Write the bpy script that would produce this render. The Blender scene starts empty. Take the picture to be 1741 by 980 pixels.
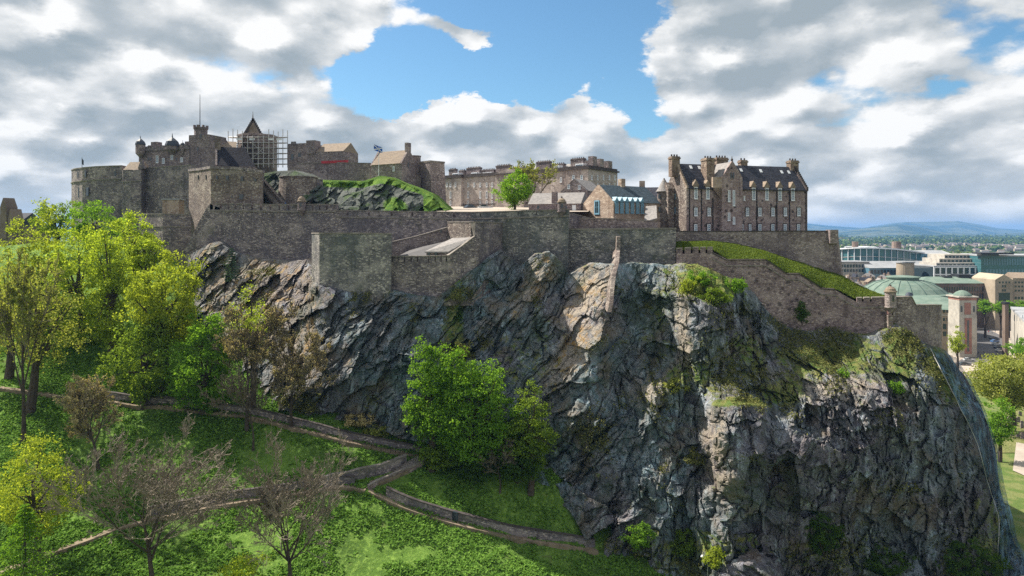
import bpy, math, random
import numpy as np
from mathutils import Vector
R = math.radians
scn = bpy.context.scene
col = scn.collection

# ---------------------------------------------------------------- camera
F = 1160.0; CX = 870.5; HY = 394.0; CZ = 100.0        # focal length in photo pixels, horizon row, eye height
cam_d = bpy.data.cameras.new('camera'); cam = bpy.data.objects.new('camera', cam_d); col.objects.link(cam)
cam.location = (0, 0, CZ); cam.rotation_euler = (R(90), 0, 0)
cam_d.sensor_width = 36.0; cam_d.lens = 36.0 * F / 1741.0
cam_d.shift_y = -(490.0 - HY) / 1741.0
cam_d.clip_start = 1.0; cam_d.clip_end = 60000.0
scn.camera = cam
scn.render.resolution_x = 1024; scn.render.resolution_y = 576

# ---------------------------------------------------------------- light and exposure
SUN_EL, SUN_AZ = 47.5, 152.0                  # azimuth of the sun measured from +X towards +Y
sdir = Vector((math.cos(R(SUN_EL)) * math.cos(R(SUN_AZ)), math.cos(R(SUN_EL)) * math.sin(R(SUN_AZ)), math.sin(R(SUN_EL))))
sl = bpy.data.lights.new('sun', 'SUN'); sl.energy = 5.0; sl.angle = R(0.5); sl.color = (1.0, 0.93, 0.80)
so = bpy.data.objects.new('sun', sl); col.objects.link(so)
so.rotation_euler = (-sdir).to_track_quat('-Z', 'Y').to_euler(); so.location = (0, 0, 300)
scn.view_settings.view_transform = 'Standard'; scn.view_settings.look = 'None'
scn.view_settings.gamma = 1.0; scn.view_settings.use_curve_mapping = False
scn.view_settings.exposure = 0.92
scn.cycles.max_bounces = 6; scn.cycles.diffuse_bounces = 3; scn.cycles.glossy_bounces = 2
scn.cycles.transmission_bounces = 2; scn.cycles.transparent_max_bounces = 6; scn.cycles.volume_bounces = 1
scn.cycles.sample_clamp_indirect = 6.0; scn.cycles.use_denoising = False

class NT:
    """short-hand for wiring a node tree"""
    def __init__(s, tree): s.t = tree; s.t.nodes.clear()
    def n(s, typ, ins=None, **kw):
        nd = s.t.nodes.new('ShaderNode' + typ)
        for k, v in kw.items(): setattr(nd, k, v)
        for k, v in (ins or {}).items(): s.set(nd.inputs[k], v)
        return nd
    def set(s, sock, v):
        if isinstance(v, bpy.types.NodeSocket): s.t.links.new(v, sock)
        elif isinstance(v, bpy.types.Node): s.t.links.new(v.outputs[0], sock)
        elif v is not None:
            if isinstance(v, tuple) and len(v) == 3 and sock.type == 'RGBA': v = v + (1,)
            sock.default_value = v
    def m(s, op, a, b=None, c=None, clamp=False):
        nd = s.t.nodes.new('ShaderNodeMath'); nd.operation = op; nd.use_clamp = clamp
        for i, v in enumerate((a, b, c)):
            if v is not None: s.set(nd.inputs[i], v)
        return nd.outputs[0]
    def v(s, op, a, b=None, out=0):
        nd = s.t.nodes.new('ShaderNodeVectorMath'); nd.operation = op
        s.set(nd.inputs[0], a)
        if b is not None: s.set(nd.inputs[3 if op == 'SCALE' else 1], b)
        return nd.outputs[1 if op in ('DOT_PRODUCT', 'LENGTH', 'DISTANCE') else 0]
    def mix(s, f, a, b, mode='MIX'):
        nd = s.t.nodes.new('ShaderNodeMix'); nd.data_type = 'RGBA'; nd.blend_type = mode
        s.set(nd.inputs[0], f); s.set(nd.inputs[6], a); s.set(nd.inputs[7], b)
        return nd.outputs[2]
    def ss(s, x, lo, hi, a=0.0, b=1.0):
        nd = s.t.nodes.new('ShaderNodeMapRange'); nd.interpolation_type = 'SMOOTHSTEP'
        for i, v in enumerate((x, lo, hi, a, b)): s.set(nd.inputs[i], v)
        return nd.outputs[0]
    def noise(s, vec, scale, detail=3.0, rough=0.5, dist=0.0, color=False):
        nd = s.n('TexNoise', {'Vector': vec, 'Scale': scale, 'Detail': detail, 'Roughness': rough, 'Distortion': dist})
        return nd.outputs[1 if color else 0]
    def voro(s, vec, scale, feat='F1', out='Color', rnd=1.0):
        nd = s.n('TexVoronoi', {'Vector': vec, 'Scale': scale, 'Randomness': rnd}, feature=feat)
        return nd.outputs[out]

# ---------------------------------------------------------------- sky: clear sky with broken cumulus
wd = bpy.data.worlds.new('World'); scn.world = wd; wd.use_nodes = True
def build_world():
    q = NT(wd.node_tree)
    sky = q.n('TexSky', sky_type='NISHITA', sun_disc=False, sun_elevation=R(SUN_EL),
              sun_rotation=R(90 - SUN_AZ), altitude=100, air_density=1.0, dust_density=0.6, ozone_density=2.0)
    d = q.n('TexCoord').outputs['Generated']
    sx = q.n('SeparateXYZ', {0: d}); x, y, z = sx.outputs
    zc = q.m('MAXIMUM', z, 0.0)
    zz = q.m('MULTIPLY', q.m('POWER', q.m('ADD', zc, 0.08), 0.8), 1.9)
    w = q.n('CombineXYZ', {0: x, 1: y, 2: zz}).outputs[0]
    yy = q.m('MAXIMUM', q.m('ABSOLUTE', y), 0.12)
    uv = q.n('CombineXYZ', {0: q.m('DIVIDE', x, yy), 1: q.m('DIVIDE', z, yy), 2: 0.0}).outputs[0]
    # the whole sky is slightly warped so that no outline is an ellipse
    wn = q.v('SUBTRACT', q.noise(w, 5.0, 7.0, 0.66, color=True), (0.5, 0.5, 0.5))
    uvw = q.v('ADD', uv, q.v('SCALE', wn, 0.17))
    def blobs(lst):
        acc = None
        for (px, py, rx, ry, a) in lst:
            dd = q.v('SUBTRACT', uvw, ((px - CX) / F, (HY - py) / F, 0.0))
            dd = q.v('MULTIPLY', dd, (F / rx, F / ry, 0.0))
            e = q.m('EXPONENT', q.m('MULTIPLY', q.v('DOT_PRODUCT', dd, dd), -1.0))
            acc = q.m('MULTIPLY', e, a) if acc is None else q.m('MULTIPLY_ADD', e, a, acc)
        return acc
    cover = blobs([(985, 85, 120, 105, -.62), (800, 130, 150, 62, -.5), (655, 130, 75, 75, -.42), (900, 10, 230, 45, -.5),
                   (1085, 185, 40, 35, -.35), (690, 175, 60, 30, -.3), (1600, 150, 45, 14, -.12),
                   (835, 48, 70, 26, .44), (955, 98, 50, 14, .36), (1215, 60, 140, 110, .35), (790, 225, 150, 42, .35),
                   (1010, 165, 40, 38, .38), (560, 50, 90, 60, .25), (640, 215, 30, 40, .2)])
    tone = blobs([(90, 130, 170, 60, -.24), (210, 205, 230, 48, -.42), (480, 150, 120, 30, -.28), (545, 205, 85, 45, -.24),
                  (1240, 118, 170, 30, -.42), (1330, 40, 190, 50, -.22), (1560, 220, 190, 40, -.22), (1420, 330, 320, 26, -.16),
                  (900, 265, 130, 20, -.16), (330, 70, 260, 50, .16), (590, 70, 130, 60, .24), (420, 120, 90, 24, .2),
                  (790, 200, 130, 26, .25), (90, 275, 160, 28, .32), (1125, 110, 48, 120, .22), (1450, 190, 90, 50, .24),
                  (1660, 90, 90, 60, .16), (1010, 165, 50, 40, .2), (1340, 210, 120, 20, .14)])
    n1 = q.noise(w, 2.8, 9.0, 0.60, 0.25)
    wn2 = q.v('SUBTRACT', q.noise(w, 22.0, 4.0, 0.6, color=True), (0.5, 0.5, 0.5))
    wp = q.v('ADD', w, q.v('SCALE', wn2, 0.035))
    pf = q.voro(q.v('ADD', wp, q.v('SCALE', wn, 0.10)), 11.0, 'SMOOTH_F1', 'Distance')
    pfs = q.voro(q.v('ADD', q.v('ADD', wp, q.v('SCALE', wn, 0.10)), (-0.018, 0.0, 0.028)), 11.0, 'SMOOTH_F1', 'Distance')
    pf2 = q.voro(q.v('ADD', wp, q.v('SCALE', wn, 0.06)), 30.0, 'SMOOTH_F1', 'Distance')
    def dens(vec_off=None):
        if vec_off is None: ww = w
        else: ww = q.v('ADD', w, vec_off)
        return q.noise(ww, 4.6, 8.0, 0.54, 0.15)
    na = dens(); nb = dens((-0.034, 0.0, 0.05))
    base = q.m('MULTIPLY_ADD', n1, 0.9, q.m('ADD', cover, q.ss(z, 0.05, 0.16, 0.30, 0.0)))
    base = q.m('MULTIPLY_ADD', na, 0.35, base)
    base = q.m('MULTIPLY_ADD', pf, -0.34, base)
    base = q.m('MULTIPLY_ADD', pf2, -0.16, base)
    dn = q.m('SUBTRACT', base, 0.235)                     # > 0 inside a cloud
    alpha = q.ss(dn, -0.02, 0.10)
    relief = q.m('MULTIPLY', q.m('SUBTRACT', na, nb), 2.2)
    puff = q.m('SUBTRACT', q.m('MULTIPLY', q.m('ADD', pf, q.m('MULTIPLY', pf2, 0.6)), -0.55), -0.26)
    thick = q.ss(dn, 0.05, 0.42)
    li = q.m('MULTIPLY_ADD', thick, -0.20, 0.83)
    li = q.m('MULTIPLY_ADD', q.m('SUBTRACT', pfs, pf), 2.3, li); li = q.m('ADD', li, relief); li = q.m('MULTIPLY_ADD', puff, 0.75, li)
    li = q.m('MULTIPLY_ADD', q.m('SUBTRACT', pf2, 0.25), -0.32, li); tn = q.m('ADD', q.m('MULTIPLY', q.m('MAXIMUM', tone, 0.0), 0.75), q.m('MULTIPLY', q.m('MINIMUM', tone, 0.0), 0.85))
    li = q.m('ADD', tn, li, clamp=True)
    ramp = q.n('ValToRGB', {0: li}); cr = ramp.color_ramp
    cr.elements[0].position = 0.0; cr.elements[0].color = (1.95, 2.3, 2.55, 1)
    cr.elements[1].position = 1.0; cr.elements[1].color = (5.35, 5.35, 5.3, 1)
    e = cr.elements.new(0.35); e.color = (2.65, 2.92, 3.12, 1)
    e = cr.elements.new(0.65); e.color = (3.75, 3.9, 3.98, 1)
    lowhaze = q.ss(z, 0.0, 0.10, 0.45, 0.0)
    cl = q.mix(lowhaze, ramp.outputs[0], (3.6, 3.9, 4.15))
    blue = q.mix(1.0, sky.outputs[0], (0.50, 0.69, 0.74), 'MULTIPLY')
    full = q.mix(alpha, blue, cl)
    grd = q.ss(z, -0.05, -0.01)
    full = q.mix(grd, (1.3, 1.4, 1.2), full)
    bg = q.n('Background', {0: full, 1: 0.1})
    q.n('OutputWorld', {0: bg})
build_world()
try:
    wd.cycles.sampling_method = 'MANUAL'; wd.cycles.sample_map_resolution = 1024
except Exception: pass

# ---------------------------------------------------------------- noise for shapes (numpy)
def _h(ix, iy, iz, s):
    n = (ix.astype(np.int64) * 374761393 + iy.astype(np.int64) * 668265263 + iz.astype(np.int64) * 2147483647 + s * 974634777) & 0xffffffff
    n = ((n ^ (n >> 13)) * 1274126177) & 0xffffffff
    n = ((n ^ (n >> 15)) * 2246822519) & 0xffffffff
    return ((n ^ (n >> 16)) & 0xffffff) / float(0xffffff)
def vnoise(x, y, z=None, s=0):
    x = np.asarray(x, float); y = np.asarray(y, float); z = np.zeros_like(x) if z is None else np.asarray(z, float)
    ix, iy, iz = np.floor(x), np.floor(y), np.floor(z); fx, fy, fz = x - ix, y - iy, z - iz
    fx, fy, fz = [t * t * t * (t * (t * 6 - 15) + 10) for t in (fx, fy, fz)]
    r = 0
    for a in (0, 1):
        for b in (0, 1):
            for c in (0, 1):
                r = r + _h(ix + a, iy + b, iz + c, s) * (fx if a else 1 - fx) * (fy if b else 1 - fy) * (fz if c else 1 - fz)
    return r * 2 - 1
def fbm(x, y, z=None, o=4, g=0.5, s=0):
    r = 0; a = 1; t = 0; k = 1.0
    for i in range(o):
        r = r + a * vnoise(np.asarray(x) * k, np.asarray(y) * k, None if z is None else np.asarray(z) * k, s + i * 7); t += a; a *= g; k *= 2.03
    return r / t
def plates(a, b, s=0, tilt=0.5, jit=0.95):
    """broken plates: every cell of the nearest random centre has an offset and a slope of its own"""
    ia, ib = np.floor(a), np.floor(b); best = np.full(a.shape, 1e9); out = np.zeros(a.shape); z0 = np.zeros(a.shape)
    for da in (-1, 0, 1):
        for db in (-1, 0, 1):
            ca, cb = ia + da, ib + db
            pa = ca + 0.5 + jit * (_h(ca, cb, z0, s) - 0.5); pb = cb + 0.5 + jit * (_h(ca, cb, z0, s + 1) - 0.5)
            d = (a - pa) ** 2 + (b - pb) ** 2
            val = (_h(ca, cb, z0, s + 2) - 0.5) * 2 + tilt * ((a - pa) * (_h(ca, cb, z0, s + 3) - 0.7) * 4 + (b - pb) * (_h(ca, cb, z0, s + 4) - 0.35) * 4)
            m = d < best; best = np.where(m, d, best); out = np.where(m, val, out)
    return out
def sstep(x, a, b): t = np.clip((x - a) / (b - a), 0, 1); return t * t * (3 - 2 * t)
def rbf(pts, vals, smooth=1e-6, scale=1.0):
    P = np.asarray(pts, float) * scale; n = len(P)
    K = np.linalg.norm(P[:, None] - P[None], axis=2)
    A = np.zeros((n + 3, n + 3)); A[:n, :n] = K - np.eye(n) * smooth; A[:n, n] = 1; A[:n, n+1:] = P; A[n, :n] = 1; A[n+1:, :n] = P.T
    w = np.linalg.solve(A, np.concatenate([np.asarray(vals, float), [0, 0, 0]]))
    def f(x, y):
        x = np.asarray(x, float) * scale; y = np.asarray(y, float) * scale
        r = w[n] + w[n+1] * x + w[n+2] * y
        for i in range(n): r = r + w[i] * np.sqrt((x - P[i, 0]) ** 2 + (y - P[i, 1]) ** 2)
        return r
    return f

# ---------------------------------------------------------------- placing and building
def at(px, py, D): return Vector(((px - CX) / F * D, D, CZ - (py - HY) / F * D))
def zat(py, D): return CZ - (py - HY) / F * D

def tag(o, label=None, cat=None, group=None, kind=None):
    if label: o['label'] = label
    if cat: o['category'] = cat
    if group: o['group'] = group
    if kind: o['kind'] = kind
    return o
def thing(name, label, cat, loc=(0, 0, 0), group=None, rz=0.0):
    o = bpy.data.objects.new(name, None); col.objects.link(o); o.location = loc; o.rotation_euler = (0, 0, rz)
    o.empty_display_size = 0.5
    return tag(o, label, cat, group)
_off = {}
def world_of(o):
    v = Vector((0, 0, 0))
    while o is not None: v += o.location; o = o.parent
    return v
class MB:
    def __init__(s): s.v = []; s.f = []
    def poly(s, pts, faces):
        k = len(s.v); s.v += [tuple(p) for p in pts]; s.f += [tuple(k + i for i in f) for f in faces]; return s
    def prism(s, base, z0, z1):
        """base: list of (x,y) counter-clockwise; z0, z1 numbers or lists"""
        n = len(base); a = z0 if hasattr(z0, '__len__') else [z0] * n; b = z1 if hasattr(z1, '__len__') else [z1] * n
        pts = [(p[0], p[1], a[i]) for i, p in enumerate(base)] + [(p[0], p[1], b[i]) for i, p in enumerate(base)]
        fs = [tuple(range(n - 1, -1, -1)), tuple(range(n, 2 * n))] + [(i, (i + 1) % n, n + (i + 1) % n, n + i) for i in range(n)]
        return s.poly(pts, fs)
    def tube(s, pts, rad, sides=8, cap=True):
        pts = [Vector(p) for p in pts]; rr = rad if hasattr(rad, '__len__') else [rad] * len(pts)
        k = len(s.v); u = None
        for i, p in enumerate(pts):
            t = (pts[min(i + 1, len(pts) - 1)] - pts[max(i - 1, 0)]).normalized()
            if u is None: u = t.orthogonal().normalized()
            u = (u - t * u.dot(t)).normalized(); w = t.cross(u)
            for j in range(sides):
                a = 2 * math.pi * j / sides; s.v.append(tuple(p + (u * math.cos(a) + w * math.sin(a)) * rr[i]))
        for i in range(len(pts) - 1):
            for j in range(sides):
                a, b = k + i * sides + j, k + i * sides + (j + 1) % sides
                s.f.append((a, b, b + sides, a + sides))
        if cap:
            s.f.append(tuple(k + j for j in range(sides - 1, -1, -1))); e = k + (len(pts) - 1) * sides
            s.f.append(tuple(e + j for j in range(sides)))
        return s
    def lathe(s, c, prof, sides=16, a0=0.0, sx=1.0, sy=1.0):
        """prof: list of (radius, z)"""
        k = len(s.v)
        for r, z in prof:
            for j in range(sides):
                a = a0 + 2 * math.pi * j / sides; s.v.append((c[0] + r * math.cos(a) * sx, c[1] + r * math.sin(a) * sy, z))
        for i in range(len(prof) - 1):
            for j in range(sides):
                a, b = k + i * sides + j, k + i * sides + (j + 1) % sides
                s.f.append((a, b, b + sides, a + sides))
        s.f.append(tuple(k + j for j in range(sides - 1, -1, -1))); e = k + (len(prof) - 1) * sides
        s.f.append(tuple(e + j for j in range(sides)))
        return s
    def box(s, x0, x1, y0, y1, z0, z1): return s.prism([(x0, y0), (x1, y0), (x1, y1), (x0, y1)], z0, z1)
    def build(s, name, mat, parent=None, smooth=False):
        me = bpy.data.meshes.new(name); me.from_pydata(s.v, [], s.f); me.update()
        o = bpy.data.objects.new(name, me); col.objects.link(o)
        if mat: me.materials.append(mat)
        if parent is not None:
            w = world_of(parent); me.transform(__import__('mathutils').Matrix.Translation(-w)); o.parent = parent
        if smooth: me.polygons.foreach_set('use_smooth', [True] * len(me.polygons))
        return o
def raw_mesh(name, V, Fc, mat, parent=None, smooth=False, attrs=None):
    """V (n,3), Fc (m,k) numpy"""
    me = bpy.data.meshes.new(name); V = np.ascontiguousarray(V, dtype=np.float32); Fc = np.ascontiguousarray(Fc, dtype=np.int32)
    if parent is not None: V = V - np.array(world_of(parent), dtype=np.float32)
    me.vertices.add(len(V)); me.vertices.foreach_set('co', V.ravel())
    m, k = Fc.shape; me.loops.add(m * k); me.loops.foreach_set('vertex_index', Fc.ravel())
    me.polygons.add(m); me.polygons.foreach_set('loop_start', np.arange(0, m * k, k, dtype=np.int32))
    me.polygons.foreach_set('use_smooth', np.full(m, smooth))
    me.update(calc_edges=True)
    for an, av in (attrs or {}).items():
        a_ = me.attributes.new(an, 'FLOAT', 'POINT'); a_.data.foreach_set('value', np.ascontiguousarray(av, dtype=np.float32).ravel())
    if mat: me.materials.append(mat)
    o = bpy.data.objects.new(name, me); col.objects.link(o)
    if parent is not None: o.parent = parent
    return o

# ---------------------------------------------------------------- materials
def newmat(name):
    m = bpy.data.materials.new(name); m.use_nodes = True; return m, NT(m.node_tree)
def finish(q, colr, rough=0.85, bump=None, bstr=0.5, bdist=0.1, spec=0.2, metal=0.0):
    ins = {'Base Color': colr, 'Roughness': rough, 'Metallic': metal, 'Specular IOR Level': spec}
    p = q.n('BsdfPrincipled', ins)
    if bump is not None:
        b = q.n('Bump', {'Strength': bstr, 'Distance': bdist, 'Height': bump}); q.set(p.inputs['Normal'], b.outputs[0])
    q.n('OutputMaterial', {0: p}); return p
def ramp(q, fac, stops):
    nd = q.n('ValToRGB', {0: fac}); cr = nd.color_ramp
    cr.elements[0].position = stops[0][0]; cr.elements[0].color = stops[0][1] + (1,)
    cr.elements[1].position = stops[-1][0]; cr.elements[1].color = stops[-1][1] + (1,)
    for p, c in stops[1:-1]: cr.elements.new(p).color = c + (1,)
    return nd.outputs[0]
def stone(name, dark, mid, light, cell=1.7, stain=(0.07, 0.09, 0.08), stain_amt=0.5, moss=0.0, bump=0.6, spots=0.0):
    m, q = newmat(name)
    pos = q.n('NewGeometry').outputs['Position']
    wv = q.v('ADD', pos, q.v('SCALE', q.noise(pos, 0.9, 2, color=True), 0.35))
    st = q.v('MULTIPLY', wv, (1.0, 1.0, 1.75))
    c = q.n('SeparateColor', {0: q.voro(st, cell)}).outputs[0]
    base = ramp(q, c, [(0.0, dark), (0.40, mid), (0.72, mid), (0.90, light), (1.0, light)])
    edge = q.voro(st, cell, 'DISTANCE_TO_EDGE', 'Distance')
    base = q.mix(q.ss(edge, 0.0, 0.10, 0.45, 0.0), base, tuple(0.5 * (a + b) for a, b in zip(dark, mid)))
    fine = q.noise(pos, 7.0, 3.0, 0.6)
    base = q.mix(q.ss(fine, 0.3, 0.75, 0.45, 0.0), base, dark)
    big = q.noise(q.v('MULTIPLY', pos, (1, 1, 0.45)), 0.16, 5.0, 0.62)
    base = q.mix(q.ss(big, 0.42, 0.66, 0.0, stain_amt), base, stain)
    big2 = q.noise(pos, 0.35, 4.0, 0.6)
    base = q.mix(q.ss(big2, 0.5, 0.7, 0.0, 0.35), base, mid)
    vs = q.noise(q.v('MULTIPLY', pos, (1, 1, .10)), 0.8, 5, .65); base = q.mix(q.ss(vs, .54, .68, 0, .55), base, tuple(v * .7 for v in dark)); pa = q.ss(q.noise(q.v('MULTIPLY', wv, (1, 1, 1.6)), .21, 6, .68), .32, .68)
    base = q.mix(q.ss(pa, .55, .9, 0, .28), base, light); base = q.mix(q.ss(pa, .3, .05, 0, .3), base, dark)
    if spots:                                                     # scattered dark ingrown blocks
        sp = q.n('SeparateColor', {0: q.voro(pos, 0.8)}).outputs[1]
        d = q.voro(pos, 0.8, 'F1', 'Distance')
        base = q.mix(q.m('MULTIPLY', q.ss(d, 0.25, 0.36, spots, 0.0), q.ss(sp, 0.5, 0.6)), base, (0.03, 0.025, 0.03))
    if moss:
        mo = q.noise(pos, 0.28, 5.0, 0.65)
        base = q.mix(q.ss(mo, 0.56, 0.68, 0.0, moss), base, (0.045, 0.065, 0.02))
    hgt = q.m('ADD', q.m('MULTIPLY', q.ss(edge, 0.0, 0.2), 0.5), q.m('ADD', q.m('MULTIPLY', c, 0.35), q.m('MULTIPLY', fine, 0.5)))
    finish(q, base, 0.92, hgt, bump, 0.16); return m
def plain(name, c, rough=0.7, var=0.25, scale=0.8, bump=0.0, metal=0.0, spec=0.3, c2=None):
    m, q = newmat(name)
    pos = q.n('NewGeometry').outputs['Position']
    n = q.noise(pos, scale, 5.0, 0.6)
    c2 = c2 or tuple(x * (1 - var) for x in c)
    k = q.mix(q.ss(n, 0.35, 0.68), c, c2)
    finish(q, k, rough, n if bump else None, bump, 0.1, spec, metal); return m
def slate(name, c, c2, light=(0.3, 0.3, 0.3)):
    m, q = newmat(name)
    pos = q.n('NewGeometry').outputs['Position']
    st = q.v('MULTIPLY', pos, (1.0, 1.0, 2.2)); r = q.n('SeparateColor', {0: q.voro(st, 2.2)}).outputs[0]
    k = q.mix(r, c, c2); n = q.noise(pos, 0.5, 4, 0.65)
    k = q.mix(q.ss(n, 0.55, 0.75, 0, 0.35), k, light)
    finish(q, k, 0.8, r, 0.35, 0.08, 0.15); return m
M = {}
M['wall'] = stone('castle_rubble', (0.099, 0.084, 0.096), (0.238, 0.204, 0.209), (0.580, 0.499, 0.464), 2.5, (0.116, 0.107, 0.133), 0.6, moss=0.35)
M['wall_green'] = stone('weathered_rubble', (0.093, 0.090, 0.100), (0.232, 0.215, 0.215), (0.580, 0.534, 0.487), 2.5, (0.110, 0.125, 0.128), 0.7, moss=0.45)
M['wall_light'] = stone('pale_rubble', (0.10, 0.08, 0.075), (0.24, 0.19, 0.17), (0.52, 0.46, 0.40), 2.6, (0.10, 0.09, 0.09), 0.55)
M['wall_brown'] = stone('brown_rubble', (0.116, 0.093, 0.097), (0.278, 0.226, 0.218), (0.545, 0.464, 0.441), 2.7, (0.128, 0.104, 0.128), 0.5, moss=0.15)
M['wall_purple'] = stone('whin_rubble', (0.128, 0.095, 0.104), (0.331, 0.253, 0.255), (0.557, 0.452, 0.429), 2.7, (0.162, 0.116, 0.128), 0.4, spots=0.6)
M['hospital'] = stone('hospital_rubble', (0.15, 0.115, 0.115), (0.36, 0.275, 0.265), (0.56, 0.47, 0.44), 2.6, (0.22, 0.16, 0.165), 0.4, spots=0.75)
M['chimney'] = stone('chimney_stone', (0.14, 0.10, 0.085), (0.28, 0.21, 0.17), (0.44, 0.36, 0.29), 2.0, (0.07, 0.055, 0.05), 0.7)
M['sand'] = stone('sandstone', (0.26, 0.19, 0.15), (0.40, 0.31, 0.25), (0.55, 0.46, 0.38), 1.4, (0.2, 0.15, 0.13), 0.5, bump=0.25)
M['pink'] = stone('pink_ashlar', (0.25, 0.21, 0.195), (0.43, 0.37, 0.34), (0.58, 0.51, 0.47), 1.5, (0.13, 0.10, 0.10), 0.5, bump=0.2)
M['dark_trim'] = plain('sooty_trim', (0.09, 0.075, 0.075), 0.9, 0.5, 1.5)
M['coping'] = plain('coping_stone', (0.26, 0.23, 0.21), 0.9, 0.45, 1.2, 0.3)
M['slate'] = slate('dark_slate', (0.026, 0.028, 0.040), (0.060, 0.062, 0.080), (0.08, 0.075, 0.075))
M['slate_dark'] = slate('shaded_slate', (0.014, 0.014, 0.021), (0.034, 0.033, 0.045), (0.06, 0.055, 0.058))  # dark slate with the shade of the gate tower roof put into its colour
M['slate_blue'] = slate('blue_slate', (0.03, 0.045, 0.06), (0.06, 0.085, 0.11), (0.12, 0.14, 0.16))
M['slate_grey'] = slate('grey_slates', (0.20, 0.19, 0.19), (0.30, 0.28, 0.275), (0.40, 0.37, 0.34))
M['slate_tan'] = slate('lichened_slates', (0.19, 0.15, 0.12), (0.28, 0.22, 0.17), (0.36, 0.30, 0.2))
M['lead'] = plain('lead_dome', (0.05, 0.06, 0.085), 0.5, 0.3, 2.0)
M['white'] = plain('white_paint', (0.74, 0.76, 0.80), 0.5, 0.12)
M['white_blue'] = plain('pale_blue_paint', (0.17, 0.33, 0.45), 0.5, 0.2)
M['wood_dark'] = plain('dark_joinery', (0.03, 0.035, 0.045), 0.5, 0.2)
M['grey_metal'] = plain('galvanised_tube', (0.48, 0.47, 0.47), 0.45, 0.3, 3.0, metal=0.3)
M['dark_metal'] = plain('dark_iron', (0.025, 0.025, 0.03), 0.5, 0.2)
M['board'] = plain('scaffold_boards', (0.26, 0.20, 0.16), 0.85, 0.4, 2.0)
M['red'] = plain('red_cloth', (0.42, 0.045, 0.06), 0.7, 0.3)
M['copper'] = plain('green_copper', (0.12, 0.175, 0.145), 0.7, 0.3, 0.25, c2=(0.18, 0.23, 0.195), spec=0.15)
M['copper_dark'] = plain('dark_copper', (0.06, 0.11, 0.10), 0.6, 0.4, 0.3)
M['concrete'] = plain('pale_concrete', (0.43, 0.40, 0.36), 0.85, 0.3, 0.3)
M['beige'] = plain('beige_stone_cladding', (0.38, 0.315, 0.24), 0.85, 0.35, 0.12)
M['rose'] = plain('rose_cladding', (0.33, 0.17, 0.14), 0.85, 0.3, 0.3)
M['grey_roof'] = plain('grey_roofing', (0.34, 0.35, 0.37), 0.6, 0.25, 0.1)
M['brown_far'] = plain('brown_stone', (0.20, 0.15, 0.125), 0.85, 0.35, 0.15)
M['asphalt'] = plain('asphalt', (0.13, 0.125, 0.13), 0.9, 0.3, 0.15)
M['paving'] = plain('pale_paving', (0.42, 0.36, 0.31), 0.9, 0.25, 0.15)
M['path'] = plain('gravel_path', (0.25, 0.195, 0.14), 0.95, 0.45, 0.7, 0.3)
M['tyre'] = plain('tyre_rubber', (0.02, 0.02, 0.022), 0.8, 0.1)
def glass(name, c, rough=0.12):
    m, q = newmat(name); finish(q, c, rough, spec=0.7); return m
M['glass'] = glass('window_glass', (0.16, 0.22, 0.28))
M['glass_dark'] = glass('dark_glass', (0.03, 0.045, 0.055))
M['glass_teal'] = glass('teal_glass', (0.045, 0.13, 0.15))
M['glass_blue'] = glass('sky_lit_glass', (0.10, 0.20, 0.27))
# ---------------------------------------------------------------- ground: one sheet from the bank to the horizon
GP = [(0,980,88),(150,980,89),(300,980,90),(450,980,91),(600,980,92),(760,980,94),(900,980,98),(1020,980,103),(1150,980,108),(1400,985,112),(1741,985,118),
      (0,830,103),(150,835,104),(300,850,103),(430,850,104),(560,828,107),(640,838,107),(760,890,106),(880,918,107),(1005,938,109),
      (0,660,125),(90,672,124),(185,682,122),(300,695,121),(400,706,120),(500,728,119),(600,752,118),(725,780,117),
      (100,590,140),(250,600,137),(400,640,132),(550,690,124),(700,742,120),(830,768,118),(950,815,115),
      (0,500,158),(200,450,168),(240,440,169),(100,420,190),(0,420,205),(320,455,160),(700,840,109),(850,850,110)]
gp = [at(*g) for g in GP]
gx = [(p.x, p.y) for p in gp]; gz = [p.z for p in gp]
for (x, y, z) in [(-200,60,50),(-120,60,50),(-60,60,46),(0,60,42),(60,70,40),(-160,100,64),(-220,200,88),(-160,230,96),(-130,195,96),(-105,190,97),(-90,210,98),(-80,180,96),(-40,230,88),(0,200,82),(30,170,70),
                  (0,150,70),(60,150,60),(45,135,55),(88,135,42),(100,125,40.5),(110,160,40),(100,190,40),(95,230,40),(70,290,40),(0,330,41),(-100,340,44),(-200,340,60),
                  (140,200,40),(180,300,40),(120,100,40),(60,112,42),(30,112,45),(80,105,40.5),(30,85,43),(60,90,41),(200,100,40),(-250,420,44),(150,400,40),(0,420,40),(250,250,40),(-30,280,70),(-100,280,84)]:
    gx.append((x, y)); gz.append(z)
_tf = rbf(gx, gz, 0.3)
def terrain(x, y):
    x = np.asarray(x, float); y = np.asarray(y, float)
    z = _tf(x, y)
    far = np.maximum(sstep(np.abs(x - 0), 190, 330), np.maximum(sstep(y, 290, 400), sstep(-y, -50, 0)))
    z = z * (1 - far) + 40.0 * far
    near = 1 - np.maximum(sstep(x, 60, 90), sstep(y, 220, 300))
    z = z + near * (1 - far) * (0.55 * fbm(x / 9, y / 9, o=3, s=5) + 0.28 * fbm(x / 2.2, y / 2.2, o=3, s=9))
    return np.maximum(z, 39.9)
def hit(px, py, lo=70.0, hi=420.0, lift=0.0):
    """the point of the ground seen along the ray through a photo pixel"""
    D = np.arange(lo, hi, 0.25); x = (px - CX) / F * D; z = CZ - (py - HY) / F * D
    g = terrain(x, D); k = np.nonzero(z <= g)[0]
    i = k[0] if len(k) else len(D) - 1
    return Vector((float(x[i]), float(D[i]), float(g[i]) + lift))

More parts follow.
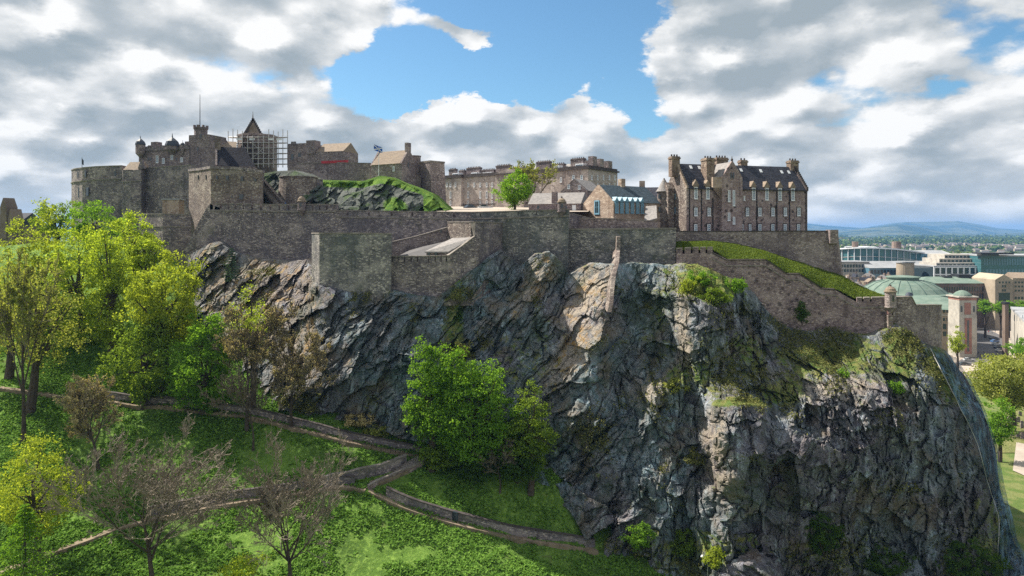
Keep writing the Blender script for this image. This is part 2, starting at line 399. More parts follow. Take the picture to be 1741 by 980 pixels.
def grass_mat(name, c1, c2, c3, scale=1.0, earth=(0.12, 0.09, 0.06), earth_amt=0.3):
    m, q = newmat(name); pos = q.n('NewGeometry').outputs['Position']
    a = q.noise(pos, 0.10 * scale, 5, 0.65); b = q.noise(pos, 1.4 * scale, 4, 0.7); c = q.noise(pos, 5.0 * scale, 3, 0.7)
    k = q.mix(q.ss(a, 0.35, 0.65), c1, c2); k = q.mix(q.ss(b, 0.45, 0.7), k, c3); k = q.mix(q.ss(c, 0.52, 0.75, 0, 0.5), k, tuple(v * 0.45 for v in c1))
    e = q.noise(pos, 0.4 * scale, 5, 0.7); k = q.mix(q.ss(e, 0.62, 0.72, 0, earth_amt), k, earth)
    h = q.m('ADD', b, q.m('MULTIPLY', c, 0.6)); finish(q, k, 0.95, h, 0.9, 0.35, 0.1); return m
M['bank'] = grass_mat('bank_grass', (0.028, 0.062, 0.015), (0.045, 0.10, 0.02), (0.085, 0.15, 0.03))
M['lawn'] = grass_mat('mown_grass', (0.075, 0.125, 0.022), (0.10, 0.15, 0.028), (0.15, 0.185, 0.05), 1.6, earth_amt=0.35)
def ground_mat():
    m, q = newmat('land'); pos = q.n('NewGeometry').outputs['Position']
    sx = q.n('SeparateXYZ', {0: pos}); X, Y, Z = sx.outputs
    a = q.noise(pos, 0.10, 5, 0.65); b = q.noise(pos, 1.4, 4, 0.7); c = q.noise(pos, 5.0, 3, 0.7)
    k = q.mix(q.ss(a, 0.35, 0.65), (0.055, 0.105, 0.020), (0.11, 0.20, 0.034)); k = q.mix(q.ss(b, 0.45, 0.7), k, (0.19, 0.30, 0.06))
    k = q.mix(q.ss(c, 0.52, 0.75, 0, 0.5), k, (0.012, 0.026, 0.008))
    e = q.noise(pos, 0.4, 5, 0.7); k = q.mix(q.ss(e, 0.60, 0.70, 0, 0.45), k, (0.11, 0.085, 0.055))
    # city floor, suburbs and fields farther out
    v = q.n('SeparateColor', {0: q.voro(pos, 0.02)}).outputs[0]
    city = ramp(q, v, [(0.0, (0.06, 0.09, 0.04)), (0.4, (0.10, 0.12, 0.07)), (0.7, (0.16, 0.15, 0.13)), (1.0, (0.24, 0.2, 0.17))])
    f1 = q.noise(pos, 0.004, 5, 0.6); wood = q.mix(q.ss(f1, 0.4, 0.6), (0.035, 0.06, 0.03), (0.09, 0.12, 0.045))
    city = q.mix(q.ss(Y, 700, 1500), city, wood)
    park = q.mix(q.ss(q.noise(pos, 0.3, 4), 0.4, 0.6), (0.10, 0.15, 0.04), (0.17, 0.19, 0.07))
    flat = q.ss(Z, 40.6, 42.5, 1.0, 0.0)
    k = q.mix(flat, k, park); k = q.mix(q.ss(Y, 290, 330), k, city)
    h = q.m('ADD', b, q.m('MULTIPLY', c, 0.6)); finish(q, k, 0.95, h, 0.8, 0.3, 0.1); return m
def axis(segs):
    out = []
    for a, b, st in segs: out += list(np.arange(a, b, st))
    return np.array(out + [segs[-1][1]], float)
gxs = axis([(-16000, -2000, 1400), (-2000, -400, 160), (-400, -110, 14), (-110, 100, 0.75), (100, 400, 10), (400, 2000, 160), (2000, 16000, 1400)])
gys = axis([(-2000, -100, 200), (-100, 64, 10), (64, 175, 0.75), (175, 420, 8), (420, 2000, 100), (2000, 26000, 1500)])
GX, GY = np.meshgrid(gxs, gys); GZ = terrain(GX, GY)
nx, ny = len(gxs), len(gys); I = np.arange(nx * ny).reshape(ny, nx)
Q = np.stack([I[:-1, :-1], I[:-1, 1:], I[1:, 1:], I[1:, :-1]], -1).reshape(-1, 4)
tag(raw_mesh('ground', np.stack([GX, GY, GZ], -1).reshape(-1, 3), Q, ground_mat(), smooth=True), 'steep green bank falling to the flat gardens and city', kind='structure')

# ---------------------------------------------------------------- the crag
TOP = [(285,462),(305,447),(325,432),(345,420),(358,414),(372,412),(385,420),(400,430),(440,440),(490,446),(522,440),(530,470),(545,488),(600,498),(660,492),(700,505),(745,505),(775,480),(800,462),(830,440),(850,425),
       (870,440),(885,455),(910,432),(935,428),(958,450),(968,470),(985,455),(1005,448),(1040,452),(1080,446),(1120,452),(1160,452),(1190,452),(1235,470),(1262,478),(1285,505),(1310,535),(1345,560),
       (1385,566),(1430,558),(1465,570),(1500,572),(1530,562),(1552,552),(1562,553),(1590,585),(1612,598)]
BOT = [(285,520),(330,600),(400,680),(470,715),(520,715),(600,716),(690,748),(760,760),(840,785),(930,830),(975,880),(1010,945),(1100,975),(1200,1000),(1741,1010)]
RIGHT = [(540,1560),(575,1590),(598,1610),(640,1640),(690,1668),(760,1692),(830,1700),(900,1716),(960,1745),(1010,1762)]
DC = [ # photo column, row, distance
 # left lobe, set back
 (285,462,165),(300,520,160),(345,420,156),(340,480,152),(345,540,145),(350,600,140),(400,680,130),(385,430,154),(400,470,149),(420,520,143),(420,560,138),(440,440,153),(450,480,147),
 (470,530,139),(470,590,134),(470,660,128),(470,715,121),(490,446,150),(500,490,143),(505,540,136),(512,600,131),(520,446,146),(516,500,139),(522,560,131),
 # corner under the lower battery
 (533,490,127.5),(530,540,126),(528,600,124),(518,650,124),(500,700,122.5),(545,488,127),(560,560,123),(560,640,121.5),(560,700,121.5),(600,498,127),(600,600,120.5),(600,690,120),
 (660,492,126.8),(650,560,122),(650,640,119),(660,710,119.5),(700,505,126.5),(705,560,121.5),(710,640,118),(715,720,118.5),(745,505,127),(745,570,123),
 (770,480,127.3),(772,540,128.6),(768,610,126),(765,690,121),(760,755,118.5),
 (800,462,128.6),(800,530,128),(800,620,122),(815,700,118.5),(840,780,117),
 (830,440,132),(850,425,138),(850,500,134),(870,560,129),(870,640,123),(900,720,118.5),(930,830,115),
 (880,455,137.5),(905,445,134),(928,430,131.5),(890,505,131),(875,545,127),(955,455,131),(955,520,128),(940,600,126),(925,660,122),
 (968,470,134),(968,500,132),(985,455,134.5),(980,520,129),(1010,455,130),(1045,460,126),(1040,520,122.5),(1025,580,120),(1000,640,118),(975,700,116.5),(950,650,121),(960,600,125),
 (1065,455,130.5),(1065,520,127.5),(1050,590,124.5),(1030,660,120.5),(1100,450,131),(1110,520,127.5),(1110,600,124),(1090,660,120),(1080,740,115.5),(1060,830,112),(1040,900,110),(1010,940,109),
 (1140,455,129.5),(1142,520,125.5),(1140,590,121.5),(1155,470,125),(1160,500,120.5),(1158,560,119),(1155,620,117.5),(1180,452,127.5),(1190,475,121),(1200,520,117.5),(1200,580,117),(1240,500,120),(1240,560,118),
 (1235,470,126.5),(1265,490,126),(1290,540,124),(1290,600,119),(1230,640,117),(1150,650,114.5),(1115,670,114),(1100,720,113.5),(1190,660,115),(1190,720,115),(1200,800,113),(1130,800,112),(1120,900,109.5),(1180,900,109.5),
 (1205,850,109.5),(1185,690,115.5),
 # flat topped block and the wall of rock to the edge
 (1215,688,108.5),(1225,683,110),(1290,683,110),(1250,693,107),(1295,690,109),(1230,740,106.3),(1205,760,110),(1230,820,106.5),(1240,900,107),(1290,720,107),(1300,800,106),(1300,900,106.5),(1310,700,110),
 (1330,560,126.5),(1350,600,121),(1340,650,114),(1330,690,109.5),(1400,566,126),(1400,600,121.5),(1400,650,113),(1400,680,109),(1400,720,107),(1400,800,106),(1400,900,107),(1350,780,106.5),
 (1460,570,124.5),(1465,600,120.5),(1470,640,114),(1470,680,109),(1470,740,107.5),(1460,830,107),(1460,920,108.5),(1510,572,122.5),(1520,610,118.5),(1530,650,112.5),(1540,690,109.5),(1540,760,108.5),(1540,850,109),(1530,940,110),
 (1555,552,122),(1560,600,119.5),(1580,640,115),(1600,700,112),(1600,780,111),(1600,880,111.5),(1600,960,112),(1590,590,123),(1612,600,125),(1640,645,124),(1668,700,122),(1640,700,116.5),(1690,760,121),(1660,780,115),
 (1700,840,119),(1670,870,114),(1716,905,117),(1740,960,116),(1680,960,113.5),(1400,1005,108),(1741,1005,114),(1200,1005,106),(1100,980,107.5)]
_df = rbf([(a, b) for a, b, c in DC], [c for a, b, c in DC], 0.03, 0.01)
def interp(tab, x): t = np.array(tab, float); return np.interp(x, t[:, 0], t[:, 1])
def edge_r(py): t = np.array(RIGHT, float); return np.interp(py, t[:, 0], t[:, 1])
def crag():
    nu, nv = 940, 400
    U = np.linspace(285, 1612, nu); V = np.linspace(0, 1, nv) 
    uu, vv = np.meshgrid(U, V)
    # the lower right spreads out beyond the top edge
    top = interp(TOP, uu); bot = interp(BOT, uu)
    top = top + 3.0 * fbm(uu / 16, uu * 0, o=3, s=3)
    py = top + (bot - top) * vv
    px = uu.copy()
    for _ in range(2):
        k = sstep(uu, 1250, 1612); px = uu + k * (edge_r(py) - 1612) * ((uu - 1250) / (1612 - 1250))
    D = _df(px, py)
    X = (px - CX) / F * D; Z = CZ - (py - HY) / F * D
    # structure: slanting slabs to the left of the spur, upright columns to the right
    wx = X + 0.9 * fbm(X / 7, Z / 7, o=2, s=40); wz = Z + 0.9 * fbm(X / 7, Z / 7, o=2, s=44)
    def slabs(th, s0, k):
        c, s = np.cos(th), np.sin(th); a = wx * c - wz * s; b = (wx * s + wz * c) * k
        md = .35 + .9 * sstep(fbm(X / 8, Z / 8, o=2, s=131 + s0), -.25, .35)
        return (1.7 * plates(a / 7.5, b / 17.0, 11 + s0, 0.55) + 1.0 * plates(a / 3.2, b / 7.0, 23 + s0, 0.65) + md * (0.55 * plates(a / 1.4, b / 3.2, 37 + s0, 0.7)
                + 0.25 * plates(a / 0.65, b / 1.4, 51 + s0, 0.8))
                + 1.3 * np.exp(-np.abs(fbm(a / 3.4, b / 15, o=3, s=170 + s0)) * 26) + .8 * np.exp(-np.abs(fbm(a / 1.7, b / 6, o=3, s=180 + s0)) * 20) + 0.2 * fbm(a / 1.0, b / 3.2, o=4, g=0.6, s=70 + s0)), a, b
    d1, a, b = slabs(0.66, 0, 1); d2, a2, b2 = slabs(0.12, 100, 1.7)
    kk = sstep(px + 60 * fbm(X / 9, Z / 9, o=2, s=33), 1020, 1120)
    d = 0.82 * (d1 * (1 - kk) + d2 * kk) + 1.0 * fbm(X / 7, Z / 9, o=5, s=60) 
    # calm near the upper rim (where the walls stand), along the foot and at the right edge
    calm = sstep(vv, 0.0, 0.10) * (1 - 0.55 * sstep(vv, 0.93, 1.0))
    left = 1 - 0.0 * px
    sm = 1 - 0.4 * sstep(edge_r(py) - px, 70, 5)
    plat = np.exp(-((px - 1252) / 42) ** 4 - ((py - 686) / 9) ** 4)
    amp = (0.25 + 0.75 * calm) * sm * (1 - 0.9 * plat)
    net = sstep(px - (edge_r(py) - 120 + 60 * sstep(py, 780, 900)), -10, 25)
    amp = amp * (1 - 0.2 * net)
    global SUN_PALE, TURF, SHAPE
    wn = 14 * fbm(X / 5, Z / 5, o=3, s=140)
    def zones(lst):
        r = np.zeros(px.shape)
        for (x, y, rx, ry, sl_, v) in lst: r = np.maximum(r, v * np.exp(-np.abs(((px + wn - x) + sl_ * (py - y)) / rx) ** 3 - np.abs((py + wn - y) / ry) ** 3))
        return r
    SUN_PALE = zones([(1000, 500, 36, 52, .45, 1), (975, 600, 36, 62, .62, 1), (905, 480, 22, 56, .75, .9), (430, 505, 90, 80, 0, .8), (355, 425, 25, 30, 0, .6), (531, 560, 9, 100, 0, .7), (1160, 560, 14, 90, 0, .8), (1218, 755, 18, 75, 0, .9),  # pale zones that paint sunlit streaks into the rock colour
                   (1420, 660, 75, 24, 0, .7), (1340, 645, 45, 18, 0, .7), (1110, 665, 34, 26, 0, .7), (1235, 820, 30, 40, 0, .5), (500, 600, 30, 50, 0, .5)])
    TURF = zones([(1205, 480, 60, 34, 0, .9), (1180, 640, 45, 36, 0, .6), (1254, 686, 44, 7, 0, 1), (1330, 665, 40, 26, 0, .75), (1420, 610, 95, 30, 0, .75), (1530, 600, 26, 50, 0, .8), (1250, 600, 70, 40, 0, .5), (775, 540, 16, 80, 0, .8),
                  (1120, 540, 30, 90, 0, .35), (1610, 640, 26, 60, -.5, .7), (1200, 940, 130, 40, 0, .6), (1420, 930, 120, 60, 0, .45), (900, 600, 60, 60, 0, .3), (1700, 900, 60, 60, 0, .6)])
    amp = amp * (1 - .45 * np.clip(zones([(1000, 500, 36, 52, .45, 1), (975, 600, 36, 62, .62, 1), (905, 480, 22, 56, .75, .9)]), 0, 1))
    D2 = D + amp * d - 2.6 * sstep(px + wn * .3, 1210, 1216) * (1 - sstep(px + wn * .3, 1296, 1306)) * sstep(py + wn * .15, 684, 689) * (1 - .6 * sstep(py, 760, 860))
    lat = amp * 0.5 * (fbm(X / 2.5, Z / 2.5, D / 3, o=3, s=81) + 0.5 * plates(b / 1.6, a / 2.6, 91, 0.3))
    ver = amp * 0.45 * (fbm(X / 2.5, Z / 2.5, D / 3, o=3, s=85) + 0.6 * plates(b / 2.0, a / 3.2, 95, 0.3))
    X = (px - CX) / F * D2 + lat * (1 - sstep(uu, 1560, 1612)); Z = CZ - (py - HY) / F * D2 + ver
    P = np.stack([X, D2, Z], -1)
    # the top runs back under the walls, the right flank runs back round the corner
    rows = []
    for k, (dy, dz) in enumerate([(40, -3), (14, -1.0), (5, 0.0), (1.5, 0.1)]):
        r = P[0].copy(); r[:, 1] += dy; r[:, 2] += dz; rows.append(r[None])
    P = np.concatenate(rows + [P], 0)
    cols = []
    for dx, dy in [(0.4, 2.0), (0.2, 6), (-2.0, 14), (-7, 28), (-14, 50)]:
        r = P[:, -1].copy(); n = fbm(r[:, 2] / 6, r[:, 2] * 0 + dy, o=3, s=7); r[:, 0] += dx + n * 0.8; r[:, 1] += dy; cols.append(r[:, None])
    P = np.concatenate([P] + cols, 1)
    h, w = P.shape[:2]; I = np.arange(h * w).reshape(h, w)
    Qd = np.stack([I[1:, :-1], I[1:, 1:], I[:-1, 1:], I[:-1, :-1]], -1).reshape(-1, 4)
    return P, Qd, (px, py, D2, X, Z)
CP, CQ, CI = crag()
def rock_mat(name, attrs=True):
    m, q = newmat(name)
    g = q.n('NewGeometry'); pos = g.outputs['Position']; tnx, tny, tnz = q.n('SeparateXYZ', {0: g.outputs['Normal']}).outputs
    X, Y, Z = q.n('SeparateXYZ', {0: pos}).outputs
    sun_pale = q.n('Attribute', attribute_name='sun_pale').outputs['Fac']; turf = q.n('Attribute', attribute_name='turf').outputs['Fac']
    rot = q.n('VectorRotate', {'Vector': pos, 'Angle': 0.62}, rotation_type='Y_AXIS').outputs[0]
    big = q.noise(pos, 0.055, 4, 0.6); med = q.noise(q.v('MULTIPLY', rot, (1, 1, 0.4)), 0.55, 6, 0.68)
    streak = q.noise(q.v('MULTIPLY', pos, (1.0, 1.0, 0.12)), 0.9, 6, 0.7); fine = q.noise(q.v('MULTIPLY', rot, (1, 1, .45)), 3.4, 6, 0.74); fine2 = q.noise(pos, 7.0, 4, 0.7)
    k0 = q.ss(q.noise(q.v('MULTIPLY', pos, (1, 1, .4)), 0.22, 5, 0.65), 0.50, 0.62, 0.0, 0.75)
    k = q.mix(q.ss(big, 0.42, 0.58), (0.127, 0.114, 0.144), (0.117, 0.145, 0.169))
    t = q.m('MULTIPLY', q.ss(X, 38, 26), q.ss(X, -34, -24))
    k = q.mix(q.m('MULTIPLY', q.m('MULTIPLY', t, q.ss(q.noise(pos, 0.09, 3), 0.36, 0.56)), 0.75), k, (0.108, 0.177, 0.200))
    k = q.mix(q.ss(med, 0.46, 0.70, 0.0, 0.8), k, (0.255, 0.248, 0.275)); k = q.mix(q.ss(med, 0.49, 0.33, 0.0, 0.8), k, (0.046, 0.044, 0.061))
    k = q.mix(q.ss(streak, 0.53, 0.68, 0.0, 0.8), k, (0.373, 0.435, 0.485)); k = q.mix(q.ss(streak, 0.45, 0.30, 0.0, 0.7), k, (0.043, 0.044, 0.062))
    k = q.mix(q.ss(fine, 0.53, 0.72, 0.0, 0.65), k, (0.450, 0.450, 0.473)); k = q.mix(q.ss(fine, 0.48, 0.32, 0.0, 0.75), k, (0.022, 0.022, 0.032)); k = q.mix(q.ss(fine2, 0.5, 0.34, 0.0, 0.7), k, (0.030, 0.030, 0.038)); k = q.mix(q.ss(fine2, 0.54, 0.7, 0.0, 0.45), k, (0.408, 0.412, 0.427))
    k = q.mix(k0, k, q.mix(1.0, k, (1.9, 2.0, 2.1), 'MULTIPLY'))
    br = q.noise(pos, 0.13, 5, 0.65); k = q.mix(q.ss(br, 0.52, 0.64, 0.0, 0.55), k, q.mix(fine, (0.057, 0.043, 0.031), (0.310, 0.224, 0.144)))
    out = q.m('ADD', q.m('MULTIPLY', tnx, -0.8), q.m('MULTIPLY', tnz, 0.75)); pale_noise = q.noise(pos, 0.55, 5, 0.7)
    cr = q.m('MULTIPLY', q.m('ADD', q.m('MULTIPLY', sun_pale, .95), q.ss(out, 0.6, 1.0, 0, .35)), q.ss(pale_noise, 0.36, 0.56, .15, .85), clamp=True)
    k = q.mix(cr, k, q.mix(fine, (0.22, 0.185, 0.155), (0.58, 0.50, 0.41)))  # sunlight put into the colour: paler rock in the zones and on sun-facing facets
    lr = q.m('MULTIPLY', q.ss(X, 24, 6), q.m('ADD', q.m('MULTIPLY', sun_pale, .9), q.ss(out, 0.7, 1.0, 0, .25)))
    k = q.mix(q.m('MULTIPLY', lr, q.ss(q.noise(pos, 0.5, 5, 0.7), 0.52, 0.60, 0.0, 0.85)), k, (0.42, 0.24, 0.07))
    gn = q.noise(pos, 0.5, 6, 0.72); gs = q.m('ADD', q.m('MULTIPLY', turf, .56), q.m('ADD', q.m('MULTIPLY', gn, 1.0), q.m('MULTIPLY', tnz, .28)))
    gc = q.mix(q.ss(q.noise(pos, 0.8, 4, 0.7), 0.4, 0.6), (0.10, 0.17, 0.03), (0.25, 0.25, 0.075)); gc = q.mix(q.ss(fine2, .5, .3, 0, .6), gc, (.03, .045, .012))
    k = q.mix(q.ss(gs, 0.80, 0.95, 0, .92), k, gc)
    dk = q.m('MULTIPLY', q.ss(q.noise(pos, 0.10, 5, 0.66), 0.53, 0.64, 0.0, 0.8), q.ss(fine, 0.35, 0.6)); k = q.mix(dk, k, (0.055, 0.075, 0.03))
    h = q.m('ADD', q.m('MULTIPLY', med, 1.0), q.m('ADD', q.m('MULTIPLY', fine, 0.7), q.m('MULTIPLY', streak, 0.6)))
    finish(q, k, 0.95, h, 1.0, 0.6, 0.1); return m
M['rock'] = rock_mat('whinstone_crag')
def _pad(A): A = np.concatenate([np.repeat(A[:1], 4, 0), A], 0); return np.concatenate([A, np.repeat(A[:, -1:], 5, 1)], 1)
tag(raw_mesh('cliff', CP.reshape(-1, 3), CQ, M['rock'], attrs={'sun_pale': _pad(SUN_PALE), 'turf': _pad(TURF)}), 'dark craggy volcanic cliff under the castle walls', kind='structure')
_cp, _cy = CI[0], CI[1]
def on_crag(px, py):
    i = np.argmin((_cp - px) ** 2 + (_cy - py) ** 2); i = np.unravel_index(i, _cp.shape)
    return Vector((float(CI[3][i]), float(CI[2][i]), float(CI[4][i])))
# ---------------------------------------------------------------- frames for facades
class Fr:
    """a facade line from A to B on plan; u runs along it, v back into the building"""
    def __init__(s, pa, Da, pb, Db, xy=None):
        s.A, s.B = xy if xy else (at(pa, 0, Da).xy, at(pb, 0, Db).xy)
        s.L = (s.B - s.A).length; s.u = (s.B - s.A) / s.L; s.n = Vector((-s.u.y, s.u.x))
        if s.n.y < 0 and abs(s.u.x) > 0.2: s.n = -s.n
    def pt(s, u, v=0.0): p = s.A + s.u * u + s.n * v; return (p.x, p.y)
    def U(s, px, v=0.0):
        k = (px - CX) / F; a = s.A + s.n * v
        return (k * a.y - a.x) / (s.u.x - k * s.u.y)
    def Z(s, px, py, v=0.0): return zat(py, s.pt(s.U(px, v), v)[1])
    def box(s, mb, u0, u1, v0, v1, z0, z1):
        q = [s.pt(u0, v0), s.pt(u1, v0), s.pt(u1, v1), s.pt(u0, v1)]
        a = sum(q[i][0] * q[(i + 1) % 4][1] - q[(i + 1) % 4][0] * q[i][1] for i in range(4))
        return mb.prism(q if a > 0 else q[::-1], z0, z1)
    def gable(s, mb, u0, u1, v0, v1, ze, zr, over=0.0, ends=True, hip=0.0):
        vm = (v0 + v1) / 2
        P = [s.pt(u0, v0 - over), s.pt(u1, v0 - over), s.pt(u1, v1 + over), s.pt(u0, v1 + over), s.pt(u0 + hip, vm), s.pt(u1 - hip, vm)]
        pts = [(p[0], p[1], z) for p, z in zip(P, (ze, ze, ze, ze, zr, zr))]
        return mb.poly(pts, [(0, 1, 5, 4), (2, 3, 4, 5), (0, 4, 3), (1, 2, 5), (3, 2, 1, 0)])
    def pyramid_gable(s, mb, u0, u1, v0, v1, ze, zr, over=0.0):
        """roof whose ridge runs back (along v); gable faces the viewer"""
        um = (u0 + u1) / 2
        P = [s.pt(u0 - over, v0), s.pt(u1 + over, v0), s.pt(u1 + over, v1), s.pt(u0 - over, v1), s.pt(um, v0), s.pt(um, v1)]
        pts = [(p[0], p[1], z) for p, z in zip(P, (ze, ze, ze, ze, zr, zr))]
        return mb.poly(pts, [(0, 1, 4), (1, 2, 5, 4), (2, 3, 5), (3, 0, 4, 5), (3, 2, 1, 0)])
    def win(s, par, u0, u1, z0, z1, fm='white', gm='glass', v=0.0, cols=2, rws=3, name='window', bar=0.13, surround=None):
        f = MB(); a, b = v - 0.10, v + 0.06
        s.box(f, u0, u0 + bar, a, b, z0, z1); s.box(f, u1 - bar, u1, a, b, z0, z1)
        s.box(f, u0 + bar, u1 - bar, a, b, z1 - bar, z1); s.box(f, u0 - 0.06, u1 + 0.06, a - 0.06, b, z0 - 0.16, z0)
        s.box(f, u0 + bar, u1 - bar, a + 0.001, b, z0 + 0.0, z0 + bar * 0.7)
        for i in range(1, cols): uu = u0 + (u1 - u0) * i / cols; s.box(f, uu - 0.03, uu + 0.03, a + 0.02, b, z0 + bar * 0.7, z1 - bar)
        for i in range(1, rws): zz = z0 + (z1 - z0) * i / rws; s.box(f, u0 + bar, u1 - bar, a + 0.023, b, zz - 0.03, zz + 0.03)
        o = f.build(name, M[fm], par)
        g = MB(); s.box(g, u0 + bar * .5, u1 - bar * .5, v - 0.04, v + 0.05, z0 + 0.02, z1 - bar * .5); g.build('pane', M[gm], o)
        if surround:
            t = MB(); s.box(t, u0 - 0.2, u0 - 0.003, v - 0.05, v + 0.05, z0 - 0.2, z1 + 0.22); s.box(t, u1 + 0.003, u1 + 0.2, v - 0.05, v + 0.05, z0 - 0.2, z1 + 0.22); s.box(t, u0 - 0.003, u1 + 0.003, v - 0.05, v + 0.05, z1 + 0.003, z1 + 0.22)
            t.build('surround', M[surround], o)
        return o
    def winp(s, par, px, py0, py1, wpx, **k):
        v = k.get('v', 0.0); u = s.U(px, v); D = s.pt(u, v)[1]; h = wpx / 2 / F * D
        return s.win(par, u - h, u + h, zat(py1, D), zat(py0, D), **k)
    def hole(s, par, px, py0, py1, wpx, name='window', mat='glass_dark', v=0.0):
        u = s.U(px, v); D = s.pt(u, v)[1]; h = wpx / 2 / F * D; g = MB()
        s.box(g, u - h, u + h, v - 0.04, v + 0.1, zat(py1, D), zat(py0, D)); return g.build(name, M[mat], par)

def run(st, thick, down=None, dz_top=0.0, out=0.0):
    """closed wall ribbon through stations (px, D, py_top, py_bottom); thickness goes away from the eye"""
    mb = MB(); f = [at(s[0], 0, s[1]).xy for s in st]; n = len(st); nr = []
    for i in range(n):
        t = (f[min(i + 1, n - 1)] - f[max(i - 1, 0)]).normalized(); nr.append(Vector((-t.y, t.x)))
    pts = []
    for i, s in enumerate(st):
        zt = zat(s[2], s[1]) + dz_top; zb = zat(s[3], s[1]) if down is None else zt - down
        p = f[i] - nr[i] * out; b = f[i] + nr[i] * (thick + out)
        pts += [(p.x, p.y, zb), (p.x, p.y, zt), (b.x, b.y, zt), (b.x, b.y, zb)]
    fc = [(0, 3, 2, 1)]
    for i in range(n - 1):
        a, c = i * 4, i * 4 + 4
        fc += [(a, a + 1, c + 1, c), (a + 1, a + 2, c + 2, c + 1), (a + 2, a + 3, c + 3, c + 2), (a + 3, a, c, c + 3)]
    e = (n - 1) * 4; fc.append((e, e + 1, e + 2, e + 3))
    mb.poly(pts, [g[::-1] for g in fc]); return mb
def densify(st, step=9.0):
    out = []
    for a, b in zip(st[:-1], st[1:]):
        k = max(1, int(abs(b[0] - a[0]) / step))
        for i in range(k): t = i / k; out.append(tuple(x * (1 - t) + y * t for x, y in zip(a, b)))
    return out + [st[-1]]
def wall(name, label, st, thick=1.6, mat='wall', cope=0.28, cat='castle wall', group=None, string=None):
    p = at(st[0][0], st[0][3], st[0][1]); w = thing(name, label, cat, p, group)
    run(st, thick).build('masonry', M[mat], w)
    if cope: run(st, thick, cope, cope + 0.003, 0.10).build('coping', M['coping'], w)
    if string is not None:
        run([(a, b, c + string, d) for a, b, c, d in st], thick, 0.3, 0.0, 0.14).build('string_course', M['coping'], w)
    return w
def merlons(par, st, gaps, h_px, thick=1.0, mat='wall', cope=True, dz=0.0):
    """parapet standing on a wall with gun openings at the photo columns gaps=[(px0, px1)]"""
    mb, cp = MB(), MB(); xs = [s[0] for s in st]; Ds = [s[1] for s in st]; ys = [s[2] for s in st]
    edges = [xs[0]] + [g for q in gaps for g in q] + [xs[-1]]
    for a, b in zip(edges[0::2], edges[1::2]):
        ss = [(x, np.interp(x, xs, Ds), np.interp(x, xs, ys) - h_px, 0) for x in (a, b)]
        m = run(ss, thick, h_px / F * Ds[0] + 0.1, 0, 0.0); mb.poly(m.v, m.f)
        m = run(ss, thick, 0.2, 0.2, 0.12); cp.poly(m.v, m.f)
    mb.build('parapet', M[mat], par)
    if cope: cp.build('parapet_coping', M['coping'], par)

# ---------------------------------------------------------------- outer walls
W1a = [(303, 160.5, 446, 470), (312, 160, 430, 470), (320, 159.6, 412, 470), (331, 159.2, 392, 470), (340, 159, 374, 470), (350, 158.7, 356, 470), (357, 158.5, 347, 470)]
W1b = [(357, 158.5, 356, 470), (378, 158.5, 356, 470), (412, 155.5, 356, 470), (460, 154.2, 357, 470), (572, 151.5, 357, 480)]
w = thing('battery_wall', 'long dark battery wall with gun openings and a raking buttress at its end', 'castle wall', at(450, 440, 154))
run(W1a + W1b[1:], 1.8).build('masonry', M['wall'], w)
run(W1b, 1.8, 0.35, -0.2, 0.15).build('string_course', M['coping'], w)
merlons(w, W1b, [(x, x + 3.0) for x in (362, 374, 387, 399, 412, 427, 442, 458, 473, 489, 530, 542, 554)], 8.5, 1.1)
W1c = [(572, 151.5, 366, 500), (690, 147.5, 368, 500), (800, 144, 369.5, 500)]
w = thing('curtain_wall', 'low dark curtain wall with wide gun openings and visitors behind it', 'castle wall', at(680, 430, 148))
run(W1c, 1.8).build('masonry', M['wall'], w)
merlons(w, W1c, [(x, x + 3.2) for x in (589, 625.5, 664, 699, 736, 770)], 7.5, 1.5)
run(W1c, 1.8, 0.25, -0.3, 0.12).build('string_course', M['coping'], w)
W2 = [(800, 143.8, 369, 500), (850, 141.5, 368, 500), (905, 139.3, 366, 500), (966, 137, 364, 520), (968.5, 141, 365, 520)]
w = thing('bastion_wall', 'tall green-stained bastion wall under the sentry turret, left of the recess', 'castle wall', at(900, 440, 140))
run(W2, 1.8).build('masonry', M['wall_green'], w); run(W2[:4], 1.8, 0.3, -0.25, 0.14).build('string_course', M['coping'], w)
merlons(w, W2[:4], [(x, x + 1.6) for x in (816, 880, 911)], 7.0, 1.3, 'wall_green')
W3 = [(967.5, 139.8, 392, 480), (1000, 138.6, 391.5, 480), (1050, 137, 391, 480), (1110, 135.5, 390.5, 480), (1148.5, 134.5, 390.5, 480), (1149.5, 139.5, 391, 480)]
w = wall('curtain_wall', 'straight dark curtain wall below the blue painted building, with a bright coping', W3, 3.6, 'wall_green', 0.35)
W4 = [(1149, 140.6, 394.5, 500), (1230, 140, 394.5, 500), (1330, 138.3, 394, 500), (1408, 136.6, 394, 510), (1421, 136.2, 394, 510), (1424.5, 143, 394, 510)]
w = thing('bastion_wall', 'plain high wall in front of the slate roofed hospital, rising from the grass bank', 'castle wall', at(1300, 440, 139))
mb = run(W4, 1.6)
mb.v = [(x + (0.11 * (z_top - z) if x > 60 else 0), y - 0.03 * (z_top - z), z) for z_top in (100.0,) for (x, y, z) in mb.v]
mb.build('masonry', M['wall_brown'], w); run(W4, 1.6, 0.2, 0.2, 0.08).build('coping', M['dark_trim'], w)
mb = MB(); c = at(1416.5, 0, 135.9); mb.prism([(c.x - .75, c.y - .35), (c.x + .9, c.y - .3), (c.x + .9, c.y + 1.6), (c.x - .75, c.y + 1.6)], zat(414, 136), zat(391, 136)); mb.build('corner_pier', M['wall_brown'], w)
W5 = [(530, 133.5, 398, 530), (531.5, 132.6, 398, 530), (543, 128, 398, 530), (600, 127.2, 398, 540), (665, 126.5, 399, 540), (667, 134, 400, 540)]
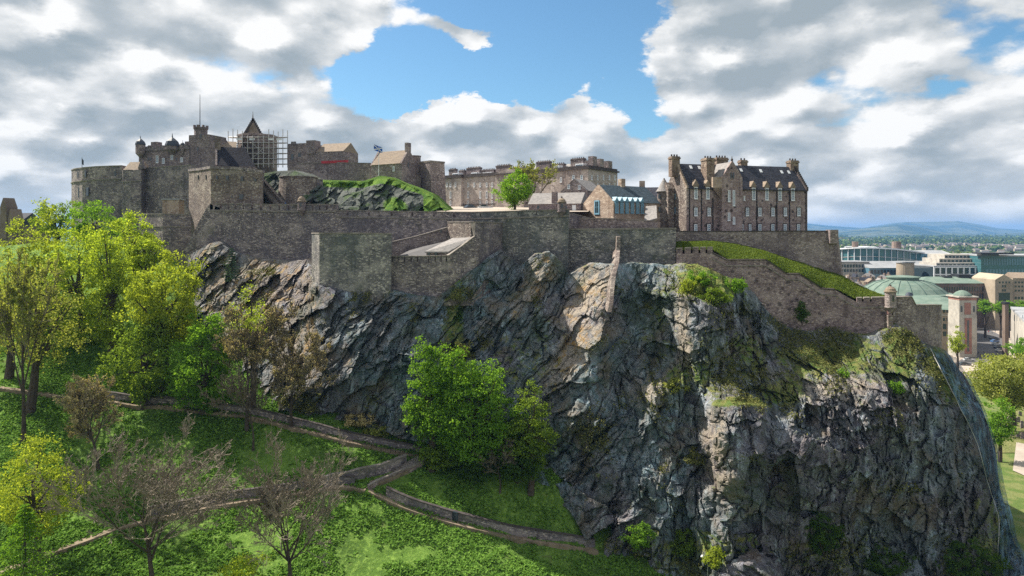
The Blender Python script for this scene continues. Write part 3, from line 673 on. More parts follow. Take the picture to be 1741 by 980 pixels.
w = wall('bastion_wall', 'projecting lower bastion with a sunlit narrow corner face standing on the rock', W5, 1.2, 'wall_green', 0.25)
for px in (578, 595, 613, 630, 648): fr = Fr(543, 128, 665, 126.5); fr.hole(w, px, 402.5, 405.5, 2.2, 'drain_spout', 'coping')
W6 = [(650, 129.3, 446, 520), (718, 128.4, 446, 520), (763, 128.0, 445, 520)]
w = thing('terrace_wall', 'low terrace wall with slotted parapet under the small grey roof', 'castle wall', at(710, 480, 126))
run(W6, 1.2).build('masonry', M['wall'], w)
merlons(w, W6, [(x, x + 1.7) for x in (655, 665.5, 676, 687, 698, 709, 728, 739, 749, 758)], 9.0, 0.9)
W7 = [(762.5, 128.0, 436, 520), (785, 129.4, 420, 520), (807, 130.5, 403, 520), (807.6, 130.6, 379, 520), (832, 134.5, 379, 520), (857, 142, 381, 500)]
w = wall('curtain_wall', 'dark wall climbing from the slotted terrace up to the tall bastion', W7, 1.0, 'wall', 0.2)
w = wall('gate_wall', 'sunlit tan wall standing above the small grey lean-to roof', [(761, 140.5, 378.5, 440), (806.8, 131.4, 378.5, 440)], 0.9, 'wall_light', 0.2)
w = wall('ramp_wall', 'stepped loopholed wall rising behind the lower bastion towards the tan wall', [(660, 137, 414, 450), (705, 138.5, 404, 450), (761, 140.7, 388, 450)], 0.9, 'wall_brown', 0.2)
fr = Fr(660, 137, 761, 140.7)
for i in range(8):
    px = 676 + i * 10.5; y = 412 - (px - 660) * 0.257
    fr.hole(w, px, y + 2.5, y + 7, 2.2, 'loophole', 'glass_dark')
lt = thing('lean_to_building', 'small pale-roofed lean-to inside the lower defences', 'outbuilding', at(745, 436, 126.8))
q = [at(722, 428, 129.9), at(762, 428, 129.1), at(806.5, 403.5, 131.3), at(769, 405, 137.0)]
mb = MB(); mb.poly(q + [p - Vector((0, 0, 0.25)) for p in q], [(0, 1, 2, 3), (7, 6, 5, 4), (0, 4, 5, 1), (1, 5, 6, 2), (2, 6, 7, 3), (3, 7, 4, 0)]); mb.build('roof', M['slate_grey'], lt)
mb = MB(); mb.poly([q[0] - Vector((-.3, -.2, .26)), q[1] - Vector((.2, -.2, .26)), q[1] - Vector((.2, -.2, 2.2)), q[0] - Vector((-.3, -.2, 2.2)), q[0] + Vector((.3, 1.2, -.26)), q[1] + Vector((-.2, 1.2, -.26)), q[1] + Vector((-.2, 1.2, -2.2)), q[0] + Vector((.3, 1.2, -2.2))],
    [(3, 2, 1, 0), (4, 5, 6, 7), (0, 1, 5, 4), (2, 3, 7, 6), (1, 2, 6, 5), (3, 0, 4, 7)]); mb.build('wall', M['wall_light'], lt)
fr = Fr(722, 129.75, 762, 128.9)
for px in (729, 741): fr.hole(lt, px, 430, 434.5, 4.5, 'window', 'glass_dark', v=0.0)
mb = MB(); mb.poly([at(668, 440, 130.7), at(722, 438, 130.2), at(769, 408, 137.5), at(700, 424, 137.5)], [(0, 1, 2, 3)]); tag(mb.build('courtyard', M['asphalt']), kind='structure')
# slender stone rib running down the crag
mb = MB(); rp = [(1051, 403, 136.4), (1050, 425, 135.8), (1048, 447, 129.2), (1043, 466, 125.6), (1040, 490, 123), (1038, 515, 121), (1035, 530, 120.2)]
pts = []
for (x, y, D) in rp: c = at(x, y, D); pts += [(c.x - .38, c.y - .9, c.z), (c.x + .34, c.y - .9, c.z), (c.x + .34, c.y + 3, c.z + .3), (c.x - .38, c.y + 3, c.z + .3)]
fc = [(0, 1, 2, 3)]
for i in range(len(rp) - 1):
    a = i * 4; fc += [(a, a + 4, a + 5, a + 1), (a + 1, a + 5, a + 6, a + 2), (a + 2, a + 6, a + 7, a + 3), (a + 3, a + 7, a + 4, a)]
mb.poly(pts, fc); tag(mb.build('buttress_rib', M['wall_light']), 'slender pale stone rib running down the crag from the curtain wall', 'buttress')

W9 = [(1150, 132.0, 433, 520), (1180, 131, 431, 520), (1211, 129.8, 431, 520), (1234, 128.9, 443, 520), (1268, 127.0, 443, 560), (1302, 127.4, 443, 590), (1338, 127.6, 467, 600), (1359, 127.4, 467, 610), (1397, 127.3, 492, 610), (1419, 127, 493, 610),
      (1457, 126.0, 514, 610), (1508, 124.3, 513, 610)]
w = thing('stepped_wall', 'brown wall stepping down the hill below the sunlit grass bank', 'castle wall', at(1330, 520, 127))
run(W9, 1.0).build('masonry', M['wall_purple'], w)
run(W9[2:10], 1.0, 0.2, 0.2, 0.12).build('coping', M['dark_trim'], w)
run([(a, b, c + 8, d) for a, b, c, d in W9[2:]], 1.0, 0.22, 0.0, 0.12).build('string_course', M['coping'], w)
merlons(w, W9[:3], [(1160, 1164), (1174.5, 1177.5), (1187.5, 1190.5), (1199.5, 1202.5)], 9, 0.9, 'wall_purple')
merlons(w, W9[10:], [(1465.5, 1468.5), (1479, 1482)], 6, 0.9, 'wall_purple')
W9b = [(1519, 124.1, 507, 610), (1550, 124.3, 506, 610), (1557, 126.5, 520, 610), (1599, 132.5, 520, 620), (1601, 140, 520, 620)]
w = wall('end_bastion', 'end bastion wall of the stepped wall turning back towards the city', W9b, 1.0, 'wall_brown', 0.22)
g1 = [(1150, 134.0, 426), (1180, 132.8, 426), (1212, 131.2, 424), (1236, 130.0, 441), (1302, 128.5, 441), (1338, 128.8, 464.5), (1359, 128.5, 464.5), (1397, 128.4, 489.5), (1419, 128.1, 490.5), (1457, 127.1, 509), (1508, 125.4, 508)]
g2 = [(1149, 140.5, 412), (1180, 140.4, 411), (1213, 140.1, 411), (1250, 139.8, 415), (1300, 138.8, 428), (1340, 138.2, 441), (1365, 137.6, 449), (1400, 136.8, 460), (1430, 136, 469), (1462, 134.5, 487), (1502, 131, 508)]
def loft(a, b, nu, nv, bulge=0.0, amp=0.12):
    a = np.array(a, float); b = np.array(b, float); t = np.linspace(0, 1, nu)
    def sample(c):
        x = 1150 + 355 * t; r = np.stack([x] + [np.interp(x, c[:, 0], c[:, i]) for i in (1, 2)], 1)
        for _ in range(3): r[1:-1] = (r[:-2] + 2 * r[1:-1] + r[2:]) / 4
        return r
    A, B = sample(a), sample(b); rows = []
    for s in np.linspace(0, 1, nv):
        p = A * (1 - s) + B * s; P = np.stack([(p[:, 0] - CX) / F * p[:, 1], p[:, 1], CZ - (p[:, 2] - HY) / F * p[:, 1]], 1)
        P[:, 2] += bulge * math.sin(math.pi * s) + amp * fbm(P[:, 0] / 1.5, P[:, 1] / 1.5, o=3, s=3); rows.append(P)
    last = rows[-1].copy(); last[:, 1] += 6; last[:, 2] -= 5; rows.append(last)
    V = np.stack(rows); I = np.arange(V.shape[0] * nu).reshape(V.shape[0], nu)
    return V.reshape(-1, 3), np.stack([I[:-1, :-1], I[:-1, 1:], I[1:, 1:], I[1:, :-1]], -1).reshape(-1, 4)
V_, Q_ = loft(g1, g2, 160, 28, 0.5); LAWN_V = V_[:160 * 28]; tag(raw_mesh('lawn', V_, Q_, M['lawn'], smooth=True), 'sunlit mown grass bank behind the stepped wall', kind='structure')

def sentry(label, px, D, y_fin, y_dome, y_body, y_base, y_corb, rpx, mat='wall_brown'):
    r = rpx / F * D; c = at(px, 0, D); z = lambda y: zat(y, D)
    t = thing('sentry_turret', label, 'sentry turret', (c.x, c.y, z(y_base)), 'round sentry turrets on the walls')
    MB().lathe(c, [(0.12 * r, z(y_corb)), (0.45 * r, z(y_corb) + (z(y_base) - z(y_corb)) * .45), (0.95 * r, z(y_base) - 0.05), (1.12 * r, z(y_base)), (1.12 * r, z(y_base) + .18), (r, z(y_base) + .2), (r, z(y_body) - .2)], 14).build('body', M[mat], t)
    MB().lathe(c, [(1.2 * r, z(y_body) - .2), (1.2 * r, z(y_body)), (1.0 * r, z(y_body) + .06), (0.9 * r, (z(y_body) + z(y_dome)) / 2), (0.5 * r, z(y_dome) - .1), (0.14 * r, z(y_dome))], 14).build('dome', M['slate_tan'], t)
    MB().lathe(c, [(0.12, z(y_dome) - .05), (0.2, z(y_dome) + .15), (0.08, z(y_dome) + .3), (0.03, z(y_fin))], 8).build('finial', M['dark_trim'], t)
    g = MB(); g.prism([(c.x - .16, c.y - r - .02), (c.x + .16, c.y - r - .02), (c.x + .16, c.y - r * .9), (c.x - .16, c.y - r * .9)], (z(y_base) * .6 + z(y_body) * .4), (z(y_base) * .25 + z(y_body) * .75)); g.build('loophole', M['glass_dark'], t)
sentry('small domed sentry turret on the battery wall above the lower bastion', 513, 152.3, 332, 334, 342, 358, 368, 6.6)
sentry('small domed sentry turret on the parapet beside the tall bastion corner', 955, 137.2, 333, 337, 343, 361, 370, 6.8)
sentry('domed sentry turret at the low end of the stepped wall, above the crag', 1514, 123.8, 484, 487, 495, 523, 537, 8.6)
mb = MB(); c = at(1513, 0, 123.6); mb.prism([(c.x - .45, c.y - .3), (c.x + .45, c.y - .3), (c.x + .45, c.y + 1.5), (c.x - .45, c.y + 1.5)], zat(570, 123.5), zat(536, 123.5))
tag(mb.build('buttress_rib', M['wall_light']), 'short pale stone rib below the domed sentry turret on the crag', 'buttress')

# ---------------------------------------------------------------- walls and towers at the old end
wall('terrace_wall', 'lower terrace wall with a sharp corner beside the leafy trees', [(236, 172, 365, 470), (276.5, 165, 365, 480), (325, 167.5, 366.5, 480)], 1.5, 'wall', 0.25, string=19)
fr = Fr(357, 163, 445, 160.5)
tw = thing('gate_tower', 'broad tower with dark pantiled roof and battered sunlit corner', 'tower', at(400, 345, 161))
run([(321, 179, 290, 420), (340, 170.5, 288, 420), (358.5, 162.8, 285, 420), (400, 161.5, 286, 400), (446, 160.3, 292, 400), (449, 172, 292, 400)], 1.5).build('masonry', M['wall_light'], tw)
run([(321, 179, 290, 420), (340, 170.5, 288, 420), (358.5, 162.8, 285, 420), (400, 161.5, 286, 400), (446, 160.3, 292, 400), (449, 172, 292, 400)], 1.5, 0.6, 0.3, 0.22).build('parapet', M['wall'], tw)
for px, y0, y1, ww in ((369, 299, 305, 3), (386.5, 299, 306, 4), (411.5, 300, 308, 4.5), (434, 304, 309, 3), (410, 331, 339, 7), (394, 334, 336, 2), (375, 312, 315, 2)): fr.hole(tw, px, y0, y1, ww, v=-.38)
f2 = Fr(321, 179, 358.5, 162.8)
for px in (337, 350): f2.hole(tw, px, 298, 305, 3.4, v=-.12)
fr = Fr(366, 164.5, 432, 168.0)
z_e = fr.Z(366, 281); mb = MB(); fr.box(mb, 0, fr.L, 0, 9, 104, z_e); mb.build('upper_wall', M['wall_brown'], tw)
P_ = [(*fr.pt(.45, -.25), z_e - .1), (*fr.pt(fr.L + .3, -.25), z_e - .1), (*fr.pt(fr.L + .3, 9.2), z_e - .1), (*fr.pt(.45, 9.2), z_e - .1), (*fr.pt(.45, 4.5), z_e + 5.0), (*fr.pt(fr.L - 1.9, 4.5), z_e + 5.0)]
mb = MB(); mb.poly(P_, [(0, 1, 5, 4), (1, 2, 5), (2, 3, 4, 5), (3, 0, 4), (3, 2, 1, 0)]); mb.build('roof', M['slate_dark'], tw)
mb = MB(); fr.gable(mb, 0, .44, -.2, 9.2, z_e, z_e + 5.5); mb.build('gable', M['wall_brown'], tw)
mb = MB(); fr.box(mb, -.1, 1.2, 3.6, 5.4, 118, zat(234, 170)); mb.build('chimney', M['wall_light'], tw)
mb = MB(); fr.box(mb, fr.L - 3.5, fr.L + .6, -.9, -.1, 104, fr.Z(425, 284)); mb.build('stair_block', M['wall_light'], tw)

def arc(st, ny=5): return densify(st, ny)
hb = thing('round_battery', 'great curved artillery battery with gun ports at the far end of the castle', 'battery', at(165, 345, 198))
S = [(121.5, 215, 291, 440), (123, 209, 289.5, 440), (128, 204.5, 288, 440), (140, 200, 286.5, 440), (163, 197.6, 284.5, 440), (190, 196.8, 283.5, 440), (207, 196.8, 283, 440)]
run(S, 2.0).build('masonry', M['wall'], hb); run(S, 2, .3, .3, .15).build('coping', M['coping'], hb); run([(a, b, c + 20, d) for a, b, c, d in S], 2, .35, 0, .25).build('string_course', M['coping'], hb)
for px, D0, y0, y1, ww in ((132.5, 203.3, 292, 302, 3.4), (145, 199.6, 290, 301, 4), (148.5, 199.0, 319, 333, 7), (133.5, 202.8, 319, 336, 3), (123, 209.5, 295, 305, 2.0), (166, 197.7, 292, 300, 3), (196, 196.9, 291, 299, 3)):
    f = Fr(px - 6, D0 + 1.0, px + 6, D0 - 1.0) if px < 150 else Fr(px - 6, D0, px + 6, D0 - .1); f.hole(hb, px, y0, y1, ww, v=-.35 if px < 150 else -.08)
S = [(206, 198, 290, 440), (209, 194.5, 290, 440), (224, 193.2, 289.5, 440), (240, 193.8, 288, 440), (247, 197, 286, 440)]
pt_ = thing('wall_tower', 'half-round tower with small tan roof between battery and curtain', 'tower', at(226, 345, 195)); run(S, 3).build('masonry', M['wall'], pt_); run(S, 3, .35, -3.0, .2).build('string_course', M['coping'], pt_)
f = Fr(208, 195, 238, 194.2); mb = MB(); f.gable(mb, 0, f.L, .4, 5, zat(289, 195), zat(275.5, 197), .2, hip=.4); mb.build('roof', M['slate_tan'], pt_)
mb = MB(); f2 = Fr(234, 193.4, 246, 194); f2.pyramid_gable(mb, 0, f2.L, 0, 4, zat(287, 194), zat(271, 194)); mb.build('gable', M['wall'], pt_)
wall('curtain_wall', 'high rubble curtain wall between the round battery and the gate tower', [(246, 197, 287, 440), (285, 194, 284.5, 440), (324, 191, 282, 440)], 2.0, 'wall', 0.3)
mb = MB(); f = Fr(276, 178, 304, 178); f.box(mb, 0, f.L, 0, 3, 100, zat(340, 178)); rb = thing('store_hut', 'pale flat-roofed hut below the curtain wall', 'outbuilding', at(290, 360, 178)); mb.build('wall', M['sand'], rb)
mb = MB(); f.box(mb, -.2, f.L + .2, -.2, 3.2, zat(340, 178) + .003, zat(338, 178)); mb.build('roof', M['grey_roof'], rb)

c = at(139.5, 0, 203); bf = thing('flag', 'small dark flag furled on a pole above the round battery', 'flag', (c.x, 203, zat(287, 203))); MB().tube([(c.x, 203, zat(287, 203)), (c.x, 203, zat(268, 203))], [.08, .05], 6).build('pole', M['dark_metal'], bf)
mb = MB(); mb.prism([(c.x - .05, 202.9), (c.x + .45, 202.8), (c.x + .5, 203.0), (c.x, 203.1)], [zat(279, 203), zat(281, 203), zat(281, 203), zat(279, 203)], [zat(270, 203), zat(273, 203), zat(273, 203), zat(270, 203)]); mb.build('cloth', M['blue_cloth'] if 'blue_cloth' in M else M['lead'], bf)
# ---------------------------------------------------------------- palace
pal = thing('palace', 'old palace block with domed corner turrets and white framed windows', 'palace', at(285, 285, 215))
f = Fr(236, 219, 322, 212); Z = lambda y, px=280: f.Z(px, y)
mb = MB(); f.box(mb, 0, f.L, 0, 12, 104, Z(252)); mb.build('wall', M['wall_brown'], pal)
mb = MB(); f.box(mb, -.3, f.L, -.35, 0.4, Z(256), Z(251)); 
k = 0; u = 0.0
while u < f.L - 1.0: f.box(mb, u, u + 1.1, -.34, .39, Z(251), Z(247.5)); u += 1.9
mb.build('parapet', M['wall'], pal)
for px0, px1, y in ((252, 262.5, 239.5), (247, 250.5, 245), (310, 321, 242)):
    mb = MB(); f.box(mb, f.U(px0), f.U(px1), 1, 3, Z(252), Z(y)); mb.build('chimney', M['wall_brown'], pal)
for px, y0, y1, ww in ((267.5, 265, 277, 5.5), (278, 269, 278, 5.5), (292.5, 264, 271, 5.5), (309, 268, 275.5, 5.5)): f.winp(pal, px, y0, y1, ww, v=-.02)
for px in (252, 256, 300): f.hole(pal, px, 268, 273, 2.5, v=-.02)
def domed(px, D, r, yb, yt, yd, yf, nm='turret', mat='wall_brown', par=None, sides=10):
    c = at(px, 0, D); z = lambda y: zat(y, D); rr = r / F * D
    b = MB().lathe(c, [(.25 * rr, z(yb)), (.9 * rr, z(yb) + 1.0), (rr, z(yb) + 1.3), (rr, z(yt))], sides).build(nm, M[mat], par)
    MB().lathe(c, [(1.08 * rr, z(yt)), (1.05 * rr, z(yt) + .5), (.85 * rr, z(yt) + (z(yd) - z(yt)) * .55), (.45 * rr, z(yt) + (z(yd) - z(yt)) * .82), (.1 * rr, z(yd)), (.05, z(yf))], sides).build('dome', M['lead'], b)
domed(238.8, 217.5, 7.6, 268, 247, 236, 231, par=pal)
domed(293, 213.5, 11, 262, 249, 234, 227, par=pal); domed(310.5, 212.5, 3, 262, 247, 242, 239, par=pal)
pt = thing('clock_tower', 'square palace tower with octagonal crenellated turret', 'tower', at(338, 285, 214))
f3 = Fr(321, 212.5, 355, 210.5); mb = MB(); f3.box(mb, 0, f3.L, 0, 8, 104, zat(229, 211)); mb.build('wall', M['wall_brown'], pt)
f3.hole(pt, 341, 228, 236, 3.5, v=-.03); f3.hole(pt, 336, 250, 256, 3, v=-.03)
c = at(341.5, 0, 213.5); rr = 10.5 / F * 213
MB().lathe(c, [(rr, zat(235, 213)), (rr, zat(221, 213)), (1.13 * rr, zat(219, 213)), (1.13 * rr, zat(217, 213))], 8, R(22.5)).build('turret', M['wall_brown'], pt)
for j in range(8): a = j * math.pi / 4; MB().lathe((c.x + rr * 1.0 * math.cos(a), c.y + rr * math.sin(a)), [(.45, zat(217.2, 213)), (.45, zat(213.6, 213))], 4, a + math.pi / 4).build('merlon', M['wall_brown'], pt)
c = at(340, 0, 214); MB().tube([(c.x, c.y, zat(218, 214)), (c.x, c.y, zat(190, 214)), (c.x, c.y, zat(161, 214))], [.14, .11, .06], 6).build('flagpole', M['dark_metal'])
tag(bpy.data.objects['flagpole'], 'tall bare flagpole on top of the palace turret', 'flagpole')
gb = thing('great_hall', 'low gabled hall roofline between the palace tower and the scaffolding', 'hall', at(372, 285, 216))
f = Fr(354, 213, 402, 216); mb = MB(); f.box(mb, 0, f.L, 0, 9, 104, f.Z(370, 252)); mb.build('wall', M['wall_brown'], gb)
mb = MB(); f.gable(mb, 0, f.L, 0, 9, f.Z(370, 252), f.Z(370, 237)); mb.build('roof', M['slate_tan'], gb)
for a, b, y in ((358, 365, 235), (379, 386, 236)):
    mb = MB(); f.box(mb, f.U(a, 4), f.U(b, 4), 3.6, 5, f.Z(370, 250), f.Z(370, y)); mb.build('chimney', M['wall_brown'], gb)

# ---------------------------------------------------------------- war memorial inside its scaffold
wm = thing('memorial_hall', 'stone memorial hall with stepped spire rising out of scaffolding', 'hall', at(440, 285, 226))
c = at(438, 0, 228); MB().lathe(c, [(6.2, 104), (6.2, zat(235, 228)), (6.5, zat(234, 228)), (6.5, zat(231, 228))], 8, R(22.5)).build('wall', M['wall_brown'], wm)
c2 = at(430, 0, 226); MB().lathe(c2, [(3.4, zat(232, 226)), (3.2, zat(228, 226)), (.25, zat(203, 226)), (.05, zat(192, 226))], 4, R(45), 1.0, 1.0).build('spire', M['slate_tan'], wm)
mb = MB()
for i in range(8):
    y0 = 230 - i * 3.5; hw = (15.5 - i * 1.95) / F * 224; x0 = at(430, 0, 223.4).x
    mb.box(x0 - hw, x0 - hw + .55, 223.2, 223.9, zat(y0 + 1, 224), zat(y0 - 3.4, 224)); mb.box(x0 + hw - .55, x0 + hw, 223.2, 223.9, zat(y0 + 1, 224), zat(y0 - 3.4, 224))
mb.build('crow_steps', M['dark_trim'], wm)
MB().tube([(c2.x, c2.y, zat(193, 226)), (c2.x, c2.y, zat(190, 226))], .06, 5).build('weather_vane', M['dark_metal'], wm)
sc = thing('scaffolding', 'steel tube scaffolding with boarded lifts wrapped round the memorial hall', 'scaffolding', at(440, 285, 219))
D0 = 218.5; dd = 2.0; ys = (279, 270, 261, 252, 243, 233.5)
cols_ = [388, 396, 404, 412, 421, 430, 439, 448, 457, 465, 473, 481, 489]
for px in cols_:
    a = abs(px - 440) / 48.0
    yt = 219 + (px * 7 % 6) if px > 450 or px < 415 else 231; yb = 285 if px > 412 else 262
    for D in (D0 + 5 * a * a, D0 + 5 * a * a + dd): p = at(px, 0, D); MB().tube([(p.x, p.y, zat(yb, D)), (p.x, p.y, zat(yt, D))], .13, 5).build('standard', M['grey_metal'], sc)
for y in ys:
    for pa, pb in zip(cols_[:-1], cols_[1:]):
        if y > 262 and pb < 415: continue
        Da, Db = [D0 + 5 * (abs(p - 440) / 48.0) ** 2 for p in (pa, pb)]
        A, B = at(pa, y, Da), at(pb, y, Db); MB().tube([A, B], .11, 5).build('ledger', M['grey_metal'], sc)
    A2 = [(p, D0 + .3 + 5 * (abs(p - 440) / 48.0) ** 2, y - .5, 0) for p in cols_ if not (y > 262 and p < 409)]
    run(A2, 1.6, .3).build('deck', M['board'], sc)
for (a, b, y0, y1) in ((418, 438, 279, 261), (428, 448, 270, 252), (391, 409, 257, 243), (448, 428, 261, 243)): 
    MB().tube([at(a, y0, D0 - .2 + 5 * (abs(a - 440) / 48) ** 2), at(b, y1, D0 - .2 + 5 * (abs(b - 440) / 48) ** 2)], .08, 5).build('brace', M['grey_metal'], sc)
for x in (402, 424, 456, 470): 
    mb = MB(); f = Fr(x, D0 + .4, x + 9, D0 + .4); f.box(mb, 0, f.L, 0, .15, zat(238.5, 219), zat(235.5, 219)); mb.build('sheeting', M['white'], sc)
hh = thing('barrack_range', 'rubble range with lichened roof and one stout chimney beyond the scaffold', 'building', at(535, 285, 212))
f = Fr(484, 216, 584, 210); mb = MB(); f.box(mb, 0, f.U(523), 1.5, 9, 104, f.Z(505, 243)); f.box(mb, f.U(523), f.L, 0, 9, 104, f.Z(560, 258)); mb.build('wall', M['wall_brown'], hh)
mb = MB(); f.gable(mb, f.U(537), f.L, 0, 9, f.Z(560, 258), f.Z(560, 241), .1); mb.build('roof', M['slate_tan'], hh)
mb = MB(); f.box(mb, f.U(521.5), f.U(536), -.3, 3, f.Z(530, 262), f.Z(530, 239)); mb.build('chimney', M['wall_brown'], hh)
mb = MB(); f.box(mb, f.U(584), f.U(593), 1, 5, 104, f.Z(588, 266)); mb.build('annex', M['wall_brown'], hh)
mb = MB(); f.box(mb, f.U(495, 1.3), f.U(502, 1.3), 1.2, 1.8, f.Z(498, 245), f.Z(498, 240)); mb.build('chimney', M['wall'], hh)
f.hole(hh, 497, 262, 272, 5, 'doorway', v=1.46); f.hole(hh, 509, 260, 267, 5, v=1.46)
wall('retaining_wall', 'dark retaining wall above the green knoll below the range', [(505, 204, 279, 325), (560, 199, 277, 320), (629, 193, 278.5, 320)], 1.2, 'wall_brown', 0.2)
mb = MB(); f = Fr(546, 199.5, 592, 196.5); f.box(mb, 0, f.L, 0, .08, zat(277.5, 198), zat(273.2, 198)); tag(mb.build('barrier', M['red']), 'red cloth barrier along the retaining wall top', 'barrier')
mb = MB(); mb.lathe(at(508, 0, 172), [(5.3, zat(352, 172)), (4.6, zat(304, 172)), (4.75, zat(303, 172)), (4.75, zat(301.5, 172)), (3.9, zat(301.4, 172))], 26)
rt = mb.build('round_bastion', M['wall_light']); tag(rt, 'round rubble bastion with sunlit side beside the steps', 'bastion')
wall('link_wall', 'rubble wall with one doorway joining the round bastion to the knoll', [(512, 170, 306, 350), (549, 172, 306, 350)], 1.0, 'wall', .2)
Fr(512, 170, 549, 172).hole(bpy.data.objects['link_wall'], 532, 320, 331, 5, 'doorway', v=-.03)
stp = thing('stone_steps', 'flight of stone steps climbing past the gate tower', 'steps', at(462, 335, 165))
for i in range(14):
    t = i / 13; c = at(444 + 33 * t, 306 + 38 * t, 171 - 6 * t); MB().box(c.x - 1.0, c.x + 1.0, c.y - .6, c.y + .9, c.z - 1.2, c.z).build('step', M['coping'], stp)
mb = run([(443, 170.5, 302, 330), (460, 167, 321, 345), (479, 163.5, 343, 350)], .4); mb.build('side_wall', M['wall_light'], stp)

# ---------------------------------------------------------------- inner knoll: turf over rock
def knoll():
    top = [(430,300),(445,296),(470,291),(500,290),(520,300),(545,306),(618,308),(646,299),(667,302),(686,311),(712,320),(735,330),(748,343),(768,360)]
    u = np.linspace(430, 768, 220); v = np.linspace(0, 1, 44); U_, V_ = np.meshgrid(u, v)
    yt = interp(top, U_); py = 366 + (yt - 366) * V_ ; D = 165 + 9 * V_ ** 1.4 + 3 * sstep(U_, 520, 470)
    X = (U_ - CX) / F * D; Z = zat(py, D); a = X * .8 - Z * .6; b = X * .6 + Z * .8
    D = D + (1.3 * plates(a / 3, b / 5, 5, .5) + .5 * plates(a / 1.3, b / 2, 6, .6) + .8 * fbm(X / 4, Z / 4, o=4, s=8)) * sstep(V_, 0, .1) * (1 - sstep(V_, .82, .98))
    tf = np.clip(sstep(V_, .74, .86) * sstep(U_, 530, 560) + sstep(U_, 712, 728) * sstep(V_, 0, .2) + .9 * np.exp(-((U_ - 672) / 26) ** 2 - ((V_ - .25) / .3) ** 2), 0, 1); tf = np.concatenate([tf, np.repeat(tf[-1:], 3, 0)])
    P = np.stack([(U_ - CX) / F * D, D, zat(py, D)], -1); r = [P[-1].copy() for _ in range(3)]
    for k, (dy, dz) in enumerate([(5, .3), (16, .4), (30, -6)]): r[k][:, 1] += dy; r[k][:, 2] += dz
    P = np.concatenate([P, np.stack(r)], 0); h, w = P.shape[:2]; I = np.arange(h * w).reshape(h, w)
    return P.reshape(-1, 3), np.stack([I[:-1, :-1], I[:-1, 1:], I[1:, 1:], I[1:, :-1]], -1).reshape(-1, 4), tf
def knoll_mat():
    m, q = newmat('turfed_rock'); g = q.n('NewGeometry'); pos = g.outputs['Position']; tz = q.n('SeparateXYZ', {0: g.outputs['Normal']}).outputs[2]; X, Y, Z = q.n('SeparateXYZ', {0: pos}).outputs
    med = q.noise(pos, .5, 6, .7); fine = q.noise(pos, 2.5, 5, .7)
    k = q.mix(q.ss(med, .35, .65), (.055, .065, .06), (.135, .145, .135)); k = q.mix(q.ss(fine, .5, .75, 0, .4), k, (.22, .21, .19)); k = q.mix(q.ss(q.noise(pos, .3, 5, .7), .5, .62, 0, .7), k, (.06, .10, .03))
    gm = q.ss(q.m('ADD', q.n('Attribute', attribute_name='turf').outputs['Fac'], q.m('MULTIPLY', q.m('SUBTRACT', fine, .5), .7)), .4, .6); k = q.mix(gm, k, q.mix(q.ss(med, .4, .6), (.06, .13, .02), (.12, .20, .03)))
    finish(q, k, .92, q.m('ADD', med, fine), .9, .3, .1); return m
V_, Q_, T_ = knoll(); M['knoll'] = knoll_mat(); tag(raw_mesh('hill', V_, Q_, M['knoll'], attrs={'turf': T_}), 'turf covered rock knoll inside the castle', kind='structure')

# ---------------------------------------------------------------- chapel and its neighbours
ch = thing('chapel', 'small chapel with pale slate roof and chimney on the knoll', 'chapel', at(660, 300, 185))
f = Fr(631, 187.5, 683, 182); H = f.Z(683, 278); HR = f.Z(683, 278) + 3.9
mb = MB(); f.box(mb, 0, f.L, 0, 6, 108, H); mb.build('wall', M['wall_brown'], ch)
mb = MB(); f.gable(mb, .45, f.L - .45, 0, 6, H, HR, .35); mb.build('roof', M['slate_tan'], ch)
for a, b in ((f.L - .45, f.L + .05), (-.05, .45)): mb = MB(); f.gable(mb, a, b, -.3, 6.3, H - .1, HR + .45); mb.build('gable', M['wall_brown'], ch)
mb = MB(); f.box(mb, f.L - .8, f.L + .1, 2.2, 3.8, HR - .5, HR + 1.9); mb.build('chimney', M['wall_brown'], ch)
f.winp(ch, 669.5, 283, 291, 4.2, v=-.02); 
fs = Fr(0, 0, 0, 0, (Vector(f.pt(f.L + .05, 0)), Vector(f.pt(f.L + .05, 6)))); fs.n = -f.u
fs.hole(ch, 694, 277, 285, 2.0, v=-.03)
at_ = thing('round_tower', 'squat round tower beside the chapel gable', 'tower', at(706, 300, 190)); MB().lathe(at(705.5, 0, 190.5), [(1.75, 104), (1.6, zat(267, 190)), (1.75, zat(266.5, 190)), (1.75, zat(265, 190))], 16).build('wall', M['wall_brown'], at_)
sq = thing('square_tower', 'plain square tower with battered foot at the end of the knoll', 'tower', at(722, 340, 189)); f = Fr(713, 190, 731, 186.5)
mb = MB(); q4 = [f.pt(0, 0), f.pt(f.L, 0), f.pt(f.L, 5), f.pt(0, 5)]; z0, z1 = 104, f.Z(722, 275)
mb.poly([(x, y, z1) for x, y in q4] + [(x + (.7 if i in (1, 2) else -.1), y - (.5 if i < 2 else 0), z0) for i, (x, y) in enumerate(q4)], [(0, 1, 2, 3), (4, 5, 1, 0), (5, 6, 2, 1), (6, 7, 3, 2), (7, 4, 0, 3)]); mb.build('wall', M['wall_brown'], sq)
mb = MB(); f.box(mb, -.12, f.L + .12, -.12, 5.1, z1 - .35, z1 + .15); mb.build('coping', M['coping'], sq)
ob = thing('chapel_annex', 'rubble annex with sloping top below the chapel gable', 'building', at(700, 320, 186)); f = Fr(685, 186, 716, 188); mb = MB(); mb.prism([f.pt(0, 0), f.pt(f.L, 0), f.pt(f.L, 3), f.pt(0, 3)], 104, [zat(287, 186), zat(300, 187), zat(300, 187), zat(287, 186)]); mb.build('wall', M['wall_light'], ob)
f.hole(ob, 705, 297, 304, 2.5, v=-.03)
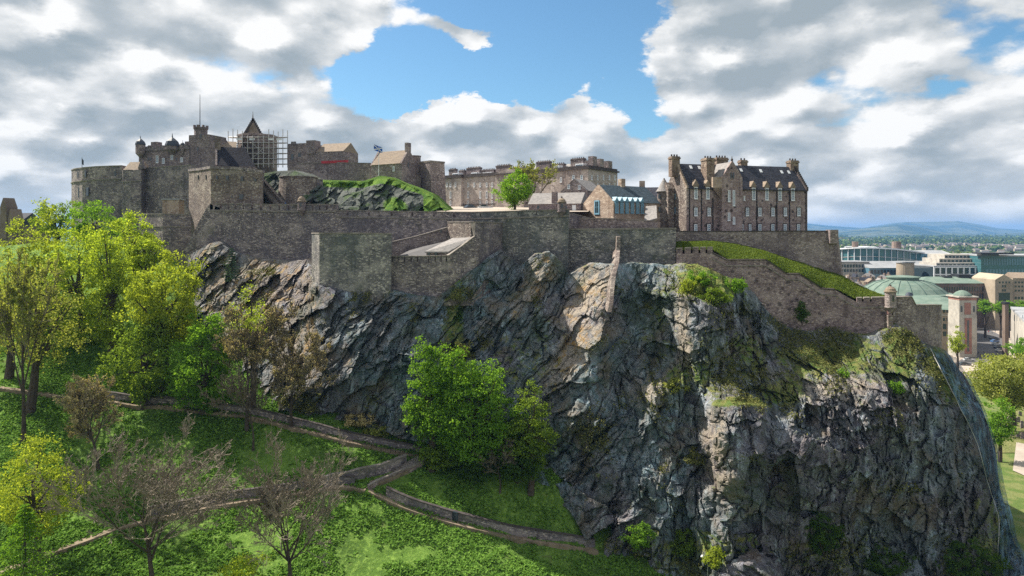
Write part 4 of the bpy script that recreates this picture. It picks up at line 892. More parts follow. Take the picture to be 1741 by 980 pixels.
p = at(644, 0, 178); fl = thing('flag', 'blue flag with white diagonal cross flying beside the chapel', 'flag', (p.x, p.y, zat(262, 178)))
MB().tube([(p.x, p.y, zat(300, 178)), (p.x, p.y, zat(249, 178))], [.09, .05], 6).build('pole', M['white'], fl)
M['blue_cloth'] = plain('blue_cloth', (.02, .10, .42), .7, .1)
def flagmesh(w, x0, x1, y0, y1, off, wav=.35):
    V = []; n = 24
    for i in range(n + 1):
        for j in range(2):
            t = i / n; V.append((p.x + x0 + (x1 - x0) * t, p.y + off + wav * math.sin(t * 5) , zat(254, 178) + y0 + (y1 - y0) * t + (w if j else -w)))
    return V, [(2 * i, 2 * i + 2, 2 * i + 3, 2 * i + 1) for i in range(n)]
V, Fq = flagmesh(.75, -1.3, 1.0, .55, -.35, 0); mb = MB(); mb.poly(V, Fq); mb.build('cloth', M['blue_cloth'], fl)
for sgn in (1, -1):
    for off in (-.03, .03):
        V, Fq = flagmesh(.13, -1.3, 1.0, .55 + .6 * sgn, -.35 - .6 * sgn, off); mb = MB(); mb.poly(V, Fq); mb.build('cross', M['white'], fl)
mb = MB(); mb.poly([at(740, 362, 150), at(1000, 360, 146), at(1010, 350, 205), at(1010, 352, 240), at(748, 351, 245)], [(0, 1, 2, 3, 4)]); tag(mb.build('courtyard', M['paving']), kind='structure')

# ---------------------------------------------------------------- long barrack block
nb = thing('barrack_block', 'long pinkish barrack block with pediment and many slab chimneys', 'barracks', at(860, 350, 225))
f = Fr(753, 240, 1000, 202); f.n = Vector((-f.u.y, f.u.x)); E = 118.55; G = 106.0; W = 17.0
mb = MB(); f.box(mb, 0, f.L, 1.2, W, G, E); f.box(mb, 0, f.U(784), 0, 1.2, G, E); f.box(mb, f.U(842), f.U(890), 0, 1.2, G, E); f.box(mb, f.U(962), f.L, 0, 1.2, G, E); mb.build('wall', M['pink'], nb)
mb = MB(); f.box(mb, -.5, f.L + .5, .8, W + .5, E, E + .45)
for a, b in ((0, f.U(784)), (f.U(842), f.U(890)), (f.U(962), f.L)): f.box(mb, a - .5, b + .5, -.45, .8, E + .001, E + .452)
f.box(mb, 0, f.L, 1.0, W, E + .45, E + 1.1); f.box(mb, f.U(962), f.L, 0, 1.0, E + .452, E + 1.1); f.box(mb, 0, f.U(784), 0, 1.0, E + .452, E + 1.1); mb.build('cornice', M['dark_trim'], nb)
mb = MB(); f.box(mb, 0, f.L, .95, 1.2, G + 3.0, G + 3.3); mb.build('string_course', M['dark_trim'], nb)
mb = MB(); f.gable(mb, 1, f.L - 1, 2.5, W - 1, E + .5, E + 3.0, hip=5); mb.build('roof', M['slate_grey'], nb)
mb = MB(); f.pyramid_gable(mb, f.U(842), f.U(890), -.1, 6, E + .45, f.Z(865, 286), .3); mb.build('pediment', M['pink'], nb)
ww = MB(); um = (f.U(842) + f.U(890)) / 2; zz = E + 1.6; ww.lathe((f.pt(um, -.12)[0], f.pt(um, -.12)[1]), [(.01, zz)], 4); 
def slab(px0, px1, y, back=5.0, th=1.4, mat='wall_brown'):
    u0 = f.U(px0, back); u1 = f.U(px1, back); zt = zat(y, f.pt(u0, back)[1])
    mb = MB(); f.box(mb, u0, u1, back, back + th, E + .5, zt); c = mb.build('chimney', M[mat], nb)
    mb = MB(); f.box(mb, u0 - .12, u1 + .12, back - .12, back + th + .12, zt - .5, zt - .25); 
    n = max(2, int((u1 - u0) / .7))
    for i in range(n): q0 = f.pt(u0 + (i + .5) * (u1 - u0) / n, back + th / 2); mb.lathe(q0, [(.17, zt), (.14, zt + .4)], 6)
    mb.build('chimney_pots', M['dark_trim'], c)
for s in ((763, 773.5, 288), (780, 789, 290), (793, 815, 286), (818, 839, 289.5), (843, 866, 282), (870, 889, 285.5), (911.5, 934, 275.5), (937, 958, 279.5), (970, 992, 270.5), (994, 1005, 274)): slab(*s)
for s in ((1005, 1015.5, 267.5, 2.5), (1019.5, 1029.5, 270, 6.5), (1033, 1043, 271.5, 11.5)): 
    u0 = f.L - 1.6; v = s[3]; zt = zat(s[2], 207); mb = MB(); f.box(mb, u0, f.L + .1, v, v + 2.2, E + 1.1, zt); mb.build('chimney', M['wall_brown'], nb)
for a, b, y0, y1 in ((769, 780, 295, 301), (801, 811, 294, 300), (820, 836, 294, 299.5), (978, 992, 279, 286), (942, 951, 282, 289)):
    u0, u1 = f.U(a, 3), f.U(b, 3); D = f.pt(u0, 3)[1]; mb = MB(); f.box(mb, u0, u1, 3, 6, zat(y1, D) - .4, zat(y0, D)); d = mb.build('dormer', M['white'], nb); f.win(d, u0 + .2, u1 - .2, zat(y1, D), zat(y0, D) - .2, v=2.98, cols=3, rws=1)
for px in (760, 766, 774.5, 796, 806.5, 816.5, 827.6, 837):
    v = 0 if px < 784 else 1.2
    for y0, y1 in ((311, 318), (325.5, 337), (341.5, 349)):
        if px in (760, 774.5, 806.5) and y0 > 312: continue
        f.winp(nb, px, y0, y1, 3.6, v=v - .02, fm='white', gm='glass_dark', rws=2, bar=.12)
for px in (893, 902, 954): f.winp(nb, px, 302, 310, 4, v=1.18, gm='glass_dark', rws=2)
for px in (975, 989): f.winp(nb, px, 298, 306, 5, v=-.02, gm='glass_blue', rws=2); f.winp(nb, px, 313, 322, 5, v=-.02, gm='glass_blue', rws=2)
fs = Fr(0, 0, 0, 0, (Vector(f.pt(f.L, 0)), Vector(f.pt(f.L, W)))); fs.n = -f.u
for px in (1006, 1016, 1026, 1036, 1045):
    for y0, y1 in ((298, 306), (312, 321)): fs.winp(nb, px, y0, y1, 3.2, v=-.02, gm='glass_blue', rws=2, bar=.12)
for px, col_ in ((800, 'car_dark'), (826, 'car_white'), (813, 'x')): pass

# ---------------------------------------------------------------- small buildings behind the parapet
def gabled(label, name, pa, Da, pb, Db, yb, ye, yr, W, wm_='wall_brown', rm='slate_grey', over=.25, cat='building', grp=None, ref=None, hip=0):
    f = Fr(pa, Da, pb, Db); f.n = Vector((-f.u.y, f.u.x)); ref = ref or pa
    t = thing(name, label, cat, (*f.pt(f.L / 2, W / 2), f.Z(ref, yb)), grp)
    ze, zr = f.Z(ref, ye), zat(yr, f.pt(f.U(ref), W / 2)[1])
    mb = MB(); f.box(mb, 0, f.L, 0, W, f.Z(ref, yb) - 3, ze)
    if not hip: f.gable(mb, 0.02, .4, 0.02, W - .02, ze - .01, zr - .06); f.gable(mb, f.L - .4, f.L - .02, 0.02, W - .02, ze - .01, zr - .06)
    mb.build('wall', M[wm_], t)
    mb = MB(); f.gable(mb, -.15, f.L + .15, 0, W, ze, zr, over, hip=hip); r = mb.build('roof', M[rm], t)
    return f, t, ze, zr, r
f, t, ze, zr, r = gabled('long low building with grey slate roof and a single chimney behind the parapet', 'guard_house', 899, 161, 987, 157, 358, 347.5, 329, 8, 'wall_brown', 'slate_grey')
mb = MB(); f.box(mb, f.U(938), f.U(946), -.1, 1.3, ze - 1, f.Z(942, 326)); mb.build('chimney', M['wall_brown'], t)
f.hole(t, 976, 349, 358, 6.5, 'door', 'white', v=-.03); f.hole(t, 962, 350, 356, 4, v=-.03); f.hole(t, 915, 350, 355, 4, v=-.03)
g2 = thing('store_building', 'gable-fronted building with white windows and pale side roof', 'building', at(975, 335, 176)); f = Fr(953, 177, 998, 173.5)
mb = MB(); f.box(mb, 0, f.L, 0, 12, 105, f.Z(955, 326)); f.pyramid_gable(mb, 0.05, f.L - .05, .02, .5, f.Z(955, 326) - .02, f.Z(974, 304.5)); mb.build('wall', M['wall_brown'], g2)
mb = MB(); f.pyramid_gable(mb, 0, f.L, .5, 12, f.Z(955, 326), f.Z(974, 304.5) + .12, .3); mb.build('roof', M['slate_grey'], g2)
for px, y0, y1 in ((967, 314, 321), (985, 315, 322), (974, 328, 334)): f.winp(g2, px, y0, y1, 4.5, v=-.02, rws=2)
bl = thing('tea_house', 'stone building with blue painted windows and a row of small gablets', 'building', at(1030, 375, 151))
A = at(1043, 0, 148.5).xy; ang = R(33); B = A + Vector((math.cos(ang), math.sin(ang))) * 14.5
f = Fr(0, 0, 0, 0, (A, B)); f.n = Vector((-f.u.y, f.u.x)); W = 10.5
ze = f.Z(1043, 344); zr = ze + 4.1; zb = 99.0
mb = MB(); f.box(mb, 0, f.L, 0, W, zb, ze); f.gable(mb, 0.02, .45, .02, W - .02, ze - .01, zr); mb.build('wall', M['sand'], bl)
mb = MB(); f.gable(mb, .45, f.L, 0, W, ze, zr, .3); mb.build('roof', M['slate_blue'], bl)
fg = Fr(0, 0, 0, 0, (Vector(f.pt(0, W)), A)); fg.n = f.u.copy()
fg.winp(bl, 1015, 341, 364, 13, fm='white_blue', gm='glass_dark', v=-.03, cols=2, rws=2, bar=.28)
for i, px in enumerate((1047.5, 1056, 1065, 1074, 1083, 1091)):
    u = f.U(px, 0); hw = .45; zt = ze + .7
    mb = MB(); f.box(mb, u - hw, u + hw, -.2, 2.5, ze - .5, ze + .35); f.pyramid_gable(mb, u - hw - .1, u + hw + .1, -.3, 3.5, ze + .35, zt + .5); d = mb.build('gablet', M['white_blue'], bl)
    f.win(bl, u - .45, u + .45, ze - 2.3, ze - .1, fm='white_blue', gm='glass_blue', v=-.21, rws=3, cols=1)
mb = MB(); f.box(mb, 6.6, 7.8, W / 2 - .5, W / 2 + .7, zr - .5, zr + 1.6); mb.build('chimney', M['sand'], bl)
f5, t5, ze5, zr5, _ = gabled('dark slate-roofed building with one tall chimney beside the hospital', 'store_building', 1040, 168, 1122, 166, 375, 352, 319, 12, 'wall_brown', 'slate', ref=1091)
mb = MB(); f5.box(mb, f5.U(1087), f5.U(1096.5), -.4, 1.2, ze5 - 1, f5.Z(1091, 308)); mb.build('chimney', M['sand'], t5)
lr = thing('lean_to_building', 'low outbuilding with a pale sloping roof beside the stair tower', 'outbuilding', at(1106, 375, 150))
q = [at(1095, 377, 148), at(1117, 371, 147), at(1116, 349.5, 151), at(1098, 351, 152)]
mb = MB(); mb.poly(q + [p_ - Vector((0, 0, .2)) for p_ in q], [(0, 1, 2, 3), (7, 6, 5, 4), (0, 4, 5, 1), (1, 5, 6, 2), (2, 6, 7, 3), (3, 7, 4, 0)]); mb.build('roof', M['slate_grey'], lr)
f = Fr(1095, 148.3, 1119, 147.2); mb = MB(); f.box(mb, 0, f.L, 0, 3, 97, zat(378, 148)); mb.build('wall', M['sand'], lr)
wall('garden_wall', 'low green-capped wall in front of the blue painted building', [(985, 144, 372, 400), (1040, 142.5, 373, 400), (1118, 141, 377, 400)], .8, 'wall_brown', .2)

wall('yard_wall', 'dark retaining wall stepping back behind the tall bastion corner', [(962, 147, 361, 420), (1003, 146.5, 372, 420)], 1.0, 'wall', .2)
mb = MB(); mb.poly([at(962, 0, 141), at(1152, 0, 139), at(1160, 0, 180), at(955, 0, 180)], [(0, 1, 2, 3)]); mb.v = [(x, y, 98.9) for x, y, z in mb.v]; tag(mb.build('courtyard', M['asphalt']), kind='structure')
# ---------------------------------------------------------------- the hospital
hs = thing('hospital', 'large rubble hospital with steep dark slate roof, dormers and white sash windows', 'building', at(1270, 394, 155))
f = Fr(1167.3, 150, 1372.8, 158.3); f.n = Vector((-f.u.y, f.u.x)); W = 9.5; L = f.L
E = f.Z(1167.3, 321.5); RZ = f.Z(1200, 280) ; RZ = zat(279.5, f.pt(f.U(1200), W / 2)[1]); G = 96.0
mb = MB(); f.box(mb, 0, L, 0, W, G, E); mb.build('wall', M['hospital'], hs)
mb = MB(); f.gable(mb, .5, L - .5, 0, W, E, RZ, .25); mb.build('roof', M['slate'], hs)
for a, b in ((-.05, .5), (L - .5, L + .05)):
    mb = MB(); f.gable(mb, a, b, -.12, W + .12, E - .25, RZ + .45); mb.build('gable', M['wall_light'] if a < 1 else M['hospital'], hs)
sf = Fr(0, 0, 0, 0, (Vector(f.pt(-.06, W)), Vector(f.pt(-.06, 0)))); sf.n = f.u.copy()
mb = MB(); f.box(mb, -.04, 0.0, 0.004, W, G, E - .2); mb.build('end_wall', M['wall_light'], hs)
st = MB()                                                # stepped skews on the far gable
for i in range(13):
    v = i * (W / 2) / 13; z = E + (RZ - E) * i / 13; f.box(st, L - .45, L + .12, v - .2, v + .25, z, z + 1.0)
st.build('crow_steps', M['dark_trim'], hs)
st = MB()
for i in range(11):
    v = i * (W / 2) / 11; z = E + (RZ - E) * i / 11; f.box(st, -.14, .3, v - .25, v + .2, z + .1, z + .75)
st.build('crow_steps', M['sand'], hs)
def stack(px0, px1, y, back, depth, zb=None, mat='chimney'):
    u0, u1 = f.U(px0, back), f.U(px1, back); D = f.pt(u0, back)[1]; zt = zat(y, D); mb = MB()
    f.box(mb, u0, u1, back, back + depth, zb or (RZ - 3), zt - .9); f.box(mb, u0 - .14, u1 + .14, back - .14, back + depth + .14, zt - .9, zt - .55); f.box(mb, u0, u1, back, back + depth, zt - .55, zt - .3)
    c = mb.build('chimney', M[mat], hs); mb = MB(); n = max(2, int((u1 - u0) / .65))
    for i in range(n):
        q0 = f.pt(u0 + (i + .5) * (u1 - u0) / n, back + depth / 2); mb.lathe(q0, [(.2, zt - .3), (.17, zt + .2)], 8)
    mb.build('chimney_pots', M['dark_trim'], c)
stack(1142.5, 1156, 263.5, W / 2 - .8, 1.6); stack(1201.5, 1215, 266, .9, 2.4, E + .5); stack(1219, 1238, 265.5, W / 2 + .3, 1.5); stack(1260, 1271, 270, W / 2 + .2, 1.3); stack(1344.5, 1358, 270.5, W / 2 - .8, 1.6)
# cross gable wing
ua, ub = f.U(1228, -1.6), f.U(1262.5, -1.6); zt = zat(272.5, f.pt(ua, -1.6)[1]); zs = zat(301, f.pt(ua, -1.6)[1]); um = (ua + ub) / 2
wg = MB(); f.box(wg, ua, ub, -1.6, .02, G, zs); f.pyramid_gable(wg, ua, ub, -1.6, -1.1, zs, zt); wing = wg.build('gabled_wing', M['hospital'], hs)
mb = MB(); f.pyramid_gable(mb, ua - .05, ub + .05, -1.1, W / 2, zs, zt - .25, .1); mb.build('roof', M['slate_grey'], wing)
mb = MB(); f.box(mb, ua - .001, ub + .001, .02, W / 2 - .5, E - 3, zs - .003); mb.build('cheek', M['sand'], wing)
ul = f.U(1213, -.6); mb = MB(); P = [f.pt(ul, -.4), f.pt(ua - .003, -1.5), f.pt(ua - .003, 2.0), f.pt(ul, 2.0)]
mb.poly([(x, y, E + (.3 if i in (0, 3) else .3)) for i, (x, y) in enumerate(P)] + [(x, y, zs + (.0 if i in (1, 2) else .0)) for i, (x, y) in enumerate(P)] + [(P[1][0], P[1][1], E - 2.6)], [(0, 8, 1), (0, 1, 5, 4), (4, 5, 6, 7), (2, 3, 7, 6), (3, 0, 4, 7), (1, 2, 6, 5), (1, 8, 0)])
mb.build('skewed_bay', M['sand'], wing)
mb = MB(); c0 = f.pt(um, -1.4); mb.lathe(c0, [(.22, zt - .1), (.3, zt + .2), (.1, zt + .5), (.04, zt + 1.0)], 8); mb.build('finial', M['dark_trim'], wing)
for px, y0, y1, ww in ((1243, 294, 304, 2.4), (1247, 294, 304, 2.4)): f.hole(wing, px, y0, y1, ww, v=-1.63)
for px, y0, y1, ww in ((1239.5, 324, 343, 4.2), (1247.5, 324, 350, 4.6), (1239.3, 362, 375, 4.6), (1247.7, 369, 381, 4.6)): f.winp(wing, px, y0, y1, ww, v=-1.62, rws=4)
for px in (1183, 1203.3, 1281.3, 1303.8, 1326, 1348):
    u = f.U(px); D = f.pt(u, 0)[1]; f.winp(hs, px, zy0 := 318.5 + (px - 1183) * .012, 338 + (px - 1183) * .018, 6.6, v=-.03, rws=5, bar=.15)
    mb = MB(); f.box(mb, u - .62, u + .62, -.05, 1.6, E - .05, E + .75); f.pyramid_gable(mb, u - .7, u + .7, -.1, 3.4, E + .75, E + 2.1, .12); mb.build('dormer', M['slate_tan'], hs)
    mb = MB(); mb.lathe(f.pt(u, -.05), [(.08, E + 2.0), (.03, E + 2.8)], 6); mb.build('finial', M['dark_trim'], hs)
for px in (1183, 1205.5, 1270.5, 1291.7, 1314, 1335, 1358): f.winp(hs, px, 353.5, 367, 6.2, v=-.03, rws=4, surround='dark_trim')
for px in (1182.6, 1205, 1261.5, 1275, 1291.7, 1313.7, 1334.7, 1357.4): f.winp(hs, px, 381.5, 396, 6.0 if px not in (1275, 1261.5) else 4.8, v=-.03, rws=4, surround='dark_trim', gm='glass_blue')
for px in (1258.5, 1265.3): f.winp(hs, px, 333.5, 340.5, 2.8, v=-.03, rws=2)
for px in (1172, 1192.3, 1211.5, 1286.3, 1320.3, 1342, 1370):
    u = f.U(px); x, y = f.pt(u, -.14); MB().tube([(x, y, 97), (x, y, E - (.1 if px != 1211.5 else 2))], .11, 6).build('drainpipe', M['dark_metal'], hs)
mb = MB(); f.box(mb, 0.5, ua - .2, -.42, -.2, E - .02, E + .14); f.box(mb, ub + .2, L - .5, -.42, -.2, E - .02, E + .14); mb.build('gutter', M['dark_metal'], hs)
for px, py in ((1174.5, 284), (1189, 284.5), (1260, 287), (1293.5, 287.5), (1329, 288.5), (1341, 288.5)):
    # roof lights lie in the slope
    k = (W / 2 + .25) ; t0 = (RZ - zat(py, 154)) / (RZ - E); t0 = max(.06, min(.9, t0)); v0 = W / 2 - t0 * W / 2; u = f.U(px, v0); z0 = RZ - t0 * (RZ - E)
    sl_ = (RZ - E) / (W / 2 + .25); mb = MB()
    P = [(u - .3, v0 - .35), (u + .3, v0 - .35), (u + .3, v0 + .25), (u - .3, v0 + .25)]
    mb.poly([(*f.pt(a, b), z0 + (b - v0) * sl_ + .14) for a, b in P] + [(*f.pt(a, b), z0 + (b - v0) * sl_ - .1) for a, b in P], [(0, 1, 2, 3), (4, 5, 1, 0), (5, 6, 2, 1), (6, 7, 3, 2), (7, 4, 0, 3)]); mb.build('roof_light', M['white'], hs)
sf.hole(hs, 1149, 297, 302, 2, v=-.05); 
for y0, y1 in ((330, 339), (353, 364)): sf.hole(hs, 1147.5, y0, y1, 3.2, 'window', 'glass_blue', v=-.05)
stt = MB(); c = f.pt(-.9, W - .3); D = c[1]; rr = 11.0 / F * D; cx_ = (at(1126.5, 0, D).x, D - 1.5)
tt = thing('stair_tower', 'round stair tower with conical grey roof at the hospital gable', 'tower', (cx_[0], cx_[1], 98))
MB().lathe(cx_, [(rr, 94), (rr, zat(329, D)), (rr + .15, zat(328, D)), (rr + .15, zat(326.5, D))], 20).build('wall', M['wall_light'], tt)
MB().lathe(cx_, [(rr + .4, zat(326.8, D)), (rr * .95, zat(322, D)), (.12, zat(304, D))], 20).build('roof', M['slate_grey'], tt)
for y0, y1 in ((332, 339), (353, 361)):
    mb = MB(); x = at(1119, 0, D - rr).x; mb.box(x - .2, x + .2, cx_[1] - rr - .0, cx_[1] - rr * .6, zat(y1, D), zat(y0, D)); mb.build('window', M['glass_dark'], tt)
mb = MB(); u_ = -1.5; f.box(mb, -1.8, -.2, 5.0, 7.4, G, zat(322, D - 2)); f.gable(mb, -1.8, -.2, 4.9, 7.5, zat(322, D - 2), zat(311, D - 2)); mb.build('porch_gable', M['wall_light'], tt)
# ---------------------------------------------------------------- foliage
def leaf_mat(name, c1, c2, c3, trans=0.5):
    m, q = newmat(name); g = q.n('NewGeometry'); r = g.outputs['Random Per Island']
    k = ramp(q, r, [(0.0, c1), (0.5, c2), (1.0, c3)])
    big = q.noise(g.outputs['Position'], 0.45, 3, 0.6); k = q.mix(q.ss(big, 0.4, 0.65, 0, 0.35), k, c1)
    a = q.n('BsdfDiffuse', {'Color': k}); b = q.n('BsdfTranslucent', {'Color': q.mix(1.0, k, (1.3, 1.25, 0.55), 'MULTIPLY')})
    s = q.n('MixShader', {0: trans, 1: a, 2: b}); q.n('OutputMaterial', {0: s}); return m
M['leaf_yellow'] = leaf_mat('yellow_green_leaves', (0.19, 0.25, 0.03), (0.31, 0.38, 0.05), (0.42, 0.48, 0.09))
M['leaf_lime'] = leaf_mat('lime_leaves', (0.192, 0.269, 0.032), (0.333, 0.435, 0.051), (0.461, 0.550, 0.096))
M['leaf_bright'] = leaf_mat('fresh_green_leaves', (0.096, 0.192, 0.023), (0.173, 0.326, 0.036), (0.256, 0.435, 0.077))
M['leaf_mid'] = leaf_mat('mid_green_leaves', (0.102, 0.160, 0.026), (0.179, 0.269, 0.041), (0.269, 0.371, 0.077))
M['leaf_dark'] = leaf_mat('dark_green_leaves', (0.040, 0.079, 0.019), (0.079, 0.144, 0.032), (0.135, 0.216, 0.047))
M['leaf_pale'] = leaf_mat('pale_olive_leaves', (0.18, 0.21, 0.05), (0.29, 0.33, 0.08), (0.42, 0.44, 0.15), 0.45)
M['leaf_beige'] = leaf_mat('budding_twigs', (0.278, 0.223, 0.111), (0.445, 0.371, 0.186), (0.612, 0.520, 0.278), 0.25)
M['leaf_conifer'] = leaf_mat('blue_green_needles', (0.047, 0.088, 0.056), (0.088, 0.144, 0.088), (0.144, 0.208, 0.128), 0.15)
M['leaf_ivy'] = leaf_mat('bank_leaves', (0.070, 0.145, 0.024), (0.125, 0.245, 0.038), (0.22, 0.37, 0.075), 0.35)
M['leaf_scrub'] = leaf_mat('scrub_leaves', (0.072, 0.079, 0.029), (0.135, 0.152, 0.047), (0.255, 0.239, 0.088), 0.2)
M['leaf_wood'] = leaf_mat('distant_leaves', (0.056, 0.096, 0.032), (0.096, 0.144, 0.045), (0.176, 0.223, 0.064), 0.2)
M['bark'] = plain('bark', (0.085, 0.065, 0.055), 0.95, 0.45, 2.0, 0.4)
M['bark_pale'] = plain('pale_twigs', (0.25, 0.21, 0.165), 0.95, 0.35, 2.0, 0.0)
M['bark_brown'] = plain('brown_twigs', (0.175, 0.145, 0.11), 0.95, 0.4, 2.0, 0.0)

def quads_at(P, size, rng, nb=None, k=0.6, asp=0.62):
    n = len(P); N = rng.normal(size=(n, 3)); N /= np.linalg.norm(N, axis=1, keepdims=True)
    if nb is not None: N = N * (1 - k) + nb * k; N /= np.maximum(np.linalg.norm(N, axis=1, keepdims=True), 1e-6)
    T = np.cross(N, rng.normal(size=(n, 3))); T /= np.maximum(np.linalg.norm(T, axis=1, keepdims=True), 1e-6); B = np.cross(N, T)
    s = (np.asarray(size) * rng.uniform(0.65, 1.35, n))[:, None]
    V = np.stack([P - T * s, P - B * s * asp + N * s * .15, P + T * s, P + B * s * asp + N * s * .15], 1).reshape(-1, 3)
    return V, np.arange(4 * n).reshape(n, 4)
def unit(a): return a / np.maximum(np.linalg.norm(a, axis=-1, keepdims=True), 1e-9)
def tubes(P, Rr, s=3):
    """P (n,k,3) centre lines, Rr (n,k) radii"""
    n, k = P.shape[:2]; T = np.gradient(P, axis=1); T = unit(T)
    ref = np.where(np.abs(T[..., 2:3]) > .9, np.array([1., 0, 0]), np.array([0, 0, 1.])); U = unit(np.cross(T, ref)); W = np.cross(T, U)
    a = 2 * np.pi * np.arange(s) / s
    V = P[:, :, None] + (U[:, :, None] * np.cos(a)[:, None] + W[:, :, None] * np.sin(a)[:, None]) * Rr[:, :, None, None]
    I = np.arange(n * k * s).reshape(n, k, s); J = np.roll(I, -1, 2)
    Fq = np.stack([I[:, :-1], J[:, :-1], J[:, 1:], I[:, 1:]], -1).reshape(-1, 4)
    return V.reshape(-1, 3), Fq
def cat_(lst):
    V, Fq, k = [], [], 0
    for v, f in lst: V.append(v); Fq.append(f + k); k += len(v)
    return np.concatenate(V), np.concatenate(Fq)
def branch_levels(rng, base, height, spread, levels, n0=6, lean=(0, 0), up=0.25, r0=None, kids=(7, 6, 5, 4), ratio=(0.62, 0.5, 0.45, 0.4), curl=0.25, trunk_frac=0.34, rmin=0.022):
    """a tree skeleton, level by level; returns list of (P, R)"""
    r0 = r0 or min(height * 0.022, .3); out = []
    H = height * trunk_frac * 1.9; t = np.linspace(0, 1, 7)
    Pt = base + np.stack([lean[0] * t ** 1.5 + .25 * np.sin(t * 5 + rng.uniform(0, 6)) * t, lean[1] * t ** 1.5 + .2 * np.sin(t * 4 + 1) * t, H * t], 1)[None]
    out.append((Pt, (r0 * (1.25 - 0.85 * t) + .25 * r0 * np.exp(-t * 12))[None])); par, parR, L = Pt, out[0][1], np.array([height * ratio[0]])
    for lv in range(levels):
        n = len(par); k = n0 if lv == 0 else kids[min(lv - 1, len(kids) - 1)]; K = par.shape[1]
        idx = np.repeat(np.arange(n), k); lo = 0.42 if lv == 0 else 0.22
        tt = rng.uniform(lo, 1.0, n * k); tt[::k] = 1.0; f = tt * (K - 1); i0 = np.minimum(f.astype(int), K - 2); fr_ = (f - i0)[:, None]
        S = par[idx, i0] * (1 - fr_) + par[idx, i0 + 1] * fr_; Tg = unit(par[idx, i0 + 1] - par[idx, i0]); R0 = (parR[idx, i0] * (1 - fr_[:, 0]) + parR[idx, i0 + 1] * fr_[:, 0]) * rng.uniform(.5, .8, n * k)
        rd = rng.normal(size=(n * k, 3)); rd[:, 2] *= .6; rd = unit(rd - Tg * (rd * Tg).sum(1, keepdims=True))
        ang = rng.uniform(0.45, 1.0, (n * k, 1)) * (spread if lv == 0 else 1.0); ang[::k] *= 0.35
        d = unit(Tg * np.cos(ang) + rd * np.sin(ang) + np.array([0, 0, up * (1 if lv < 2 else .4)]))
        ln = L[idx] * rng.uniform(.6, 1.1, n * k) * (1.15 - .5 * tt) * (1 if lv == 0 else ratio[min(lv, len(ratio) - 1)] / .5 * .68 if lv else 1)
        k5 = 5 if lv < 3 else 4; s = np.linspace(0, 1, k5)
        c1 = rng.normal(size=(n * k, 3)) * curl; c2 = rng.normal(size=(n * k, 3)) * curl * .6
        P = S[:, None] + ln[:, None, None] * (d[:, None] * s[:, None] + c1[:, None] * (s ** 2)[:, None] * .6 + c2[:, None] * np.sin(s * 3.1)[:, None] * .4 + np.array([0, 0, up * .35]) * (s ** 2)[:, None])
        Rr = np.maximum(R0[:, None] * (1 - .75 * s), rmin); out.append((P, Rr)); par, parR, L = P, Rr, ln
    return out
def crown_pts(rng, c, r, ncl, nl, clr, hollow=0.45, lobes=0.28, low=0.75):
    d = unit(rng.normal(size=(ncl, 3))); q = rng.uniform(0, 1, ncl) ** (1 / 2.6); q = hollow + (1 - hollow) * q
    sd = int(rng.integers(1000)); lob = 1 + lobes * 1.6 * vnoise(d[:, 0] * 1.9 + 5, d[:, 1] * 1.9 + 5, d[:, 2] * 1.9 + 5, sd)
    e = d * (q * lob)[:, None]; e[:, 0] *= np.where(e[:, 2] < 0, 1 + .25 * e[:, 2], 1 - .12 * e[:, 2]); e[:, 1] *= np.where(e[:, 2] < 0, 1 + .25 * e[:, 2], 1 - .12 * e[:, 2])
    e[:, 2] = np.where(e[:, 2] < 0, e[:, 2] * low, e[:, 2]); C = c + e * r
    clr = clr * .8; o = rng.normal(size=(ncl, nl, 3)) * np.array([1, 1, .62]) * (clr * rng.uniform(.6, 1.3, ncl))[:, None, None]; o = np.clip(o, -2.1 * clr, 2.1 * clr)
    P = (C[:, None] + o).reshape(-1, 3); nb = unit(unit(o).reshape(-1, 3) * .7 + np.repeat(unit(e), nl, 0) * .5 + np.array([0, 0, .45]))
    return P, nb, C
_seed = [100]
